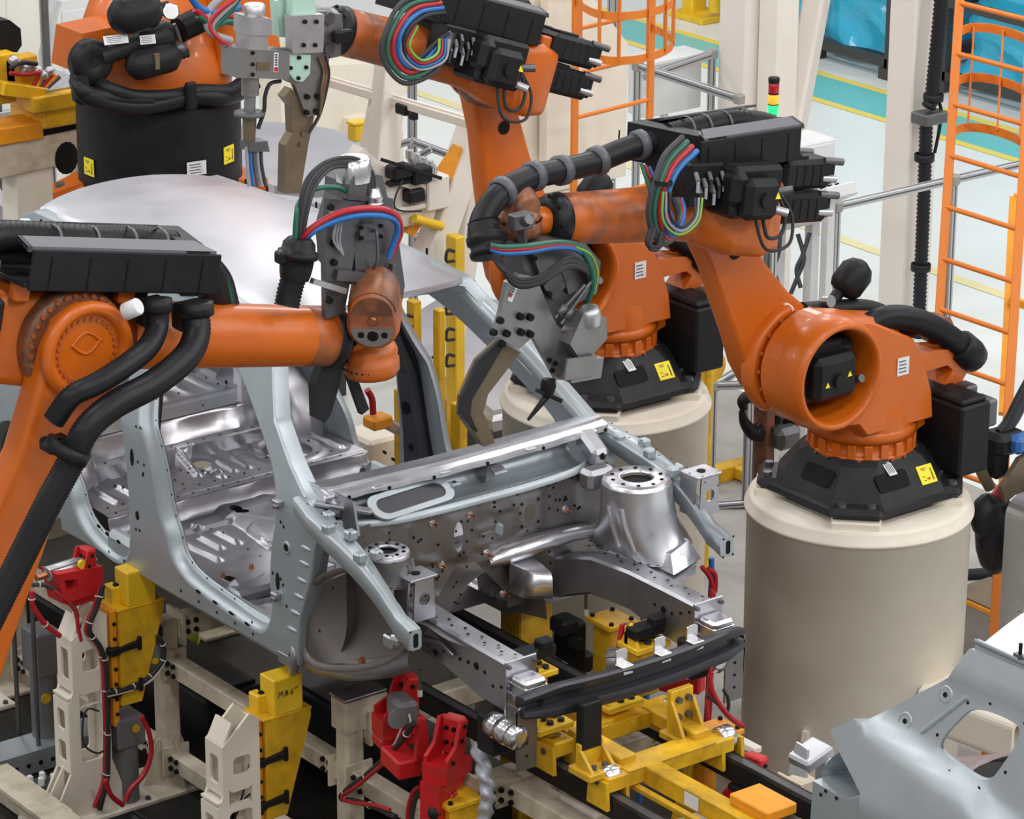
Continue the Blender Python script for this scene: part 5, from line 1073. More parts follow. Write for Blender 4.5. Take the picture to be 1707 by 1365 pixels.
mb = MB(); mb.bar(p+V((-.01, -.06, -.02)), p+V((-.03, -.20, -.02)), .04, .05); W(mb, 'mounting_arm', 'black_plastic', t)
# dark machine covers on the floor
for (x, y, z, a, b, c, lab) in ((-3.9, -.25, -.02, 2.2, .35, .4, 'black trunking under the middle of the car'), (-2.0, .15, .0, 1.6, .30, .42, 'black trunking under the front of the car'), (-2.15, -.95, -.16, .5, .35, .17, 'black box on the floor right of the first cream tower')):
    mb = MB(); mb.box((x, y, z), (a, b, c), .015); mb.box((x, y, z+c/2+.01), (a*.96, b*.9, .02), .004); single(mb, 'cable_trunking', 'rail_black', lab, 'trunking')
mb = MB(); p = at(50, 1275, Z=FLOOR+.12); q = at(95, 1250, Z=FLOOR+.12)
mb.prism([(-.10, -.06), (.10, -.06), (.10, .06), (-.10, .06)], (-3.45, -1.06, FLOOR+.08), (1, 0, 0), (0, 0, 1), .75, [rrect(-.085, -.045, .085, .045, .005)]); mb.spots([V((-3.349, -1.35+.07*i, FLOOR+.07)) for i in range(9)], (1, 0, 0), .013, 'void'); single(mb, 'cable_duct', 'galv', 'galvanised cable duct lying on the floor at the lower left', 'cable duct')
t = thing('valve_manifold', 'grey valve block with white plugs left of the first cream tower', 'valve block', (-3.05, -1.28, FLOOR+.01)); mb = MB(); mb.box((-3.05, -1.28, FLOOR+.07), (.14, .24, .10), .006); W(mb, 'block', 'gunmetal', t)
for i in range(6): mb = MB(); mb.box((-3.07+.05*(i % 2), -1.36+.035*i, FLOOR+.145), (.03, .028, .05), .006); W(mb, 'plug', 'sticker_white', t)
t = thing('valve_manifold', 'row of valves with red hoses on the floor right of the first cream tower', 'valve block', (-2.55, -1.05, FLOOR+.01)); mb = MB(); mb.box((-2.52, -1.05, FLOOR+.05), (.08, .50, .08), .006); W(mb, 'block', 'black_plastic', t)
for i in range(7): mb = MB(); mb.cyl((-2.47, -1.26+.07*i, FLOOR+.07), (-2.43, -1.26+.07*i, FLOOR+.10), .014, n=8); W(mb, 'fitting', 'chrome', t)
for i in range(4): mb = MB(); mb.tube([(-2.46, -1.2+.08*i, FLOOR+.09), (-2.40, -1.10+.08*i, FLOOR+.10+.01*i), (-2.35, -.8+.03*i, FLOOR+.05+.02*i), (-2.34, -.55+.02*i, FLOOR+.04+.02*i)], .013, 8); W(mb, 'red_hose', 'red_hose', t)
mb = MB(); mb.bar(at(0, 1300, Z=FLOOR+.10), at(110, 1380, Z=FLOOR+.10), .09, .16); mb.bar(at(0, 1292, Z=FLOOR+.19), at(120, 1380, Z=FLOOR+.19), .16, .02); single(mb, 'floor_channel', 'cream_dirty', 'cream steel channel along the floor in the bottom left corner', 'channel')
# rags
for q, y, lab in (((312, 1055), .30, 'crumpled lime yellow rag seen under the sill beside the cream post'), ((552, 1205), .20, 'crumpled lime yellow rag seen under the car near the tall cream post')):
    mb = MB(); c = at(*q, Y=y); o0 = len(mb.v); mb.ell(c, (.10, .05, .14), None, 18)
    for i in range(o0, len(mb.v)):
        p = mb.v[i]; k = 1+.18*math.sin(p.x*60+p.z*31)+.14*math.sin(p.z*73+p.y*50); mb.v[i] = c+(p-c)*k
    single(mb, 'rag', 'lime_rag', lab, 'rag')
    mb = MB(); mb.box((c.x, c.y+.03, (FLOOR+c.z-.13)/2), (.16, .12, c.z-.13-FLOOR), .01); single(mb, 'support_block', 'grey_paint', 'dark support under '+('the rag beside the cream post' if q[0] < 400 else 'the rag near the tall cream post'), 'support')
# hoses and cables around the jig ------------------------------------------------
def drop(p): return p+[V((p[-1].x, p[-1].y, .4)), V((p[-1].x-.05, p[-1].y, FLOOR+.02))]
def cable(pts, r, m, label, nm='air_hose', cat='hose', ties=0):
    mb = MB(); mb.tube(pts, r, 8, 8); 
    if ties:
        P_ = crom(pts, 8)
        for i in range(4, len(P_)-2, max(3, len(P_)//ties)): mb.lathe(P_[i], P_[i+1]-P_[i], [(0, r+.001), (.0, r+.004), (.006, r+.004), (.006, r+.001)], 10, 'white_wire', False)
    return single(mb, nm, m, label, cat)
A = lambda X, *q: [at(a, b, X=X) for a, b in q]
AY = lambda Y, *q: [at(a, b, Y=Y) for a, b in q]
cable(A(-2.74, (168, 975), (158, 1010), (146, 1038), (146, 1055), (163, 1075), (172, 1105), (174, 1150), (176, 1200), (176, 1250), (174, 1300), (158, 1345)), .013, 'red_hose', 'red hose running down the right edge of the first cream tower', ties=7)
cable(A(-2.72, (172, 975), (162, 1010), (150, 1040), (151, 1056), (168, 1080), (177, 1110), (178, 1150), (180, 1200), (180, 1260), (178, 1300), (166, 1350)), .013, 'black_wire', 'black hose running down the right edge of the first cream tower', ties=7)
cable(A(-2.78, (53, 975), (75, 975), (100, 990), (122, 1010), (130, 1035), (133, 1065)), .012, 'charcoal_wire', 'dark hose arching over to the top of the first cream tower', ties=3)
cable(A(-2.80, (53, 985), (55, 1010), (75, 1040), (100, 1060)), .014, 'red_hose', 'red hose looping behind the orange link arm at the left', ties=2)
cable(A(-2.76, (90, 985), (110, 1000), (126, 1020), (130, 1045), (135, 1068)), .010, 'red_hose', 'red hose dropping into the top of the first cream tower')
cable(A(-2.70, (178, 1156), (205, 1150), (232, 1140), (255, 1122), (272, 1098), (272, 1075), (262, 1060)), .012, 'black_wire', 'black hose curving under the yellow lift unit to the grey cylinder', ties=5)
cable(A(-2.70, (180, 1160), (205, 1154), (232, 1145), (258, 1128), (276, 1100)), .008, 'white_wire', 'pale wire curving under the yellow lift unit')
cable(A(-2.55, (236, 1195), (248, 1220), (252, 1255), (240, 1290), (218, 1315), (210, 1335)), .013, 'red_hose', 'red hose bowing out right of the first yellow lift unit')
cable(A(-2.55, (176, 1300), (185, 1325), (205, 1342)), .013, 'red_hose', 'short red hose at the foot of the first cream tower')
cable(A(-2.74, (165, 1185), (146, 1182), (138, 1205), (140, 1240), (160, 1255), (176, 1250)), .005, 'black_wire', 'thin black wire looped on the front of the first cream tower')
cable(A(-1.47, (432, 1240), (420, 1260), (410, 1300), (400, 1340), (392, 1365)), .005, 'black_wire', 'thin black wire down the face of the second cream tower')
cable(A(-1.47, (432, 1318), (415, 1325), (402, 1340)), .005, 'black_wire', 'short black wire low on the second cream tower')
cable(AY(-.70, (690, 1205), (665, 1240), (635, 1270), (610, 1292), (580, 1315), (569, 1330), (590, 1335), (625, 1345), (660, 1362)), .014, 'black_wire', 'black hose bent in a V across the tall cream post', ties=6)
cable(AY(-.71, (660, 1255), (625, 1285), (595, 1310), (570, 1328), (590, 1338), (625, 1342), (650, 1350)), .010, 'red_hose', 'red hose strapped under the bent black hose')
cable(AY(-.68, (676, 1185), (672, 1205), (660, 1235), (650, 1250)), .005, 'white_wire', 'white wire from the grey flat cylinder')
cable(AY(-.68, (682, 1190), (684, 1210), (668, 1235), (645, 1255)), .005, 'white_wire', 'white wire looping beside the first white wire')
cable(AY(-.66, (700, 1312), (690, 1320), (682, 1345), (680, 1370)), .013, 'red_hose', 'red hose arching beside the grey upright cylinder at the bottom edge')
cable(AY(-.65, (704, 1314), (695, 1325), (688, 1350), (686, 1370)), .012, 'charcoal_wire', 'dark hose arching beside the grey upright cylinder at the bottom edge')
P_ = AY(-.60, (795, 1238), (800, 1255), (806, 1280), (812, 1310), (812, 1335), (806, 1365), (800, 1390))
mb = MB(); o0 = 0; mb.tube(P_, .034, 14, 10)
for i in range(len(mb.v)): p = mb.v[i]; mb.v[i] = p+V((math.sin(p.z*95+p.y*60), math.cos(p.z*80), 0))*.006
single(mb, 'wrapped_hose', 'cover_grey', 'hose wrapped in crinkled silver cover beside the red clamp', 'hose')
cable(A(.12, (1183, 1125), (1187, 1150), (1200, 1175), (1220, 1198), (1238, 1210)), .013, 'red_hose', 'red hose hanging beside the far end of the bumper beam')
cable(A(.10, (1185, 1110), (1182, 1140), (1178, 1165), (1180, 1195)), .009, 'red_hose', 'second red hose hanging below the far crash box')
cable(A(.12, (1178, 1158), (1195, 1172), (1212, 1185), (1214, 1165), (1206, 1150)), .008, 'black_wire', 'black wire looped beside the far end of the bumper beam')
cable(drop(A(-.9, (1170, 945), (1182, 960), (1188, 980), (1184, 1005))), .012, 'red_hose', 'red hose arching behind the far front rail'); cable(drop(A(-.9, (1180, 948), (1192, 958), (1192, 985), (1188, 1005))), .012, 'red_hose', 'second red hose arching behind the far front rail')
cable(drop(A(-.95, (1186, 930), (1186, 970), (1184, 1010))), .014, 'blue_hose', 'blue hose standing behind the far fender rail end'); cable(drop(A(-1.0, (1072, 1015), (1074, 1050), (1078, 1085))), .016, 'blue_hose', 'blue hose hanging behind the far front rail')
# ================================================================ WELDING GUNS
def plate_px(mb, W_, yl, pts, t, m=None, holes=(), rt=None):
    """plate outlined by sight lines in an upright plane across the robot, real thickness t"""
    P_ = [W_(x, y, yl) for x, y in pts]; H = [[W_(x, y, yl) for x, y in h] for h in holes]
    mb.prism([(p.x, p.z) for p in P_], (0, P_[0].y, 0), (1, 0, 0), (0, 0, 1), t, [[(p.x, p.z) for p in h] for h in H], m)
def gun_root(label, rob, base):
    g = thing('welding_gun', label, 'welding gun', rob.location+Matrix.Rotation(rob.rotation_euler.z, 3, 'Z') @ V(base), rob.rotation_euler.z); return g
def GW(g):
    inv = world_basis(g).inverted(); s = 1 if g.rotation_euler.z < 0 else -1
    def f(px, py, yl): return inv @ at(px, py, X=g.location.x+s*yl)
    return f
def ring_bolts(mb, W_, yl, pts, r=.016, h=.018, m='void'):
    mb.bolts([W_(x, y, yl) for x, y in pts], (0, 1 if yl >= 0 else -1, 0), r, h, m, 10)
# ---- gun of the right robot (hangs over the far wing)
g = gun_root('grey welding gun hanging over the far front wing from the right robot', r1, W1(900, 500, .10)); G = GW(g)
mb = MB(); plate_px(mb, G, .10, [(842, 470), (862, 455), (890, 460), (915, 520), (935, 560), (990, 610), (985, 630), (925, 632), (885, 560), (862, 580), (838, 568), (820, 560), (832, 520)], .03); ring_bolts(mb, G, .118, [(821, 553), (843, 555), (832, 533), (835, 572), (866, 527), (882, 528), (867, 553), (882, 556)], .017, .02); ring_bolts(mb, G, .118, [(915, 600), (925, 605), (920, 617)], .012, .01)
mb.build('body_plate', 'gun_steel', g)
mb = MB(); plate_px(mb, G, .0, [(850, 400), (905, 395), (960, 400), (985, 430), (980, 480), (945, 500), (925, 545), (895, 520), (862, 470)], .14); mb.build('transformer', 'gunmetal', g)
mb = MB(); plate_px(mb, G, .095, [(930, 440), (962, 430), (978, 470), (945, 490)], .03); plate_px(mb, G, .09, [(880, 410), (915, 405), (945, 470), (920, 500), (905, 480)], .03); ring_bolts(mb, G, .11, [(905, 470), (915, 490), (890, 430)], .012, .012); mb.build('side_cover', 'gunmetal', g)
mb = MB(); plate_px(mb, G, .15, [(962, 518), (1000, 525), (1002, 560), (975, 590), (960, 600), (940, 570)], .09); c = G(983, 535, .17); mb.lathe(c-V((0, 0, .01)), (.15, .1, 1), [(0, .05), (.05, .052), (.075, .045), (.08, .03)], 22, 'aluminium'); mb.build('servo_motor', 'gun_steel', g)
mb = MB(); plate_px(mb, G, .16, [(945, 598), (995, 592), (990, 625), (940, 634)], .10); plate_px(mb, G, .215, [(945, 598), (995, 592), (990, 625), (940, 634)], .012); mb.build('end_box', 'gun_steel', g)
mb = MB()
R = [G(*q) for q in ((838, 575, .04), (800, 590, .04), (770, 670, .04), (775, 700, .04), (805, 740, .04))]
pts = [(830, 568), (862, 585), (808, 655), (800, 685), (820, 735), (802, 742), (765, 690), (768, 660), (795, 600)]
plate_px(mb, G, .04, pts, .05); mb.build('lower_arm', 'bronze', g)
mb = MB(); plate_px(mb, G, .07, [(830, 568), (840, 572), (785, 665), (782, 690), (795, 720), (765, 690), (768, 660), (795, 600)], .02); mb.build('arm_cover', 'black_cast', g)
mb = MB(); a, c, e = G(915, 632, .12), G(912, 660, .12), G(880, 700, .12); mb.lathe(a, c-a, [(0, .03), (.03, .036), (.06, .03), (.085, .02)], 14); mb.tube([c, c.lerp(e, .5), e], lambda t: .017-.010*t, 10, 3); mb.bar(G(895, 650, .12), G(935, 668, .12), .03, .02, None, .004); mb.build('electrode_holder', 'black_plastic', g)
mb = MB(); a = G(868, 368, .12); mb.box(a, (.10, .06, .07), .006); mb.bar(a, G(872, 410, .08), .03, .05); mb.cyl(a+V((0, .03, 0)), a+V((0, .06, .02)), .022, n=14); mb.build('bracket', 'gunmetal', g)
for k, (c_, o) in enumerate((('blue_hose', 0), ('red_hose', -6), ('green_hose', -10))):
    mb = MB(); mb.tube([G(818, 415+o*.6, .16), G(840, 422+o, .2), G(880, 420+o, .22), (G(930, 412+o*.8, .2)), G(965, 418+o*.6, .16), G(985, 445, .13+.02*k), G(988, 480, .12+.02*k), G(975, 510, .11)], .0125, 8, 8); mb.build('cable', c_, g)
for k in range(5):
    mb = MB(); mb.tube([G(820+3*k, 425, .14), G(838+2*k, 450+3*k, .19), G(868, 466+3*k, .2), G(905, 458+3*k, .22), G(945, 430+4*k, .2), G(975, 440+3*k, .17), G(992-2*k, 470, .15)], .010, 8, 8); mb.build('cable', 'charcoal_wire' if k % 2 else 'black_wire', g)
mb = MB(); mb.tube([G(960, 412, .18), G(985, 425, .16), G(996, 455, .15), G(990, 490, .14)], .006, 6, 8); mb.build('cable', 'lime_wire', g)
for a_, b_ in (((985, 470), (935, 540)), ((975, 475), (925, 530))):
    mb = MB(); p, q = G(*a_, .18), G(*b_, .18); mb.tube([p, p.lerp(q, .5), q], .008, 8, 3); mb.lathe(q.lerp(p, .35), q-p, [(0, .012), (0, .018), (.05, .018), (.05, .012)], 8); mb.build('probe_cable', 'gunmetal', g)
mb = MB(); plate_px(mb, G, .1165, [(846, 500), (857, 473), (864, 478), (853, 504)], .002); mb.build('maker_label', 'sticker_white', g)
mb = MB(); plate_px(mb, G, .119, [(849, 494), (851, 488), (855, 490), (852, 496)], .002, 'red')
for i in range(4): plate_px(mb, G, .119, [(852.5+1.6*i, 486-4*i), (856+1.6*i, 488-4*i), (856.8+1.6*i, 485.5-4*i), (853.3+1.6*i, 483.5-4*i)], .002)
mb.build('label_print', 'grey_edge', g)
# ---- gun of the left robot (stands up in front of the roof)
g = gun_root('grey welding gun standing up beside the silver roof on the left robot', r3, W3(610, 440, -.02)); G = GW(g)
mb = MB(); plate_px(mb, G, .02, [(560, 310), (640, 325), (660, 470), (655, 500), (575, 470), (545, 440), (540, 380)], .12); mb.build('transformer', 'gunmetal', g)
mb = MB(); plate_px(mb, G, -.06, [(545, 330), (600, 335), (580, 470), (570, 520), (540, 530), (538, 420)], .03); ring_bolts(mb, G, -.078, [(550, 345), (555, 405), (556, 437), (548, 500)], .014, .014); mb.build('body_plate', 'gunmetal', g)
mb = MB(); plate_px(mb, G, .0, [(562, 300), (575, 278), (618, 285), (628, 330), (560, 325)], .16); mb.build('motor_base', 'gunmetal', g)
mb = MB(); c = G(590, 300, -.02); mb.lathe(c, (0, 0, 1), [(0, .07), (.05, .072), (.06, .066), (.085, .066), (.09, .055)], 24); mb.build('servo_motor', 'chrome', g)
mb = MB(); plate_px(mb, G, -.055, [(585, 385), (642, 378), (645, 400), (640, 445), (588, 450)], .04, 'gunmetal'); plate_px(mb, G, -.08, [(598, 375), (638, 372), (638, 398), (598, 402)], .02); ring_bolts(mb, G, -.09, [(602, 379), (634, 376), (602, 397), (634, 394)], .009, .008); p = G(620, 385, -.09); mb.tube([p, p+V((0, -.03, 0)), p+V((.0, -.035, -.10)), G(622, 450, -.09)], .006, 8, 6); mb.build('control_box', 'gunmetal', g)
mb = MB(); mb.bar(G(560, 458, -.09), G(655, 466, -.09), .02, .04); mb.bar(G(520, 468, -.12), G(575, 485, -.10), .022, .022, m='aluminium'); mb.bar(G(655, 440, -.09), G(650, 470, -.09), .03, .02); mb.build('cross_strut', 'gunmetal', g)
mb = MB(); plate_px(mb, G, .06, [(548, 560), (575, 555), (560, 640), (545, 690), (535, 702), (522, 695), (520, 640)], .05); plate_px(mb, G, .06, [(568, 600), (580, 596), (612, 680), (600, 690)], .03); mb.build('electrode_arm', 'black_cast', g)
mb = MB(); a, c, e = G(499, 405, -.10), G(492, 455, -.10), G(478, 510, -.10)
mb.tube([c, c.lerp(e, .5)+V((0, .005, 0)), e], .05, 16, 6, (.014, .005)); mb.lathe(a, c-a, [(-.02, .045), (0, .062), (.03, .066), (.032, .078), (.055, .078), (.058, .066), (.09, .064), (.12, .06), (.14, .055)], 22); mb.box(a.lerp(c, .35)+V((-.07, 0, 0)), (.05, .05, .05), .008); mb.build('hose_gland', 'black_plastic', g)
for k, c_ in enumerate(('red_hose', 'blue_hose')):
    mb = MB(); o = 11*k; mb.tube([G(500+6*k, 402, -.10), G(520+3*k, 380+o*.5, -.13), G(560, 357+o, -.15), G(600, 348+o, -.17), G(640-2*k, 349+o, -.17), G(662-4*k, 362+o*.5, -.15), G(668-5*k, 385, -.13), G(658-4*k, 412, -.11), G(648, 430, -.10)], .0125, 8, 8); mb.build('cable', c_, g)
for k in range(4):
    mb = MB(); mb.tube([G(494+3*k, 402, -.10), G(500+4*k, 350, -.12), G(512+5*k, 300+2*k, -.10), G(545+3*k, 270+3*k, -.06), G(590, 264+5*k, -.05), G(618-2*k, 285+3*k, -.07), G(624-3*k, 325, -.08)], .010, 8, 8); mb.build('cable', 'charcoal_wire' if k % 2 else 'black_wire', g)
mb = MB(); mb.tube([G(491, 402, -.11), G(494, 360, -.12), G(500, 335, -.10), G(525, 315, -.08), G(560, 312, -.06), G(580, 320, -.06)], .010, 8, 8); mb.build('cable', 'green_hose', g)
for k in range(3):
    mb = MB(); mb.tube([G(548, 345+6*k, -.08), G(560+4*k, 370, -.10), G(556+5*k, 400, -.10), G(572, 425, -.09)], .005, 6, 6); mb.build('cable', 'grey_wire', g)
mb = MB(); p = G(624, 325, -.08); mb.lathe(p, (0, 0, -1), [(-.03, .02), (0, .03), (.01, .035), (.02, .03), (.03, .036)], 14); mb.build('connector', 'chrome', g)
# ---- gun of the far robot (hangs behind the roof)
g = gun_root('welding gun with mint plate and silver servo hanging behind the car roof', r2, W2(480, 80, .05)); G = GW(g)
mb = MB(); plate_px(mb, G, .06, [(485, 18), (548, 18), (545, 100), (530, 190), (508, 194), (488, 140), (460, 128), (420, 125), (420, 80), (484, 80)], .035); ring_bolts(mb, G, .08, [(511, 161), (528, 160), (510, 187), (526, 185), (420, 90), (420, 107), (421, 125)], .014, .016); mb.build('body_plate', 'gun_steel', g)
mb = MB(); plate_px(mb, G, .10, [(480, 25), (535, 22), (533, 85), (482, 88)], .06); ring_bolts(mb, G, .132, [(508, 36), (527, 36), (506, 75), (525, 75)], .011, .01); mb.build('mount_block', 'aluminium', g)
mb = MB(); plate_px(mb, G, .095, [(478, 88), (515, 90), (514, 122), (502, 135), (490, 134), (477, 118)], .03); plate_px(mb, G, .07, [(482, -40), (520, -40), (520, 24), (482, 24)], .06); plate_px(mb, G, .0, [(455, 0), (485, -20), (485, 60), (460, 60)], .06); ring_bolts(mb, G, .112, [(498, 96), (484, 113), (510, 112), (497, 130)], .010, .01); mb.build('mint_plate', 'mint', g)
mb = MB(); plate_px(mb, G, .06, [(381, 76), (470, 82), (470, 128), (381, 125)], .13); plate_px(mb, G, .127, [(428, 104), (450, 103), (450, 117), (428, 118)], .006, 'bronze'); ring_bolts(mb, G, .126, [(421, 88), (421, 107), (421, 124)], .010, .008); mb.build('gearbox', 'gun_steel', g)
mb = MB(); plate_px(mb, G, .06, [(402, 25), (440, 27), (440, 55), (402, 55)], .13); plate_px(mb, G, .06, [(404, 55), (436, 55), (436, 80), (404, 80)], .11); c = G(424, 24, .06); mb.lathe(c, (0, 0, 1), [(0, .052), (.04, .054), (.05, .045)], 22, 'aluminium'); mb.build('servo_motor', 'aluminium', g)
mb = MB(); a, b_, c, d_ = G(417, 125, .06), G(417, 158, .06), G(416, 185, .06), G(416, 195, .06); mb.cyl(a, b_, .042, n=20, m='gun_steel'); mb.cyl(b_, c, .028, n=16, m='gun_steel'); mb.lathe(c, d_-c, [(0, .03), (.005, .075), (.02, .075), (.025, .04)], 20, 'grey_edge'); mb.cyl(d_, G(415, 235, .06), .034, .03, 14, m='bronze'); plate_px(mb, G, .06, [(408, 235), (438, 232), (442, 250), (408, 250)], .08, 'gunmetal'); mb.build('electrode_ram', 'gun_steel', g)
for k, c_ in enumerate(('grey_wire', 'blue_hose', 'gunmetal', 'grey_wire', 'charcoal_wire')):
    mb = MB(); mb.tube([G(411+6*k, 245, .08), G(412+6*k, 275, .08), G(415+7*k, 310, .08)], .009, 8, 4); mb.build('cable', c_, g)
mb = MB(); plate_px(mb, G, .03, [(480, 145), (510, 188), (518, 192), (508, 240), (495, 320), (468, 320), (470, 240), (482, 220), (480, 175), (468, 160)], .06); ring_bolts(mb, G, .062, [(504, 222), (500, 240)], .012, .012, 'bronze'); mb.build('lower_arm', 'bronze', g)
mb = MB(); plate_px(mb, G, .055, [(540, 20), (566, 22), (563, 92), (545, 96)], .05); mb.lathe(G(548, 30, .085), (0, 1, 0), [(0, .03), (.012, .03)], 16, 'gunmetal'); mb.lathe(G(548, 82, .085), (0, 1, 0), [(0, .03), (.012, .03)], 16, 'gunmetal'); mb.box(G(570, 60, .12), (.10, .05, .06), .008, 'black_plastic'); mb.build('tool_changer', 'gun_steel', g)
for k, c_ in enumerate(('bronze', 'rust_brown', 'black_wire')):
    mb = MB(); mb.tube([G(532+5*k, 95, .09), G(540+4*k, 120, .09), G(536+4*k, 150, .10), G(533, 190, .09), G(515, 222, .08)], .008, 8, 6); mb.build('cable', c_, g)
mb = MB(); mb.tube([G(468, 135, .09), G(450, 140, .09), G(442, 160, .09), G(440, 185, .09), G(430, 215, .09)], .010, 8, 6); mb.build('cable', 'black_wire', g)
for k, c_ in enumerate(('red_hose', 'grey_wire', 'green_hose')):
    mb = MB(); mb.tube([G(430-10*k, -20, .05), G(375+5*k, 10+4*k, .02), G(350+4*k, 40+4*k, .0), G(365+3*k, 65+3*k, .03), G(385, 77, .05)], .012, 8, 8); mb.build('cable', c_, g)
mb = MB(); plate_px(mb, G, .127, [(457, 88), (464, 88), (463, 120), (456, 120)], .004); plate_px(mb, G, .13, [(457.5, 112), (463, 112), (463, 119), (457.5, 119)], .003, 'red')
for i in range(5): plate_px(mb, G, .13, [(458.5, 90+4.2*i), (462.5, 90+4.2*i), (462.5, 92.6+4.2*i), (458.5, 92.6+4.2*i)], .003, 'grey_edge')
mb.build('maker_label', 'sticker_white', g)
# ================================================================ PEDESTALS
def pedestal(x, y, label, top=1.31, r=.555, box=False):
    t = thing('robot_pedestal', label, 'pedestal', (x, y, FLOOR))
    mb = MB(); H = top-FLOOR; mb.lathe((0, 0, 0), (0, 0, 1), [(0, r-.01), (H-.078, r-.004), (H-.072, r+.010), (H-.058, r+.010), (H-.052, r-.006), (H-.014, r-.008), (H-.004, r-.02), (H-.0, r-.04), (H-.0, .02)], 72, None, False); mb.build('drum', 'cream', t)
    for sx_ in (-1, 1):
        for sy_ in (-1, 1): mb = MB(); Rf = Matrix.Rotation(math.atan2(sy_, sx_), 3, 'Z'); mb.box(Rf @ V((.43, 0, H+.013)), (.16, .24, .05), .008, None, None, Rf); mb.build('mounting_pad', 'cream', t)
    if box:
        mb = MB(); a = math.radians(-52); d = V((math.cos(a), math.sin(a), 0)); R = Matrix.Rotation(a, 3, 'Z')
        mb.box(d*(r+.03)+V((0, 0, H-.33)), (.07, .15, .17), .006, None, None, R); mb.box(d*(r+.075)+V((0, 0, H-.34)), (.03, .12, .15), .004, 'panel_grey', None, R); mb.build('junction_box', 'green_box', t)
    else:
        a = math.radians(-66); d = V((math.cos(a), math.sin(a), 0)); s = V((-d.y, d.x, 0))
        mb = MB(); mb.prism([(r-.01, 0), (r+.10, 0), (r+.02, .50), (r-.01, .50)], (0, 0, 0), d, (0, 0, 1), .03); mb.build('gusset', 'cream', t)
        a = math.radians(8); d = V((math.cos(a), math.sin(a), 0)); s = V((-d.y, d.x, 0))
        mb = MB(); R = []
        for k in (r-.02, r+.55): R.append([d*k+s*x_+V((0, 0, .62+z_)) for x_, z_ in rrect(-.16, -.11, .16, .11, .04)])
        R += [[R[1][0].lerp(p, 1)-d*0 for p in [d*(r+.55)+s*x_+V((0, 0, .62+z_)) for x_, z_ in rrect(-.14, -.09, .14, .09, .03)]], [d*(r+.1)+s*x_+V((0, 0, .62+z_)) for x_, z_ in rrect(-.14, -.09, .14, .09, .03)]]
        mb.loft(R, None, False, False); mb.build('cable_outlet', 'cream', t)
    return t
pedestal(-.849, 2.16, 'large round cream pedestal under the right robot'); pedestal(-2.781, 2.122, 'round cream pedestal with a green box, behind the far front wing', box=True); pedestal(.17, -4.045, 'round cream pedestal standing under the left robot')
# ================================================================ ROBOT ON THE BLACK DRUM, behind the roof
bx = thing('welding_robot', 'orange robot on a wide black drum base behind the silver roof, upper left', 'robot', (-5.80, 1.25, FLOOR))
C4 = V((-5.80, 1.25, 0)); K = lambda px, py, dx=.42: at(px, py, X=C4.x+dx)
mb = MB(); mb.lathe(C4+V((0, 0, 1.93)), (0, 0, 1), [(0, .47), (.02, .472), (.50, .472), (.52, .46), (.55, .40)], 56); dr = W(mb, 'drum_base', 'black_plastic', bx)
mb = MB(); mb.lathe(C4+V((0, 0, 1.83)), (0, 0, 1), [(0, .50), (.10, .50), (.11, .47)], 40)
for a in (-2.1, -.55, 1.0, 2.6):
    d = V((math.cos(a), math.sin(a), 0)); s = V((-d.y, d.x, 0)); mb.loft([[C4+d*.42+s*x_+V((0, 0, z)) for x_, z in ((-.16, 1.83), (.16, 1.83), (.16, 1.97), (-.16, 1.97))], [C4+d*.62+s*x_+V((0, 0, z)) for x_, z in ((-.10, 1.83), (.10, 1.83), (.10, 1.885), (-.10, 1.885))]], None, True, False); mb.cyl(C4+d*.57+V((0, 0, 1.88)), C4+d*.57+V((0, 0, 1.915)), .04, n=6, m='gunmetal')
W(mb, 'foot_ring', 'orange', bx)
mb = MB(); mb.cyl(C4+V((0, 0, FLOOR)), C4+V((0, 0, 1.83)), .46, n=40); W(mb, 'stand', 'cream', bx)
mb = MB(); R = []
for z, rx, ry, ox, oy in ((2.46, .42, .42, 0, 0), (2.62, .43, .44, 0, 0), (2.80, .36, .46, -.02, 0), (2.98, .30, .42, -.05, .05), (3.15, .2, .30, -.1, .10)): R.append([C4+V((ox+rx*math.cos(t), oy+ry*math.sin(t), z)) for t in [2*PI*i/28 for i in range(28)]])
mb.loft(R, None, True, True); q = K(150, 72, .15)
mb.loft([[q+V((a, b, c)) for a, b, c in ((.14, -.13, .1), (.14, .3, .12), (-.14, .3, .12), (-.14, -.13, .1))], [q+V((a, b, c)) for a, b, c in ((.16, -.16, -.12), (.16, .45, -.18), (-.16, .45, -.18), (-.16, -.16, -.12))]], None, True, False)
W(mb, 'rotating_column', 'orange', bx)
mb = MB(); q = K(150, 102, .40); mb.lathe(q-V((.05, 0, 0)), (1, 0, 0), [(0, .10), (.02, .125), (.09, .125), (.11, .10), (.112, .05), (.10, .03)], 30); mb.bar(q+V((-.04, 0, -.04)), K(150, 170, .36), .20, .10, (1, 0, 0), .03); W(mb, 'balancer_hub', 'black_plastic', bx)
mb = MB(); a, b_ = K(165, 95, .42), K(290, 52, .42); mb.lathe(a, b_-a, [(0, .055), (.25, .055), (.26, .075), (.44, .08), (.46, .07)], 22); W(mb, 'balancer_cylinder', 'black_cast', bx)
mb = MB(); a, b_ = K(298, 50, .42), K(335, 32, .40); mb.tube([a, a.lerp(b_, .5), b_], .075, 16, 6, (.022, .012)); W(mb, 'bellows', 'rubber', bx)
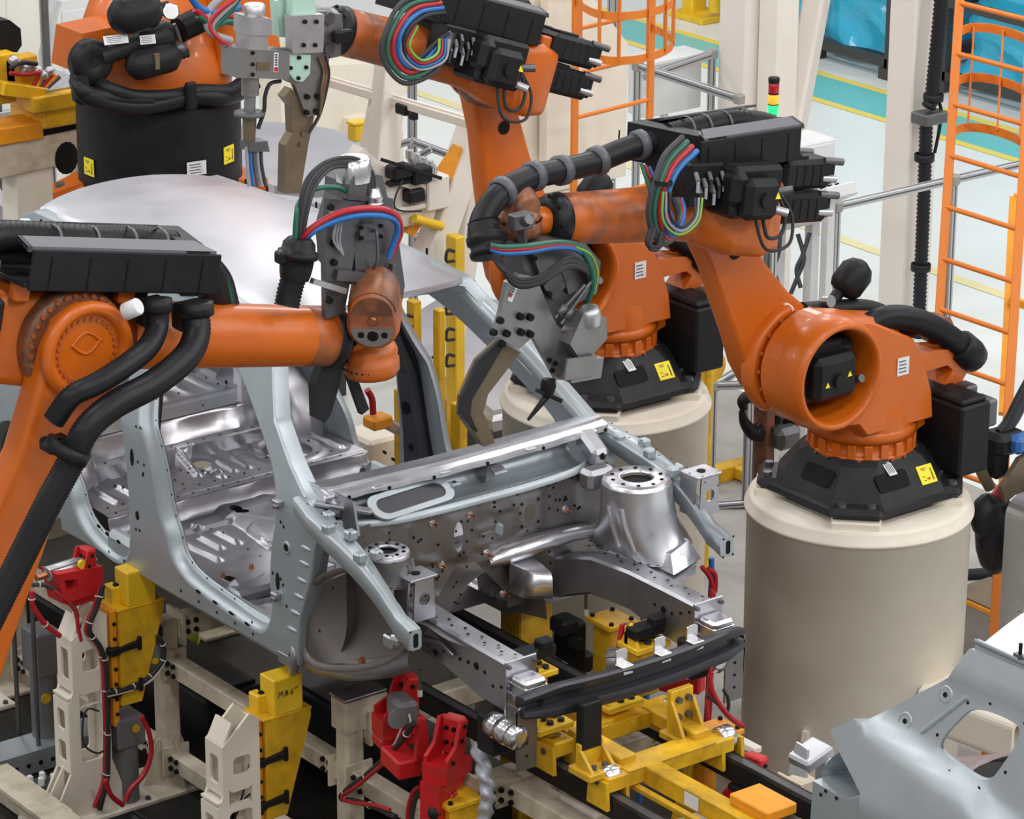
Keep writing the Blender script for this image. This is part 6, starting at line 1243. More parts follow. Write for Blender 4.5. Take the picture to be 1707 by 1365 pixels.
for p_, q_, r_ in (((188, 30), (262, 14), .105), ((216, 112), (294, 92), .085)):
    mb = MB(); a, b_ = K(*p_, .50), K(*q_, .50); L_ = (b_-a).length; mb.lathe(a, b_-a, [(-.02, .02), (0, r_*.6), (r_*.4, r_*.95), (r_*.7, r_), (L_-r_*.7, r_), (L_-r_*.4, r_*.95), (L_, r_*.6), (L_+.02, .03), (L_+.07, .03)], 26)
    if r_ < .1: m_ = a.lerp(b_, .45); mb.box(m_+V((.08, -.01, .02)), (.02, .03, .09), .002, 'bronze')
    W(mb, 'accumulator', 'black_plastic', bx)
mb = MB(); p = K(284, 20, .55); mb.lathe(p, (.8, -.4, .3), [(0, .045), (.03, .047), (.035, .04)], 22, None); mb.lathe(p+V((.031, -.015, .011)), (.8, -.4, .3), [(0, .036), (.003, .036)], 20, 'sticker_white'); W(mb, 'pressure_gauge', 'chrome', bx)
mb = MB(); mb.tube([K(290, 40, .5), K(296, 55, .5), K(305, 85, .5)], .012, 8); mb.ell(K(300, 80, .5), (.04, .04, .035)); W(mb, 'valve', 'gunmetal', bx)
sticker('rating_label', K(193, 66, .49), (1, -.2, .5), .14, .05, bx, False).data.transform(world_basis(bx).inverted()); sticker('rating_label', K(246, 66, .50), (1, -.2, .3), .09, .05, bx, False).data.transform(world_basis(bx).inverted())
def drum_label(px, py, w, h, yel):
    p = None
    for k in range(60):
        X = C4.x+.47-.01*k; q = at(px, py, X=X)
        if (q.x-C4.x)**2+(q.y-C4.y)**2 < .476**2: p = q; break
    n = V((p.x-C4.x, p.y-C4.y, 0)); o = sticker('warning_label' if yel else 'rating_label', p+n.normalized()*.004, n, w, h, bx, yel); o.data.transform(world_basis(bx).inverted())
drum_label(150, 278, .10, .10, True); drum_label(380, 257, .10, .10, True); drum_label(327, 280, .12, .08, False)
for k, (pts, r_) in enumerate((([(133, 128), (140, 155), (180, 173), (230, 178), (280, 170), (320, 160), (370, 163), (405, 150), (425, 135)], .05), ([(160, 135), (185, 150), (230, 162), (290, 160), (330, 152), (380, 152), (405, 138)], .042), ([(128, 135), (135, 150), (160, 160), (200, 165), (250, 168)], .045))):
    mb = MB(); mb.tube([K(a, b, .50 if i in range(1, 7) else .40) for i, (a, b) in enumerate(pts)], r_, 14, 8); W(mb, 'hose', 'rubber', bx)
mb = MB(); p = K(318, 160, .55); mb.box(p, (.04, .07, .16), .012); W(mb, 'hose_clip', 'black_plastic', bx)
for k, (pts, c_) in enumerate((([(318, -5), (335, 15), (365, 20), (400, 12)], 'blue_hose'), ([(325, 15), (345, 30), (370, 25), (395, 28)], 'red_hose'), ([(330, 25), (355, 40), (380, 35), (400, 40)], 'green_hose'), ([(375, -10), (350, 15), (345, 35), (352, 55), (385, 68)], 'grey_wire'))):
    mb = MB(); mb.tube([K(a, b, .6) for a, b in pts], .022, 8, 8); W(mb, 'cable', c_, bx)
mb = MB(); R = [rring(C4+V((.30, .38, 2.60+.2*i)), .13-.01*i, .22-.02*i, .06, (1, 0, 0), (0, 1, 0)) for i in range(6)]; mb.loft(R, None, True, True); W(mb, 'link_arm', 'orange', bx)
# ================================================================ NEXT CAR AND THE ONE BEHIND
c2 = thing('car_body', 'silver body of the next car at the lower right corner, rear quarter window open', 'car body', (3.6, YC, .95))
P2 = lambda x, z, d=0.0: V((x, YC-(hw(z)-d-.03*max(0, (z-1.72))*(1 if z < 1.95 else .2)), z))
o2 = [(sx(1600, 1106)[0], 2.405), (sx(1596, 1106)[0], 2.40)] + [sx(*q) for q in ((1567, 1134), (1505, 1166), (1444, 1199), (1436, 1203))]
crease = [sx(1567, 1136), sx(1707, 1196)]
win2 = resamp(chaikin([sx(*q) for q in ((1606, 1184), (1669, 1207), (1688, 1228), (1643, 1297), (1628, 1309), (1606, 1300), (1557, 1265), (1544, 1246), (1583, 1202))], 2), .02)
lowz = .98
outl = o2 + [sx(*q) for q in ((1422, 1199), (1383, 1217), (1393, 1243), (1418, 1290), (1434, 1323))] + [(2.42, 1.45), (2.42, lowz), (4.6, lowz), (4.6, 2.425), (3.6, 2.435), (3.0, 2.425)]
ridge = [sx(1440, 1200), sx(1560, 1290), sx(1610, 1325), sx(1633, 1356)]
def q2(x, z):
    rz = None
    for (x0, z0), (x1, z1) in zip(ridge, ridge[1:]):
        if x0 <= x <= x1: rz = z0+(z1-z0)*(x-x0)/(x1-x0)
    if rz is None: rz = ridge[-1][1]-.2*(x-ridge[-1][0]) if x > ridge[-1][0] else ridge[0][1]+.05
    b = .055/(1+math.exp((z-rz)/.012))-.055
    cz = crease[0][1]+(crease[1][1]-crease[0][1])*(x-crease[0][0])/(crease[1][0]-crease[0][0]); b += .02/(1+math.exp(-(z-cz)/.006))
    return V((x, YC-(hw(z)+b), z))
mb = MB(); ou = resamp(outl, .03)
sheet(mb, ou, [win2], q2, .03)
mb.loft([[q2(x, z) for x, z in win2], [q2(x, z)+V((0, .012, 0)) for x, z in offs(win2, .004)], [q2(x, z)+V((0, .02, 0)) for x, z in offs(win2, -.012)]], None, False); mb.loft([[q2(x, z) for x, z in ou], [q2(x, z)+V((0, .015, 0)) for x, z in ou], [q2(x, z)+V((0, .06, 0)) for x, z in offs(ou, .01)]], None, False)
mb.spots([q2(x, z) for x, z in offs(win2, -.028)[::6]], (0, -1, .3), .007, 'void')
for q in ((1558, 1164), (1491, 1208)): x, z = sx(*q); p = q2(x, z); mb.lathe(p, (0, -1, .35), [(0, .034), (.005, .03), (-.004, .018)], 20, None, False); mb.spots([p-V((0, .002, 0))], (0, -1, .35), .010, 'void', 12)
a, b_ = sx(1594, 1168), sx(1518, 1227); mb.tube([q2(*a), q2((a[0]+b_[0])/2, (a[1]+b_[1])/2), q2(*b_)], .010, 8, 6)
W(mb, 'quarter_panel', 'galv', c2)
mb = MB(); R = []
for x in [sx(1604, 1108)[0]+.1*i for i in range(22)]: zz_ = q2(x, 2.42).y; R.append([V((x, zz_-.002, 2.40)), V((x, zz_+.004, 2.432)), V((x, zz_+.014, 2.445)), V((x, zz_+.026, 2.435)), V((x, YC-.575, 2.435)), V((x, YC-.565, 2.45))])
mb.loft(R, None, False, True, closed_ring=False); W(mb, 'cant_rail', 'galv', c2)
mb = MB(); x0 = sx(1604, 1103)[0]+.03
sheet(mb, [(x0, -.55), (4.6, -.55), (4.6, .55), (x0+.02, .55), (x0-.06, .3), (x0-.08, 0), (x0-.06, -.3)], [], lambda x, y: V((x, YC+y, 2.53-.05*(y/.56)**2-.05*((x-3.9)/1.3)**2)), .08)
for x in (x0+.2, x0+.36): mb.cyl((x, YC-.565, 2.45), (x, YC-.565, 2.51), .007, n=8, m='void'); mb.box((x, YC-.565, 2.462), (.05, .02, .012), 0, 'sheet_dark')
for i in range(7): mb.spots([V((x0-.02, YC-.5+.15*i, 2.5))], (-.3, 0, 1), .008, 'void')
W(mb, 'roof_panel', 'roof_skin', c2)
mb = MB(); R = []   # tail light recess and tail panel
pr = [sx(*q) for q in ((1350, 1302), (1352, 1290), (1375, 1268), (1395, 1255), (1418, 1300), (1430, 1330))]
for x, z in pr: R.append([V((x, YC-.80, z)), V((x+.03, YC-.70, z-.02)), V((x+.06, YC-.55, z-.02))])
mb.loft(R, None, False, False, closed_ring=False)
tp = [sx(*q) for q in ((1350, 1303), (1404, 1335), (1434, 1328), (1480, 1365))]
sheet(mb, [tp[0], tp[1], tp[2], tp[3], (2.75, 1.2), (2.75, lowz), (2.05, lowz)], [], lambda x, z: V((x, YC-.845, z)), .05); mb.loft([[V((x, YC-.845, z)) for x, z in tp[:2]], [V((x+.02, YC-.70, z+.01)) for x, z in tp[:2]]], None, False, True, closed_ring=False)
mb.spots([V((sx(*q)[0], YC-.847, sx(*q)[1])) for q in ((1364, 1326), (1372, 1320), (1390, 1332))], (0, -1, 0), .008, 'void')
mb.box((2.35, YC, 1.35), (.10, 1.5, .6), .03); W(mb, 'tail_panel', 'galv', c2)
mb = MB(); p = at(1352, 1258, Y=YC-.72); mb.box(p, (.12, .14, .05), .01, None, None, Matrix.Rotation(.3, 3, 'X')); mb.prism([(-.05, -.07), (.05, -.07), (.03, .04), (-.04, .06)], p+V((0, -.05, 0)), (1, 0, .2), (0, .2, 1), .012); mb.box(p+V((.02, .05, -.08)), (.05, .05, .12), .006); W(mb, 'lamp_bracket', 'sheet_bright', c2)
mb = MB(); sheet(mb, [(2.5, -.5), (4.6, -.6), (4.6, .6), (2.5, .5)], [], lambda x, y: V((x, YC+y, 1.55+.03*math.sin(x*9)+.12*max(0, abs(y)-.3))), .06); W(mb, 'parcel_shelf', 'sheet', c2)
mb = MB(); p = at(1640, 1290, Y=-.3); mb.prism(rrect(-.5, -.16, .4, .12, .1), p, (1, 0, .45), (0, 1, .4), .02, [circ((.05, -.02), .12, 20)]); mb.lathe(p+V((.05, 0, -.02)), (0, -.4, 1), [(0, .09), (.02, .10)], 20, 'rubber'); W(mb, 'speaker_shelf', 'sheet_bright', c2)
mb = MB(); mb.box((3.6, YC+.80, 1.6), (2.2, .08, 1.3), .03); mb.box((3.5, YC, 1.05), (2.2, 1.5, .04)); W(mb, 'far_side', 'galv', c2)
c3 = thing('car_body', 'shiny fender end of the following car at the left edge above the robot', 'car body', (-7.6, YC, .95))
for s in (1,):
    mb = MB(); R = []
    for x, z, w in ((-7.95, 1.80, .12), (-7.6, 1.77, .12), (-7.35, 1.70, .11), (-7.2, 1.60, .09), (-7.08, 1.535, .08), (-6.92, 1.53, .085)): R.append([V((x, YC+.90+a, z+b)) for a, b in ((-w/2, 0), (w/2, 0), (w/2, -.11), (-w/2, -.11))])
    mb.loft(R, None, True, False); mb.prism(rrect(-.012, -.03, .012, .03, .008), (-6.917, YC+.90, 1.475), (0, 1, 0), (0, 0, 1), .004, m='void'); W(mb, 'fender_rail', 'sheet_bright', c3)
    mb = MB(); mb.box((-7.12, YC+.80, 1.76), (.10, .16, .012)); mb.prism([(-.06, -.22), (.02, -.22), (.06, 0), (-.06, 0)], (-7.07, YC+.80, 1.76), (0, 1, 0), (0, 0, 1), .012); W(mb, 'lamp_bracket', 'sheet_bright', c3)
    mb = MB(); mb.lathe((-7.4, YC+.62, 1.72), (0, 0, 1), [(-.35, .22), (-.1, .17), (0, .16), (.01, .14), (0, .08)], 28, None, False); W(mb, 'strut_tower', 'sheet_bright', c3)
mb = MB(); mb.box((-7.6, YC, 1.25), (1.6, 1.2, .2), .03); W(mb, 'front_frame', 'sheet', c3)
# ================================================================ HALL FLOOR MARKINGS
def stripe(y0, y1, m, n, x0=-60, x1=20):
    mb = MB(); mb.add([(x0, y0, FLOOR+.004), (x1, y0, FLOOR+.004), (x1, y1, FLOOR+.004), (x0, y1, FLOOR+.004)], [(0, 1, 2, 3)]); struct('trim_%d' % n, mb, m, 'painted floor stripe')
stripe(11.22, 11.78, 'teal_paint', 2); stripe(11.12, 11.22, 'line_yellow', 3); stripe(11.78, 11.88, 'line_yellow', 4); stripe(8.44, 8.56, 'line_faded', 5); stripe(15.0, 15.1, 'line_faded', 6)
mb = MB(); mb.add([(-6.0, 1.9, FLOOR+.004), (3.0, 1.9, FLOOR+.004), (3.0, 5.6, FLOOR+.004), (-6.0, 5.6, FLOOR+.004)], [(0, 1, 2, 3)]); struct('trim_7', mb, 'concrete', 'worn bare concrete inside the robot cell')
mb = MB(); mb.add([(-9, -9, FLOOR+.003), (5, -9, FLOOR+.003), (5, 1.9, FLOOR+.003), (-9, 1.9, FLOOR+.003)], [(0, 1, 2, 3)]); struct('trim_8', mb, 'concrete_dark', 'dark brown concrete of the cell, widened unseen on the near side to cut bounce light')  # dark area spread beyond the visible floor to lower bounce onto the jig
# ================================================================ FENCE, COLUMNS
def alu(root, p0, p1, w=.045, name='post'):
    mb = MB(); p0, p1 = V(p0), V(p1); mb.bar(p0, p1, w, w, None, .004); d, s, u = frame(p1-p0)
    for k in (s, -s, u, -u): mb.bar(p0+k*(w*.5), p1+k*(w*.5), .010 if abs(k.dot(s)) < .5 else .002, .002 if abs(k.dot(s)) < .5 else .010, u, 0, 'grey_edge')
    return W(mb, name, 'fence_alu', root)
def joint(root, p, w=.065):
    mb = MB(); mb.box(p, (w, w, w), .008); W(mb, 'joint', 'fence_joint', root)
def fence(label, pts, z1, extra=(), zmid=None, base=None):
    t = thing('guard_fence', label, 'fence', (pts[0][0], pts[0][1], FLOOR))
    for i, (x, y) in enumerate(pts):
        alu(t, (x, y, FLOOR), (x, y, z1)); joint(t, (x, y, z1))
        if i:
            a, b = pts[i-1], (x, y)
            alu(t, (a[0], a[1], z1), (b[0], b[1], z1), .045, 'rail')
            if zmid is not None: alu(t, (a[0], a[1], zmid), (b[0], b[1], zmid), .045, 'rail')
    return t
fence('aluminium guard rail running right from the control box past the square column', [(-4.1, 4.35), (-4.1, 4.99), (-4.1, 5.98), (-4.1, 7.4)], 1.5)
f2 = fence('low aluminium frame between the two far pedestals', [(-4.10, 4.03), (-3.98, 4.22)], .55); alu(f2, (-4.10, 4.03, .45), (-4.12, 3.55, .15), .04, 'brace'); alu(f2, (-3.9, 4.3, FLOOR+.05), (-4.1, 4.05, FLOOR+.02), .04, 'brace'); alu(f2, (-4.1, 4.03, .55), (-4.14, 4.9, .75), .045, 'rail')
def px_post(px, py, D): r = FW+RT*((px-853.5)/F_PX)-UP*((py-682.5)/F_PX); return CAM+r*D
pA, pB, pC = at(1063, 110, D=23.4), at(1187, 90, D=24.0), at(1232, 165, D=22.9)
zt = (pA.z+pB.z+pC.z)/3
t = thing('guard_fence', 'aluminium rail corner behind the left ladder cage', 'fence', (pA.x, pA.y, FLOOR))
for p in (pA, pB): alu(t, (p.x, p.y, FLOOR), (p.x, p.y, p.z)); joint(t, p)
alu(t, pA, pC, .05, 'rail'); alu(t, at(1075, 128, D=23.5), pB, .05, 'rail'); joint(t, pC)
t = thing('guard_fence', 'tall aluminium posts with cross rails behind the left ladder', 'fence', (*at(1018, 330, Z=FLOOR)[:2], FLOOR))
q0 = at(1019, 180, D=24.5); q1_ = at(938, 180, D=24.7)
for q in (q0, q1_): alu(t, (q.x, q.y, FLOOR), (q.x, q.y, 3.2), .06)
for (a, b) in (((938, 148), (1019, 172)), ((905, 198), (1019, 174))): alu(t, at(*a, D=24.7), at(*b, D=24.5), .045, 'rail')
joint(t, at(1019, 174, D=24.48), .09); joint(t, at(938, 190, D=24.68), .08)
t = thing('guard_fence', 'aluminium fence seen between the cream frame and the raised robot', 'fence', (*at(687, 400, Z=FLOOR)[:2], FLOOR))
q0, q1_ = at(687, 150, D=22.5), at(778, 230, D=22.3)
for q in (q0, q1_): alu(t, (q.x, q.y, FLOOR), (q.x, q.y, 2.6), .05)
for (a, b) in (((668, 240), (687, 235)), ((687, 235), (760, 262)), ((695, 262), (720, 248))): alu(t, at(*a, D=22.5), at(*b, D=22.45), .045, 'rail')
alu(t, at(690, 398, D=21.5), at(740, 385, D=21.5), .05, 'rail')
t = thing('guard_fence', 'aluminium posts beside the legs of the grey control box', 'fence', (*at(1268, 560, Z=FLOOR)[:2], FLOOR))
for px in (1268, 1285): q = at(px, 480, D=20.6); alu(t, (q.x, q.y, FLOOR), (q.x, q.y, 1.35), .05)
# square column with conduit
qc = at(1487, 540, Z=FLOOR)
mb = MB(); w_ = .26; mb.box((qc.x+.05, qc.y+.05, 2.5), (w_, w_, 5.5), .012); mb.box((qc.x+.05, qc.y+.05, FLOOR+.02), (.3, .3, .04), .004); single(mb, 'support_column', 'column_paint', 'plain square cream column standing left of the black conduit', 'column', (qc.x+.05, qc.y+.05, FLOOR))
cb = thing('support_column', 'thick cream column with a slanted brace behind the stack light', 'column', (*at(1240, 480, Z=FLOOR)[:2], FLOOR))
q = at(1240, 300, D=24.3)
mb = MB(); mb.box((q.x, q.y, 2.2), (.32, .30, 4.9), .03); W(mb, 'column_body', 'column_paint', cb)
q2_ = at(1290, 300, D=24.1); mb = MB(); mb.box((q2_.x, q2_.y, 2.2), (.22, .20, 4.9), .02); W(mb, 'column_body', 'cream_white', cb)
mb = MB(); a, b_ = at(1300, 330, D=24.0), at(1372, -60, D=24.0); mb.bar(a, b_, .16, .16, None, .02); W(mb, 'brace', 'column_paint', cb)
cd_ = thing('cable_conduit', 'black ribbed conduit running up beside the square column', 'conduit', (*at(1525, 540, Z=FLOOR)[:2], FLOOR))
c_ = lambda *q: at(*q, X=qc.x+.32)
mb = MB(); mb.tube([c_(1576, -80), c_(1566, 40), c_(1557, 130), c_(1553, 165), c_(1547, 180)], .055, 14, 8, (.03, .010)); mb.tube([c_(1544, 200), c_(1543, 240), c_(1540, 330), c_(1536, 430), c_(1532, 530), c_(1528, 640)], .050, 14, 8, (.03, .010)); W(mb, 'ribbed_tube', 'rubber', cd_)
for q in ((1556, 162), (1541, 262), (1535, 445)): mb = MB(); p = c_(*q); mb.lathe(p-V((0, 0, .025)), (0, 0, 1), [(0, .06), (0, .07), (.05, .07), (.05, .06)], 16, None, False); W(mb, 'clamp_band', 'black_plastic', cd_)
mb = MB(); mb.box(c_(1550, 195), (.16, .22, .08), .01); W(mb, 'wall_bracket', 'gunmetal', cd_)
mb = MB(); mb.tube([c_(1562, 160), c_(1569, 185), c_(1566, 215), c_(1558, 255)], .012, 8); W(mb, 'cable', 'black_plastic', cd_)
# ladders with safety hoops
def ladder(label, l0, l1, r0, r1_, z0, rungs, bulge, hoops, nb, rad=.022):
    """l0,l1 / r0,r1_: bottom and top points of the stiles; bulge: direction the hoops swell"""
    t = thing('cage_ladder', label, 'ladder', (l0[0], l0[1], z0)); l0, l1, r0, r1_ = map(V, (l0, l1, r0, r1_))
    for a, b in ((l0, l1), (r0, r1_)): mb = MB(); mb.bar(a, b, .05, .025, None, .004); W(mb, 'stile', 'safety_orange', t)
    for k in rungs: mb = MB(); a, b = l0.lerp(l1, k), r0.lerp(r1_, k); mb.cyl(a, b, .014, n=10); W(mb, 'rung', 'safety_orange', t)
    B_ = V(bulge); cols = [[] for _ in range(nb)]
    for k in hoops:
        a, b = l0.lerp(l1, k), r0.lerp(r1_, k); pts = []
        for i in range(25):
            th = PI*i/24; c = (a+b)/2; h = (b-a)/2; w = 1+.35*math.sin(th); pts.append(c-h*math.cos(th)*w+B_*math.sin(th)**.8)
        mb = MB(); R = []
        for i, p in enumerate(pts): n = (p-(a+b)/2).normalized(); R.append([p+n*x_+V((0, 0, z_)) for x_, z_ in ((-.004, -.025), (.004, -.025), (.004, .025), (-.004, .025))])
        mb.loft(R, None, True, False); W(mb, 'hoop', 'safety_orange', t)
        for j in range(nb): cols[j].append(pts[int(24*(j+.5)/nb)])
    for c in cols: mb = MB(); mb.bar(c[0], c[-1], .045, .008, B_.cross(V((0, 0, 1)))); W(mb, 'cage_bar', 'safety_orange', t)
la, lb = at(957, 260, D=21.5), at(1083, 195, X=at(957, 260, D=21.5).x)
lb = at(1083, 195, D=21.9); h = lambda p, z: V((p.x, p.y, z))
zz = lambda px, py, p: at(px, py, X=p.x).z
ladder('orange caged ladder at the top centre, its hoops swelling towards the viewer', h(la, FLOOR), h(la, 3.6), h(lb, FLOOR), h(lb, 3.6), FLOOR, [.03+.0735*i for i in range(14)], (.55, -.18, 0), [(zz(957, 75, la)-FLOOR)/(3.6-FLOOR), (zz(957, 2, la)-FLOOR)/(3.6-FLOOR), 1.0], 7)
la = at(1572, 430, D=18.4); lb = at(1694, 470, D=18.05); lt = at(1600, 0, D=18.75); lt2 = at(1722, 30, D=18.3)
k0 = (FLOOR-la.z)/(lt.z-la.z); l0 = la.lerp(lt, k0); r0 = lb.lerp(lt2, k0)
ks = lambda py: 1-(py/ (430))*(1-(0)) if False else None
L0, L1, R0_, R1_ = la.lerp(lt, k0), la.lerp(lt, 1.15), lb.lerp(lt2, k0), lb.lerp(lt2, 1.15)
def kpar(py):
    best = min(range(400), key=lambda i: abs((682.5-F_PX*((L0.lerp(L1, i/400)-CAM).dot(UP))/((L0.lerp(L1, i/400)-CAM).dot(FW)))-py)); return best/400
ladder('orange caged ladder at the right edge in front of the blue crates', L0, L1, R0_, R1_, FLOOR, [kpar(y) for y in (5, 88, 173, 258, 345, 430, 515, 600, 685, 770)], (-.30, .38, 0), [kpar(y) for y in (240, 155, 70)], 5)
# amber frame beside it
mb = MB(); a, b_ = at(1690, 330, D=19.2), at(1672, 690, D=18.7); mb.bar(a, b_, .05, .05); mb.bar(a, at(1720, 335, D=19.2), .05, .05); mb.bar(at(1682, 500, D=18.9), at(1715, 510, D=18.9), .04, .04); single(mb, 'amber_frame', 'amber', 'amber tube frame behind the right ladder', 'frame')
# stack light and control boxes
sl = thing('stack_light', 'red amber and green stack light with the green lamp lit', 'signal lamp', at(1290, 205, D=20.8))
sp_ = at(1288, 205, D=20.8)
for z0, z1, m_, nm, r_ in ((-.12, .04, 'black_plastic', 'stem', .030), (.04, .115, 'lens_green', 'green_lamp', .033), (.115, .12, 'black_plastic', 'spacer', .034), (.12, .18, 'lens_amber', 'amber_lamp', .033), (.18, .186, 'black_plastic', 'spacer', .034), (.186, .25, 'lens_red', 'red_lamp', .033), (.25, .285, 'black_plastic', 'cap', .035)):
    mb = MB(); mb.cyl(sp_+V((0, 0, z0)), sp_+V((0, 0, z1)), r_, n=22, ch=.004); W(mb, nm, m_, sl)
mb = MB(); mb.cyl(sp_+V((0, 0, FLOOR-sp_.z)), sp_+V((0, 0, -.12)), .02, n=12); W(mb, 'pole', 'gunmetal', sl)
bxp = at(1325, 300, D=20.9); cbx = thing('control_box', 'pale grey control cabinet on legs behind the right robot', 'control box', (bxp.x, bxp.y, FLOOR))
mb = MB(); mb.box(bxp, (.26, .42, .52), .012); W(mb, 'cabinet', 'panel_grey', cbx); mb = MB(); mb.box(bxp+V((.135, 0, 0)), (.012, .38, .48), .004); W(mb, 'door', 'panel_grey', cbx)
for dy in (-.12, .16): mb = MB(); mb.box((bxp.x, bxp.y+dy, (FLOOR+bxp.z-.25)/2), (.07, .07, bxp.z-.25-FLOOR), .006); W(mb, 'leg', 'panel_grey', cbx)
for k, pts in enumerate(([(1300, 390), (1298, 420), (1290, 450), (1300, 480)], [(1330, 390), (1340, 430), (1330, 460), (1318, 490)], [(1350, 388), (1338, 425), (1328, 450), (1335, 480)])): mb = MB(); mb.tube([at(*q, D=20.75) for q in pts], .014, 8); W(mb, 'cable', 'charcoal_wire', cbx)
bp = at(1386, 325, D=20.6); t = thing('button_box', 'small sloped push button box beside the grey control cabinet', 'button box', (bp.x, bp.y, FLOOR)); Rb = Matrix.Rotation(-.5, 3, 'Y')
mb = MB(); mb.box(bp, (.22, .24, .08), .008, None, None, Rb); mb.box((bp.x-.02, bp.y, (bp.z+FLOOR)/2), (.06, .06, bp.z-FLOOR), .004); W(mb, 'housing', 'panel_grey', t)
for i in range(3):
    for j in range(2): mb = MB(); p = bp+Rb @ V((-.05+.07*j, -.07+.06*i, .04)); mb.cyl(p, p+Rb @ V((0, 0, .02)), .014, n=12); W(mb, 'push_button', 'amber' if (i, j) == (2, 0) else 'black_plastic', t)
bp = at(1108, 140, D=24.2); mb = MB(); mb.box(bp, (.20, .52, .38), .01); mb.box(bp+V((.0, 0, .20)), (.26, .56, .03), .006); mb.cyl(bp+V((0, 0, -.19)), V((bp.x, bp.y, FLOOR)), .03, n=10); single(mb, 'control_box', 'panel_grey', 'grey box hanging behind the left ladder cage', 'control box', (bp.x, bp.y, FLOOR))
mb = MB(); p = at(1168, 30, Z=FLOOR); mb.box(p+V((0, 0, .03)), (.5, .4, .06), .01); mb.box(p+V((-.1, 0, .4)), (.16, .2, .8), .02); mb.cyl(p+V((.2, 0, .1)), p+V((.2, 0, .4)), .06, n=12); single(mb, 'pallet_jack', 'yellow_clean', 'small yellow lifting device on the far floor beside the thick column', 'lifting device')
# blue film crates
def crate(x0, x1, y0, y1, label, z1=1.6):
    t = thing('parts_crate', label, 'crate', ((x0+x1)/2, (y0+y1)/2, FLOOR)); zb = FLOOR+.14
    for x in (x0, (x0+x1)/2, x1):
        for y in (y0, y1): mb = MB(); mb.box((x, y, (zb+z1)/2-.06), (.07, .07, z1-zb+.12)); mb.box((x, y, FLOOR+.05), (.14, .14, .10)); W(mb, 'post', 'frame_dark', t)
    for z in (zb, .55, z1):
        for y in (y0, y1): mb = MB(); mb.box(((x0+x1)/2, y, z), (x1-x0, .07, .08)); W(mb, 'rail', 'frame_dark', t)
        for x in (x0, x1): mb = MB(); mb.box((x, (y0+y1)/2, z), (.07, y1-y0, .08)); W(mb, 'rail', 'frame_dark', t)
    mb = MB()
    n = 40
    def f(u, v):
        per = [(x0+.06, y0+.06), (x1-.06, y0+.06), (x1-.06, y1-.06), (x0+.06, y1-.06)]
        i = int(u*4) % 4; k = u*4-int(u*4); a, b = per[i], per[(i+1) % 4]; x = a[0]+(b[0]-a[0])*k; y = a[1]+(b[1]-a[1])*k
        cx, cy = (x0+x1)/2, (y0+y1)/2; w = 1-.05*abs(math.sin(u*37+v*5))-.06*abs(math.sin(u*19+v*11))
        return V((cx+(x-cx)*w, cy+(y-cy)*w, zb+.03+v*(z1-zb-.1)))
    mb.loft([[f(i/120, j/20) for i in range(120)] for j in range(21)], None, True, True); W(mb, 'film_wrap', 'blue_film', t)
    return t
crate(-13.1, -11.15, 12.2, 14.2, 'dark framed crate wrapped in blue film behind the slanted brace'); crate(-10.55, -7.4, 12.3, 14.4, 'dark framed crate wrapped in blue film behind the right ladder')
# ================================================================ CREAM FIXTURE FRAME BEHIND THE ROOF
ff = thing('trestle', 'cream trestle frame with slanted legs standing behind the roof, a fixture on its foot', 'frame', (-5.3, 2.6, FLOOR))
def fbar(a, b, w, h, m='cream_white', X=-5.2, X2=None, nm='leg', up=None):
    mb = MB(); mb.bar(at(*a, X=X), at(*b, X=X if X2 is None else X2), w, h, up, .006); W(mb, nm, m, ff)
fbar((655, 60), (612, 275), .10, .10, X=-5.5); fbar((655, 60), (637, 290), .16, .12, X=-5.3); fbar((800, 190), (712, 440), .16, .16, X=-5.0); fbar((812, 200), (738, 640), .10, .15, X=-5.2)
mb = MB(); mb.bar(at(520, 128, Y=2.5), at(785, 206, Y=2.5), .05, .05, None, .004); mb.bar(at(520, 128, Y=2.5)+V((0, 0, .03)), at(785, 206, Y=2.5)+V((0, 0, .03)), .02, .015); p = at(672, 182, Y=2.48); mb.box(p, (.10, .05, .06), .006, 'black_plastic'); mb.box(p+V((.1, 0, -.02)), (.05, .04, .04), .004, 'black_plastic'); W(mb, 'cross_bar', 'cream_white', ff)
mb = MB(); mb.bar(at(592, 250, X=-5.0), at(645, 295, X=-5.0), .10, .06); mb.bar(at(640, 292, X=-5.0), at(710, 315, X=-5.0), .20, .05); mb.prism([(-.35, -.16), (.20, -.16), (.28, .05), (-.05, .12), (-.35, .10)], at(665, 330, X=-5.0), (0, 1, 0), (0, 0, 1), .12); mb.box(at(720, 318, X=-4.95), (.14, .16, .20), .01); mb.box(at(700, 340, X=-4.95), (.10, .36, .03), .004); W(mb, 'fixture_plate', 'cream_white', ff)
for q, s_ in (((665, 285), (.10, .14, .08)), ((698, 290), (.10, .14, .10)), ((690, 325), (.08, .12, .08)), ((680, 300), (.06, .30, .03))): mb = MB(); mb.box(at(*q, X=-4.9), s_, .012); W(mb, 'clamp', 'black_plastic', ff)
mb = MB(); mb.bar(at(636, 266, X=-4.85), at(735, 297, X=-4.85), .02, .02); W(mb, 'bar', 'black_plastic', ff)
mb = MB()
for i in range(4):
    for j in range(3): mb.cyl(at(683+11*i+3*j, 264+6*i-3*j+8*j, X=-4.95), at(683+11*i+3*j, 264+6*i-3*j+8*j, X=-4.95)+V((0, 0, .05)), .025, n=10)
W(mb, 'pin_rack', 'aluminium', ff)
mb = MB(); mb.tube([at(*q, X=-4.8) for q in ((672, 300), (660, 325), (658, 345), (672, 352), (703, 352))], .006, 6); W(mb, 'cable', 'black_wire', ff)
mb = MB(); mb.bar(at(768, 246, X=-5.0), at(675, 386, X=-5.0), .10, .06, None, .006); mb.bar(at(772, 250, X=-4.96), at(682, 390, X=-4.96), .03, .06); W(mb, 'slanted_strut', 'amber', ff)
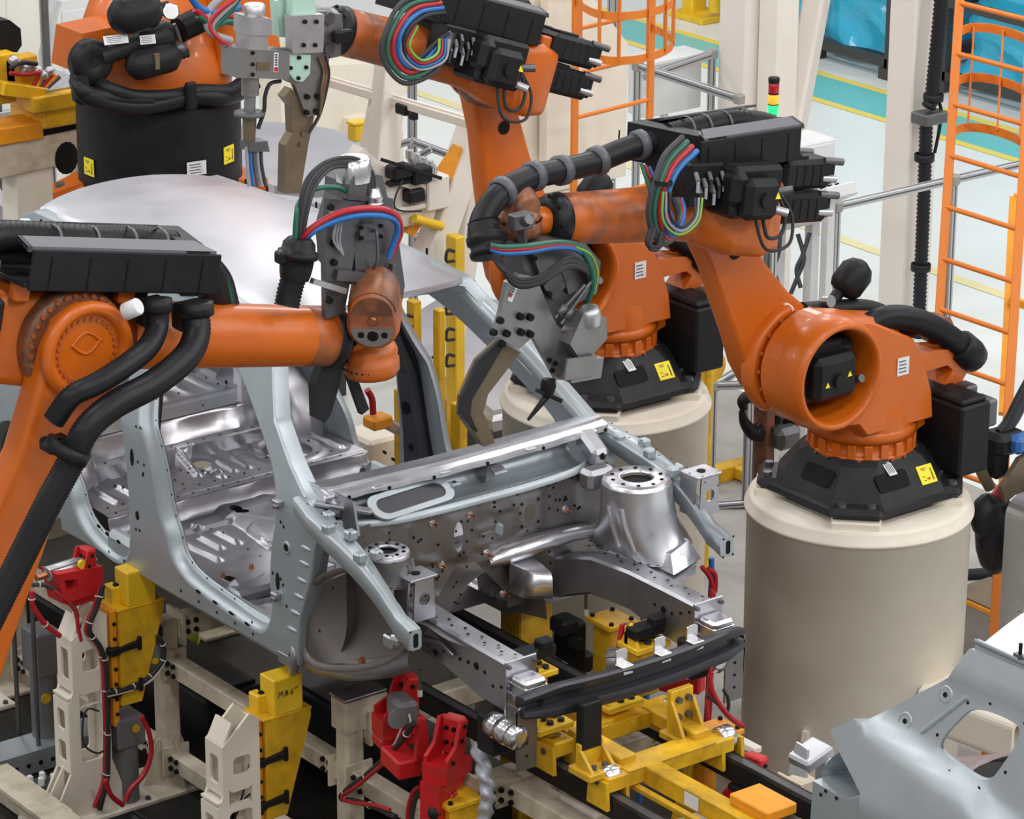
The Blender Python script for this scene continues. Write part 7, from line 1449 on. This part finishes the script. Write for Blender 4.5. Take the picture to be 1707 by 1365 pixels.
mb = MB(); mb.cyl(at(690, 364, X=-4.9), at(736, 377, X=-4.9), .028, n=12); W(mb, 'rod', 'yellow_clean', ff)
mb = MB(); mb.prism([(0, 0), (.9, 0), (.9, .9), (.3, 1.6), (0, 1.7)], at(860, 330, X=-6.4), (0, 1, 0), (0, 0, 1), .05); mb.prism([(0, 0), (.35, 0), (.10, 1.1), (0, 1.1)], at(905, 270, X=-6.3), (0, 1, 0), (0, 0, 1), .08); q = at(880, 330, X=-6.4); mb.box((-6.4, q.y+.3, (q.z+FLOOR)/2), (.05, .8, q.z-FLOOR)); single(mb, 'angled_guard', 'cream', 'beige angled machine panel behind the raised orange link arm', 'panel')
mb = MB(); p = at(590, 235, X=-10.0); mb.prism([(-.75, -.6), (.35, -.6), (.35, .05), (.05, .62), (-.75, .72)], p, (0, 1, 0), (0, 0, 1), .30); mb.prism([(-.2, -.5), (.15, -.5), (-.02, .25), (-.2, .25)], p+V((.2, 0, 0)), (0, 1, 0), (0, 0, 1), .12); mb.box((p.x-.1, p.y-.2, (p.z-.6+FLOOR)/2), (.4, 1.0, p.z-.6-FLOOR), .01); single(mb, 'machine_cabinet', 'cream', 'beige machine cabinet behind the mint plated welding gun', 'cabinet')
p = at(596, 220, X=-5.85); t = thing('limit_switch', 'small yellow switch with a black cable behind the roof', 'switch', p); mb = MB(); mb.box(p, (.08, .10, .10), .01); mb.box(p+V((0, 0, .06)), (.09, .11, .02), .005); W(mb, 'switch_body', 'yellow_clean', t); mb = MB(); mb.tube([p+V((0, .06, .0)), p+V((0, .10, .06)), p+V((0, .13, .0)), p+V((0, .10, -.06))], .010, 8); W(mb, 'cable', 'black_wire', t)
def steel_roof(name, label, pts, z, X=None):
    P_ = [at(*q, Z=z) for q in pts]; mb = MB(); ou_ = resamp(chaikin([(p.x, p.y) for p in P_], 1), .08); cx = sum(p[0] for p in ou_)/len(ou_); cy = sum(p[1] for p in ou_)/len(ou_)
    sheet(mb, ou_, [], lambda x, y: V((x, y, z+.04-.03*((x-cx)**2+(y-cy)**2))), .12); mb.loft([[V((x, y, z+.04-.03*((x-cx)**2+(y-cy)**2))) for x, y in ou_], [V((x, y, z-.03)) for x, y in ou_], [V((x, y, z-.06)) for x, y in offs(ou_, -.03)], [V((x, y, z-.14)) for x, y in offs(ou_, .02)]], None, False, False)
    t = thing(name, label, 'roof panel', (cx, cy, FLOOR)); W(mb, 'roof_skin', 'roof_skin', t)
    mb = MB(); mb.prism([(x, y) for x, y in offs(ou_, .03)], (0, 0, z-.14), (1, 0, 0), (0, 1, 0), .08); mb.box((cx, cy, (z-.2+FLOOR)/2), (.5, .3, z-.2-FLOOR)); W(mb, 'rack', 'frame_dark', t)
steel_roof('roof_panel', 'grey steel roof panel waiting on a rack behind the mint gun', [(380, 215), (470, 205), (585, 228), (660, 262), (630, 310), (540, 325), (430, 312), (380, 270)], 1.35)
steel_roof('roof_panel', 'grey steel roof panel on a rack seen through the far front door opening', [(700, 500), (830, 495), (960, 560), (930, 640), (830, 690), (800, 668), (762, 648), (690, 600)], .55)
# yellow posts on the far side
for (px, y0, y1, X, w, d, lab, m) in ((759, 392, 512, -4.75, .07, .10, 'yellow post behind the front corner of the roof', 'yellow_clean'), (672, 648, 760, -4.6, .09, .07, 'short yellow post seen behind the far rear door opening', 'yellow'), (690, 500, 775, -4.4, .06, .07, 'tall yellow post beside the dark pillar', 'yellow'), (732, 515, 660, -4.3, .05, .06, 'yellow post right of the dark pillar', 'yellow'), (765, 672, 760, -4.2, .06, .09, 'yellow post under the curved gun arm', 'yellow')):
    a, b_ = at(px, y0, X=X), at(px, y1, X=X); mb = MB(); mb.box((a.x, a.y, (a.z+FLOOR)/2), (d, w, a.z-FLOOR), .006); mb.box((a.x, a.y, FLOOR+.01), (.18, .18, .02)); 
    if px in (690, 759):
        for k in range(5): mb.tube([V((a.x+.04, a.y-.04, a.z-.08-.16*k)), V((a.x+.06, a.y-.10, a.z-.06-.16*k)), V((a.x+.06, a.y-.11, a.z-.12-.16*k)), V((a.x+.04, a.y-.04, a.z-.14-.16*k))], .010, 6, 6, None, 'black_wire')
    single(mb, 'sensor_post', m, lab, 'post', (a.x, a.y, FLOOR))
t = thing('air_cylinder', 'silver tube with an amber head behind the far rear door opening', 'cylinder', at(640, 730, X=-4.5)); mb = MB(); mb.cyl(at(638, 702, X=-4.5), at(720, 745, X=-4.5), .035, n=14); W(mb, 'tube', 'aluminium', t); mb = MB(); mb.box(at(630, 702, X=-4.5), (.12, .14, .07), .012); mb.tube([at(622, 690, X=-4.5), at(620, 665, X=-4.5), at(612, 650, X=-4.5)], .02, 8, m='red_hose'); W(mb, 'head', 'amber', t)
mb = MB(); p = at(655, 700, X=-4.9); mb.box((p.x, p.y, .1), (.3, .55, .7), .02); single(mb, 'plinth', 'cream', 'cream block behind the far rear pillar of the car', 'block')
# yellow stand, tip dresser and cables between the pedestals
ys = thing('floor_stand', 'yellow floor stand between the two far pedestals', 'stand', (*at(1200, 800, Z=FLOOR)[:2], FLOOR)); q = at(1205, 800, Z=FLOOR)
for a, s_ in (((q.x, q.y, FLOOR+.05), (.10, .55, .10)), ((q.x-.22, q.y-.1, FLOOR+.05), (.45, .09, .08)), ((q.x-.30, q.y-.15, .30), (.07, .07, 1.0)), ((q.x+.12, q.y+.1, FLOOR+.05), (.3, .10, .08))): mb = MB(); mb.box(a, s_, .008); W(mb, 'beam', 'yellow', ys)
p = at(1181, 610, D=19.6); mb = MB(); mb.cyl((p.x, p.y, FLOOR), (p.x, p.y, p.z), .03, n=12); mb.lathe(p-V((.01, 0, 0)), (1, -.2, 0), [(0, .11), (.02, .11)], 26); single(mb, 'sensor_post', 'yellow', 'yellow post with a round disc beside the middle pedestal', 'post', (p.x, p.y, FLOOR))
td = thing('tip_dresser', 'black electrode tip dresser beside the base of the right robot', 'tip dresser', (*at(1285, 860, X=-1.9)[:2], FLOOR)); Q = lambda *q: at(*q, X=-1.75)
mb = MB(); mb.bar(Q(1275, 650), Q(1272, 860), .07, .10, None, .01); p = Q(1272, 860); mb.box((p.x, p.y, (p.z+FLOOR)/2), (.10, .10, p.z-FLOOR), .01); W(mb, 'upright', 'rust_brown', td)
mb = MB(); mb.tube([Q(1278, 668), Q(1255, 660), Q(1238, 668), Q(1240, 682)], lambda t_: .045-.025*t_, 10); mb.tube([Q(1278, 712), Q(1258, 722), Q(1242, 705), Q(1236, 685)], lambda t_: .055-.04*t_, 10); W(mb, 'jaw', 'black_plastic', td)
mb = MB(); plq = [Q(1285, 668), Q(1330, 678), Q(1320, 715), Q(1285, 715)]; mb.prism([(a.y, a.z) for a in plq], (plq[0].x, 0, 0), (0, 1, 0), (0, 0, 1), .05); mb.bolts([Q(*q)+V((.025, 0, 0)) for q in ((1288, 680), (1288, 697), (1304, 684), (1304, 702), (1316, 690))], (1, 0, 0), .022, .02, 'void'); W(mb, 'plate', 'gunmetal', td)
mb = MB(); mb.cyl(Q(1312, 702)+V((.05, 0, 0)), Q(1336, 682)+V((.05, 0, 0)), .028, n=12); W(mb, 'red_handle', 'red', td); mb = MB(); mb.box(Q(1295, 722)+V((.06, 0, 0)), (.12, .16, .12), .03); W(mb, 'motor', 'gunmetal', td)
# right edge: gripper, machine, step box
gr = thing('gripper_head', 'brown shielded gripper head with blue and black cables at the right edge', 'gripper', (*at(1680, 760, X=-.5)[:2], 1.2)); Q2 = lambda *q: at(*q, X=-.6)
mb = MB(); s_ = [Q2(*q) for q in ((1638, 800), (1668, 752), (1712, 728), (1730, 790), (1660, 812), (1644, 826))]; mb.prism([(a.y, a.z) for a in s_], (s_[0].x+.12, 0, 0), (0, 1, 0), (0, 0, 1), .03); W(mb, 'shield', 'bronze', gr)
mb = MB(); mb.tube([Q2(1650, 812), Q2(1634, 780), Q2(1628, 745), Q2(1634, 735)], .03, 10); mb.box(Q2(1672, 735), (.16, .20, .12), .03, 'black_plastic'); mb.box(Q2(1660, 765), (.12, .10, .18), .02, 'black_plastic'); W(mb, 'hook', 'bronze', gr)
mb = MB(); mb.box(Q2(1690, 728)+V((.08, 0, 0)), (.10, .20, .09), .02); W(mb, 'valve', 'navy', gr)
for k in range(3): mb = MB(); mb.tube([Q2(1665+5*k, 720, ), Q2(1680+6*k, 700), Q2(1700+6*k, 660), Q2(1722+6*k, 620)], .022, 8); W(mb, 'cable', 'charcoal_wire' if k else 'black_wire', gr)
mb = MB(); mb.ell(Q2(1660, 890), (.10, .11, .22), None, 16); mb.ell(Q2(1645, 860), (.08, .09, .12), None, 14); mb.tube([Q2(1660, 920), Q2(1672, 935), Q2(1680, 950)], .02, 8); W(mb, 'hose_bundle', 'black_cast', gr)
mb = MB(); mb.cyl(Q2(1652, 838), Q2(1668, 818), .03, n=10); W(mb, 'red_fitting', 'red', gr)
mb = MB(); q = at(1718, 880, X=-.3); mb.prism(rrect(-.10, -2.0, .34, .16, .10, 6), q, (0, 1, 0), (0, 0, 1), .16); single(mb, 'machine_post', 'aluminium', 'rounded silver machine post at the right edge', 'post')
mb = MB(); q = at(1655, 1000, Z=FLOOR+.3); mb.box((q.x, q.y, FLOOR+.15), (.34, .30, .30), .01); mb.box((q.x, q.y, FLOOR+.315), (.38, .34, .03), .004, 'amber'); mb.box((q.x-.0, q.y, FLOOR+.335), (.36, .32, .012), .003, 'bronze'); single(mb, 'step_box', 'concrete', 'low box step with amber edge right of the large pedestal', 'step')
mb = MB(); mb.tube([at(1610, 958, Z=FLOOR+.03), at(1650, 956, Z=FLOOR+.03), at(1700, 955, Z=FLOOR+.03)], .035, 10); single(mb, 'floor_hose', 'rubber', 'black hose lying on the concrete right of the large pedestal', 'hose')
# ================================================================ UPPER LEFT: cream beam, yellow fixture, glass cell
fb_ = thing('fixture_stand', 'cream beam stand with scorched paint carrying the yellow fixture at the upper left', 'stand', (-6.9, .7, FLOOR)); QL = lambda *q: at(*q, X=-6.7)
mb = MB(); a, b_ = QL(-20, 265), QL(135, 232); mb.bar(a, b_, .22, .20, None, .008); W(mb, 'beam', 'cream_dirty', fb_)
mb = MB(); a, b_ = QL(-20, 228), QL(135, 200); mb.bar(a, b_, .20, .05); W(mb, 'black_track', 'void', fb_)
mb = MB(); a = QL(45, 270); mb.prism([(-.12, a.z), (.12, a.z), (.18, FLOOR), (-.18, FLOOR)], (a.x, a.y, 0), (0, 1, 0), (0, 0, 1), .18); W(mb, 'leg', 'cream', fb_)
mb = MB(); mb.bar(QL(102, 265), QL(135, 278), .16, .12); W(mb, 'stub_beam', 'cream', fb_)
mb = MB(); mb.ell(QL(95, 262)+V((.113, 0, .02)), (.006, .08, .10)); W(mb, 'scorch', 'void', fb_)
yf = thing('yellow_fixture', 'yellow welding fixture with a silver top plate at the upper left', 'fixture', QL(70, 215))
mb = MB(); a = QL(75, 165); mb.box(a+V((-.1, .05, .02)), (.55, .46, .10), .01); mb.box(a+V((-.05, .1, -.08)), (.40, .40, .12), .01); mb.box(a+V((0, .02, -.16)), (.12, .12, .10), .006); mb.box(a+V((0, .22, -.16)), (.12, .10, .10), .006); W(mb, 'fixture_body', 'yellow', yf)
mb = MB(); mb.box(a+V((-.1, .07, .076)), (.42, .36, .012), .002); W(mb, 'top_plate', 'aluminium', yf)
mb = MB(); mb.bar(QL(-15, 140), QL(55, 150), .30, .08, None, .006); mb.bar(QL(-20, 222), QL(55, 210), .25, .10, None, .006, 'amber'); mb.box(QL(30, 120), (.10, .22, .20), .01); mb.box(QL(-5, 130), (.10, .2, .3), .01); W(mb, 'side_arm', 'yellow', yf)
for i in range(6): mb = MB(); p, q = QL(40+5*i, 140), QL(55+6*i, 112+2*i); mb.cyl(p+V((.1, 0, 0)), q+V((.1, 0, 0)), .014, n=8); W(mb, 'hose', ('red', 'amber', 'gunmetal')[i % 3], yf)
for i in range(7): mb = MB(); mb.ell(QL(8+10*i, 95+5*(i % 3)+3*i)+V((.1, 0, 0)), (.03, .035, .03), None, 10); W(mb, 'fitting', 'aluminium', yf)
for k, (pts, c_) in enumerate((([(-5, 105), (15, 96), (40, 98)], 'black_wire'), ([(-5, 113), (20, 116), (45, 112)], 'red_hose'))): mb = MB(); mb.tube([QL(*q)+V((.15, 0, 0)) for q in pts], .014, 8); W(mb, 'cable', c_, yf)
mb = MB(); s_ = [QL(*q) for q in ((-20, 40), (28, 38), (46, 52), (48, 80), (40, 92), (-20, 88))]; mb.prism([(p.y, p.z) for p in s_], (s_[0].x-.15, 0, 0), (0, 1, 0), (0, 0, 1), .14); single(mb, 'tool_cover', 'black_plastic', 'black rounded tool cover at the upper left edge', 'cover')
gw = thing('glass_screen', 'clear panel safety screen in a steel frame at the upper left corner', 'screen', (-9.0, 1.6, FLOOR)); XG = -8.6
for px in (-10, 75, 160, 230): p = at(px, 60, X=XG); mb = MB(); mb.box((XG, p.y, 1.7), (.05, .045, 3.9), .004); W(mb, 'post', 'gunmetal', gw)
ps = [at(px, 60, X=XG).y for px in (-10, 75, 160, 230)]
for a, b_ in zip(ps, ps[1:]): mb = MB(); mb.box((XG, (a+b_)/2, 1.8), (.008, b_-a-.05, 3.4)); W(mb, 'clear_sheet', 'clear_panel', gw)
mb = MB(); mb.box((XG, (ps[0]+ps[-1])/2, 1.62), (.06, ps[-1]-ps[0], .05), .004); W(mb, 'rail', 'aluminium', gw)
for (px, py, w, h_, d, m_, lab) in ((30, 40, .5, 1.6, .4, 'cream', 'cream cabinet behind the clear safety screen'), (110, 70, .3, .9, .3, 'panel_grey', 'grey machine box behind the clear safety screen'), (195, 20, .45, 2.2, .3, 'cream_white', 'pale cabinet right of the clear safety screen')):
    p = at(px, py, X=-10.6); mb = MB(); mb.box((p.x, p.y, (p.z+h_*.4+FLOOR)/2), (d, w, p.z+h_*.4-FLOOR), .02); mb.box((p.x+d/2+.01, p.y, p.z), (.02, w*.8, h_*.6), .005); single(mb, 'machine_cabinet', m_, lab, 'cabinet')
mb = MB(); mb.tube(drop([at(*q, X=-9.6) for q in ((92, 0), (84, 30), (80, 70), (76, 130))]), .05, 10); single(mb, 'air_duct', 'aluminium', 'pale bent duct behind the clear safety screen', 'duct')
# ================================================================ FLOOR
mb = MB(); mb.add([(-60, -25, FLOOR), (25, -25, FLOOR), (25, 60, FLOOR), (-60, 60, FLOOR)], [(0, 1, 2, 3)]); struct('floor', mb, 'epoxy', 'pale glossy epoxy floor of the hall')
# ================================================================ GROUPS OF REPEATS
GROUPS = {'welding_robot': 'welding robots around the car', 'robot_pedestal': 'round cream robot pedestals', 'welding_gun': 'robot welding guns', 'slide_rail': 'black rails under the car', 'riser_tower': 'cream riser towers along the near side', 'lift_unit': 'yellow lift units under the sill', 'toggle_clamp': 'red toggle clamps of the jig', 'clamp_stand': 'yellow clamp columns', 'air_hose': 'hoses and wires of the jig', 'guard_fence': 'aluminium guard fences', 'cage_ladder': 'orange caged ladders', 'parts_crate': 'blue film wrapped crates', 'sensor_post': 'yellow posts on the far side', 'car_body': 'car bodies on the line', 'air_cylinder': 'air cylinders near the car', 'support_sleeve': 'shiny sleeves under the crash boxes', 'locating_pin': 'hanging locating pins', 'cable_trunking': 'black trunking on the floor', 'valve_manifold': 'valve blocks on the floor', 'rag': 'lime yellow rags', 'support_block': 'dark rag supports', 'support_column': 'cream building columns', 'roof_panel': 'spare steel roof panels', 'machine_cabinet': 'cabinets in the background'}
for o in list(COL.objects):
    if o.parent is None and 'label' in o and 'category' in o:
        n = o.name.split('.')[0]
        if n in GROUPS: o['group'] = GROUPS[n]
# ================================================================ LIGHT
w = bpy.data.worlds.new('hall_ambient_fill'); SC.world = w; w.use_nodes = True  # ambient gradient, kept bright at the horizon to fill upright faces
nt = w.node_tree; bg = nt.nodes['Background']; tc = nt.nodes.new('ShaderNodeTexCoord'); sp = nt.nodes.new('ShaderNodeSeparateXYZ'); rp = nt.nodes.new('ShaderNodeValToRGB')
nt.links.new(tc.outputs['Generated'], sp.inputs[0]); nt.links.new(sp.outputs['Z'], rp.inputs['Fac']); nt.links.new(rp.outputs['Color'], bg.inputs['Color'])
e = rp.color_ramp.elements; e[0].position = 0.0; e[0].color = (.95, .95, .95, 1); e[1].position = 1.0; e[1].color = (.60, .60, .62, 1)
for p, c in ((.30, (1.0, 1.0, 1.01, 1)), (.55, (.80, .80, .82, 1))):
    q = e.new(p); q.color = c
bg.inputs['Strength'].default_value = 0.36
def lamp(name, x, y, z, power, col=(1, .985, .965)):
    l = bpy.data.lights.new(name, 'POINT'); l.shadow_soft_size = .7; l.energy = power; l.color = col
    o = bpy.data.objects.new(name, l); COL.objects.link(o); o.location = (x, y, z); return o
for x in (-14, -8, -2, 4, 10):
    for y in (-10, -4, 2, 8, 14):
        lamp('hall_fill_light', x, y, 9.5, 900 if x == 10 and y > -8 else 500)  # unseen overhead point lights, front row boosted to fill upright faces
SC.view_settings.view_transform = 'Standard'; SC.view_settings.look = 'None'; SC.view_settings.gamma = 1; SC.view_settings.exposure = -0.08; SC.view_settings.use_curve_mapping = False
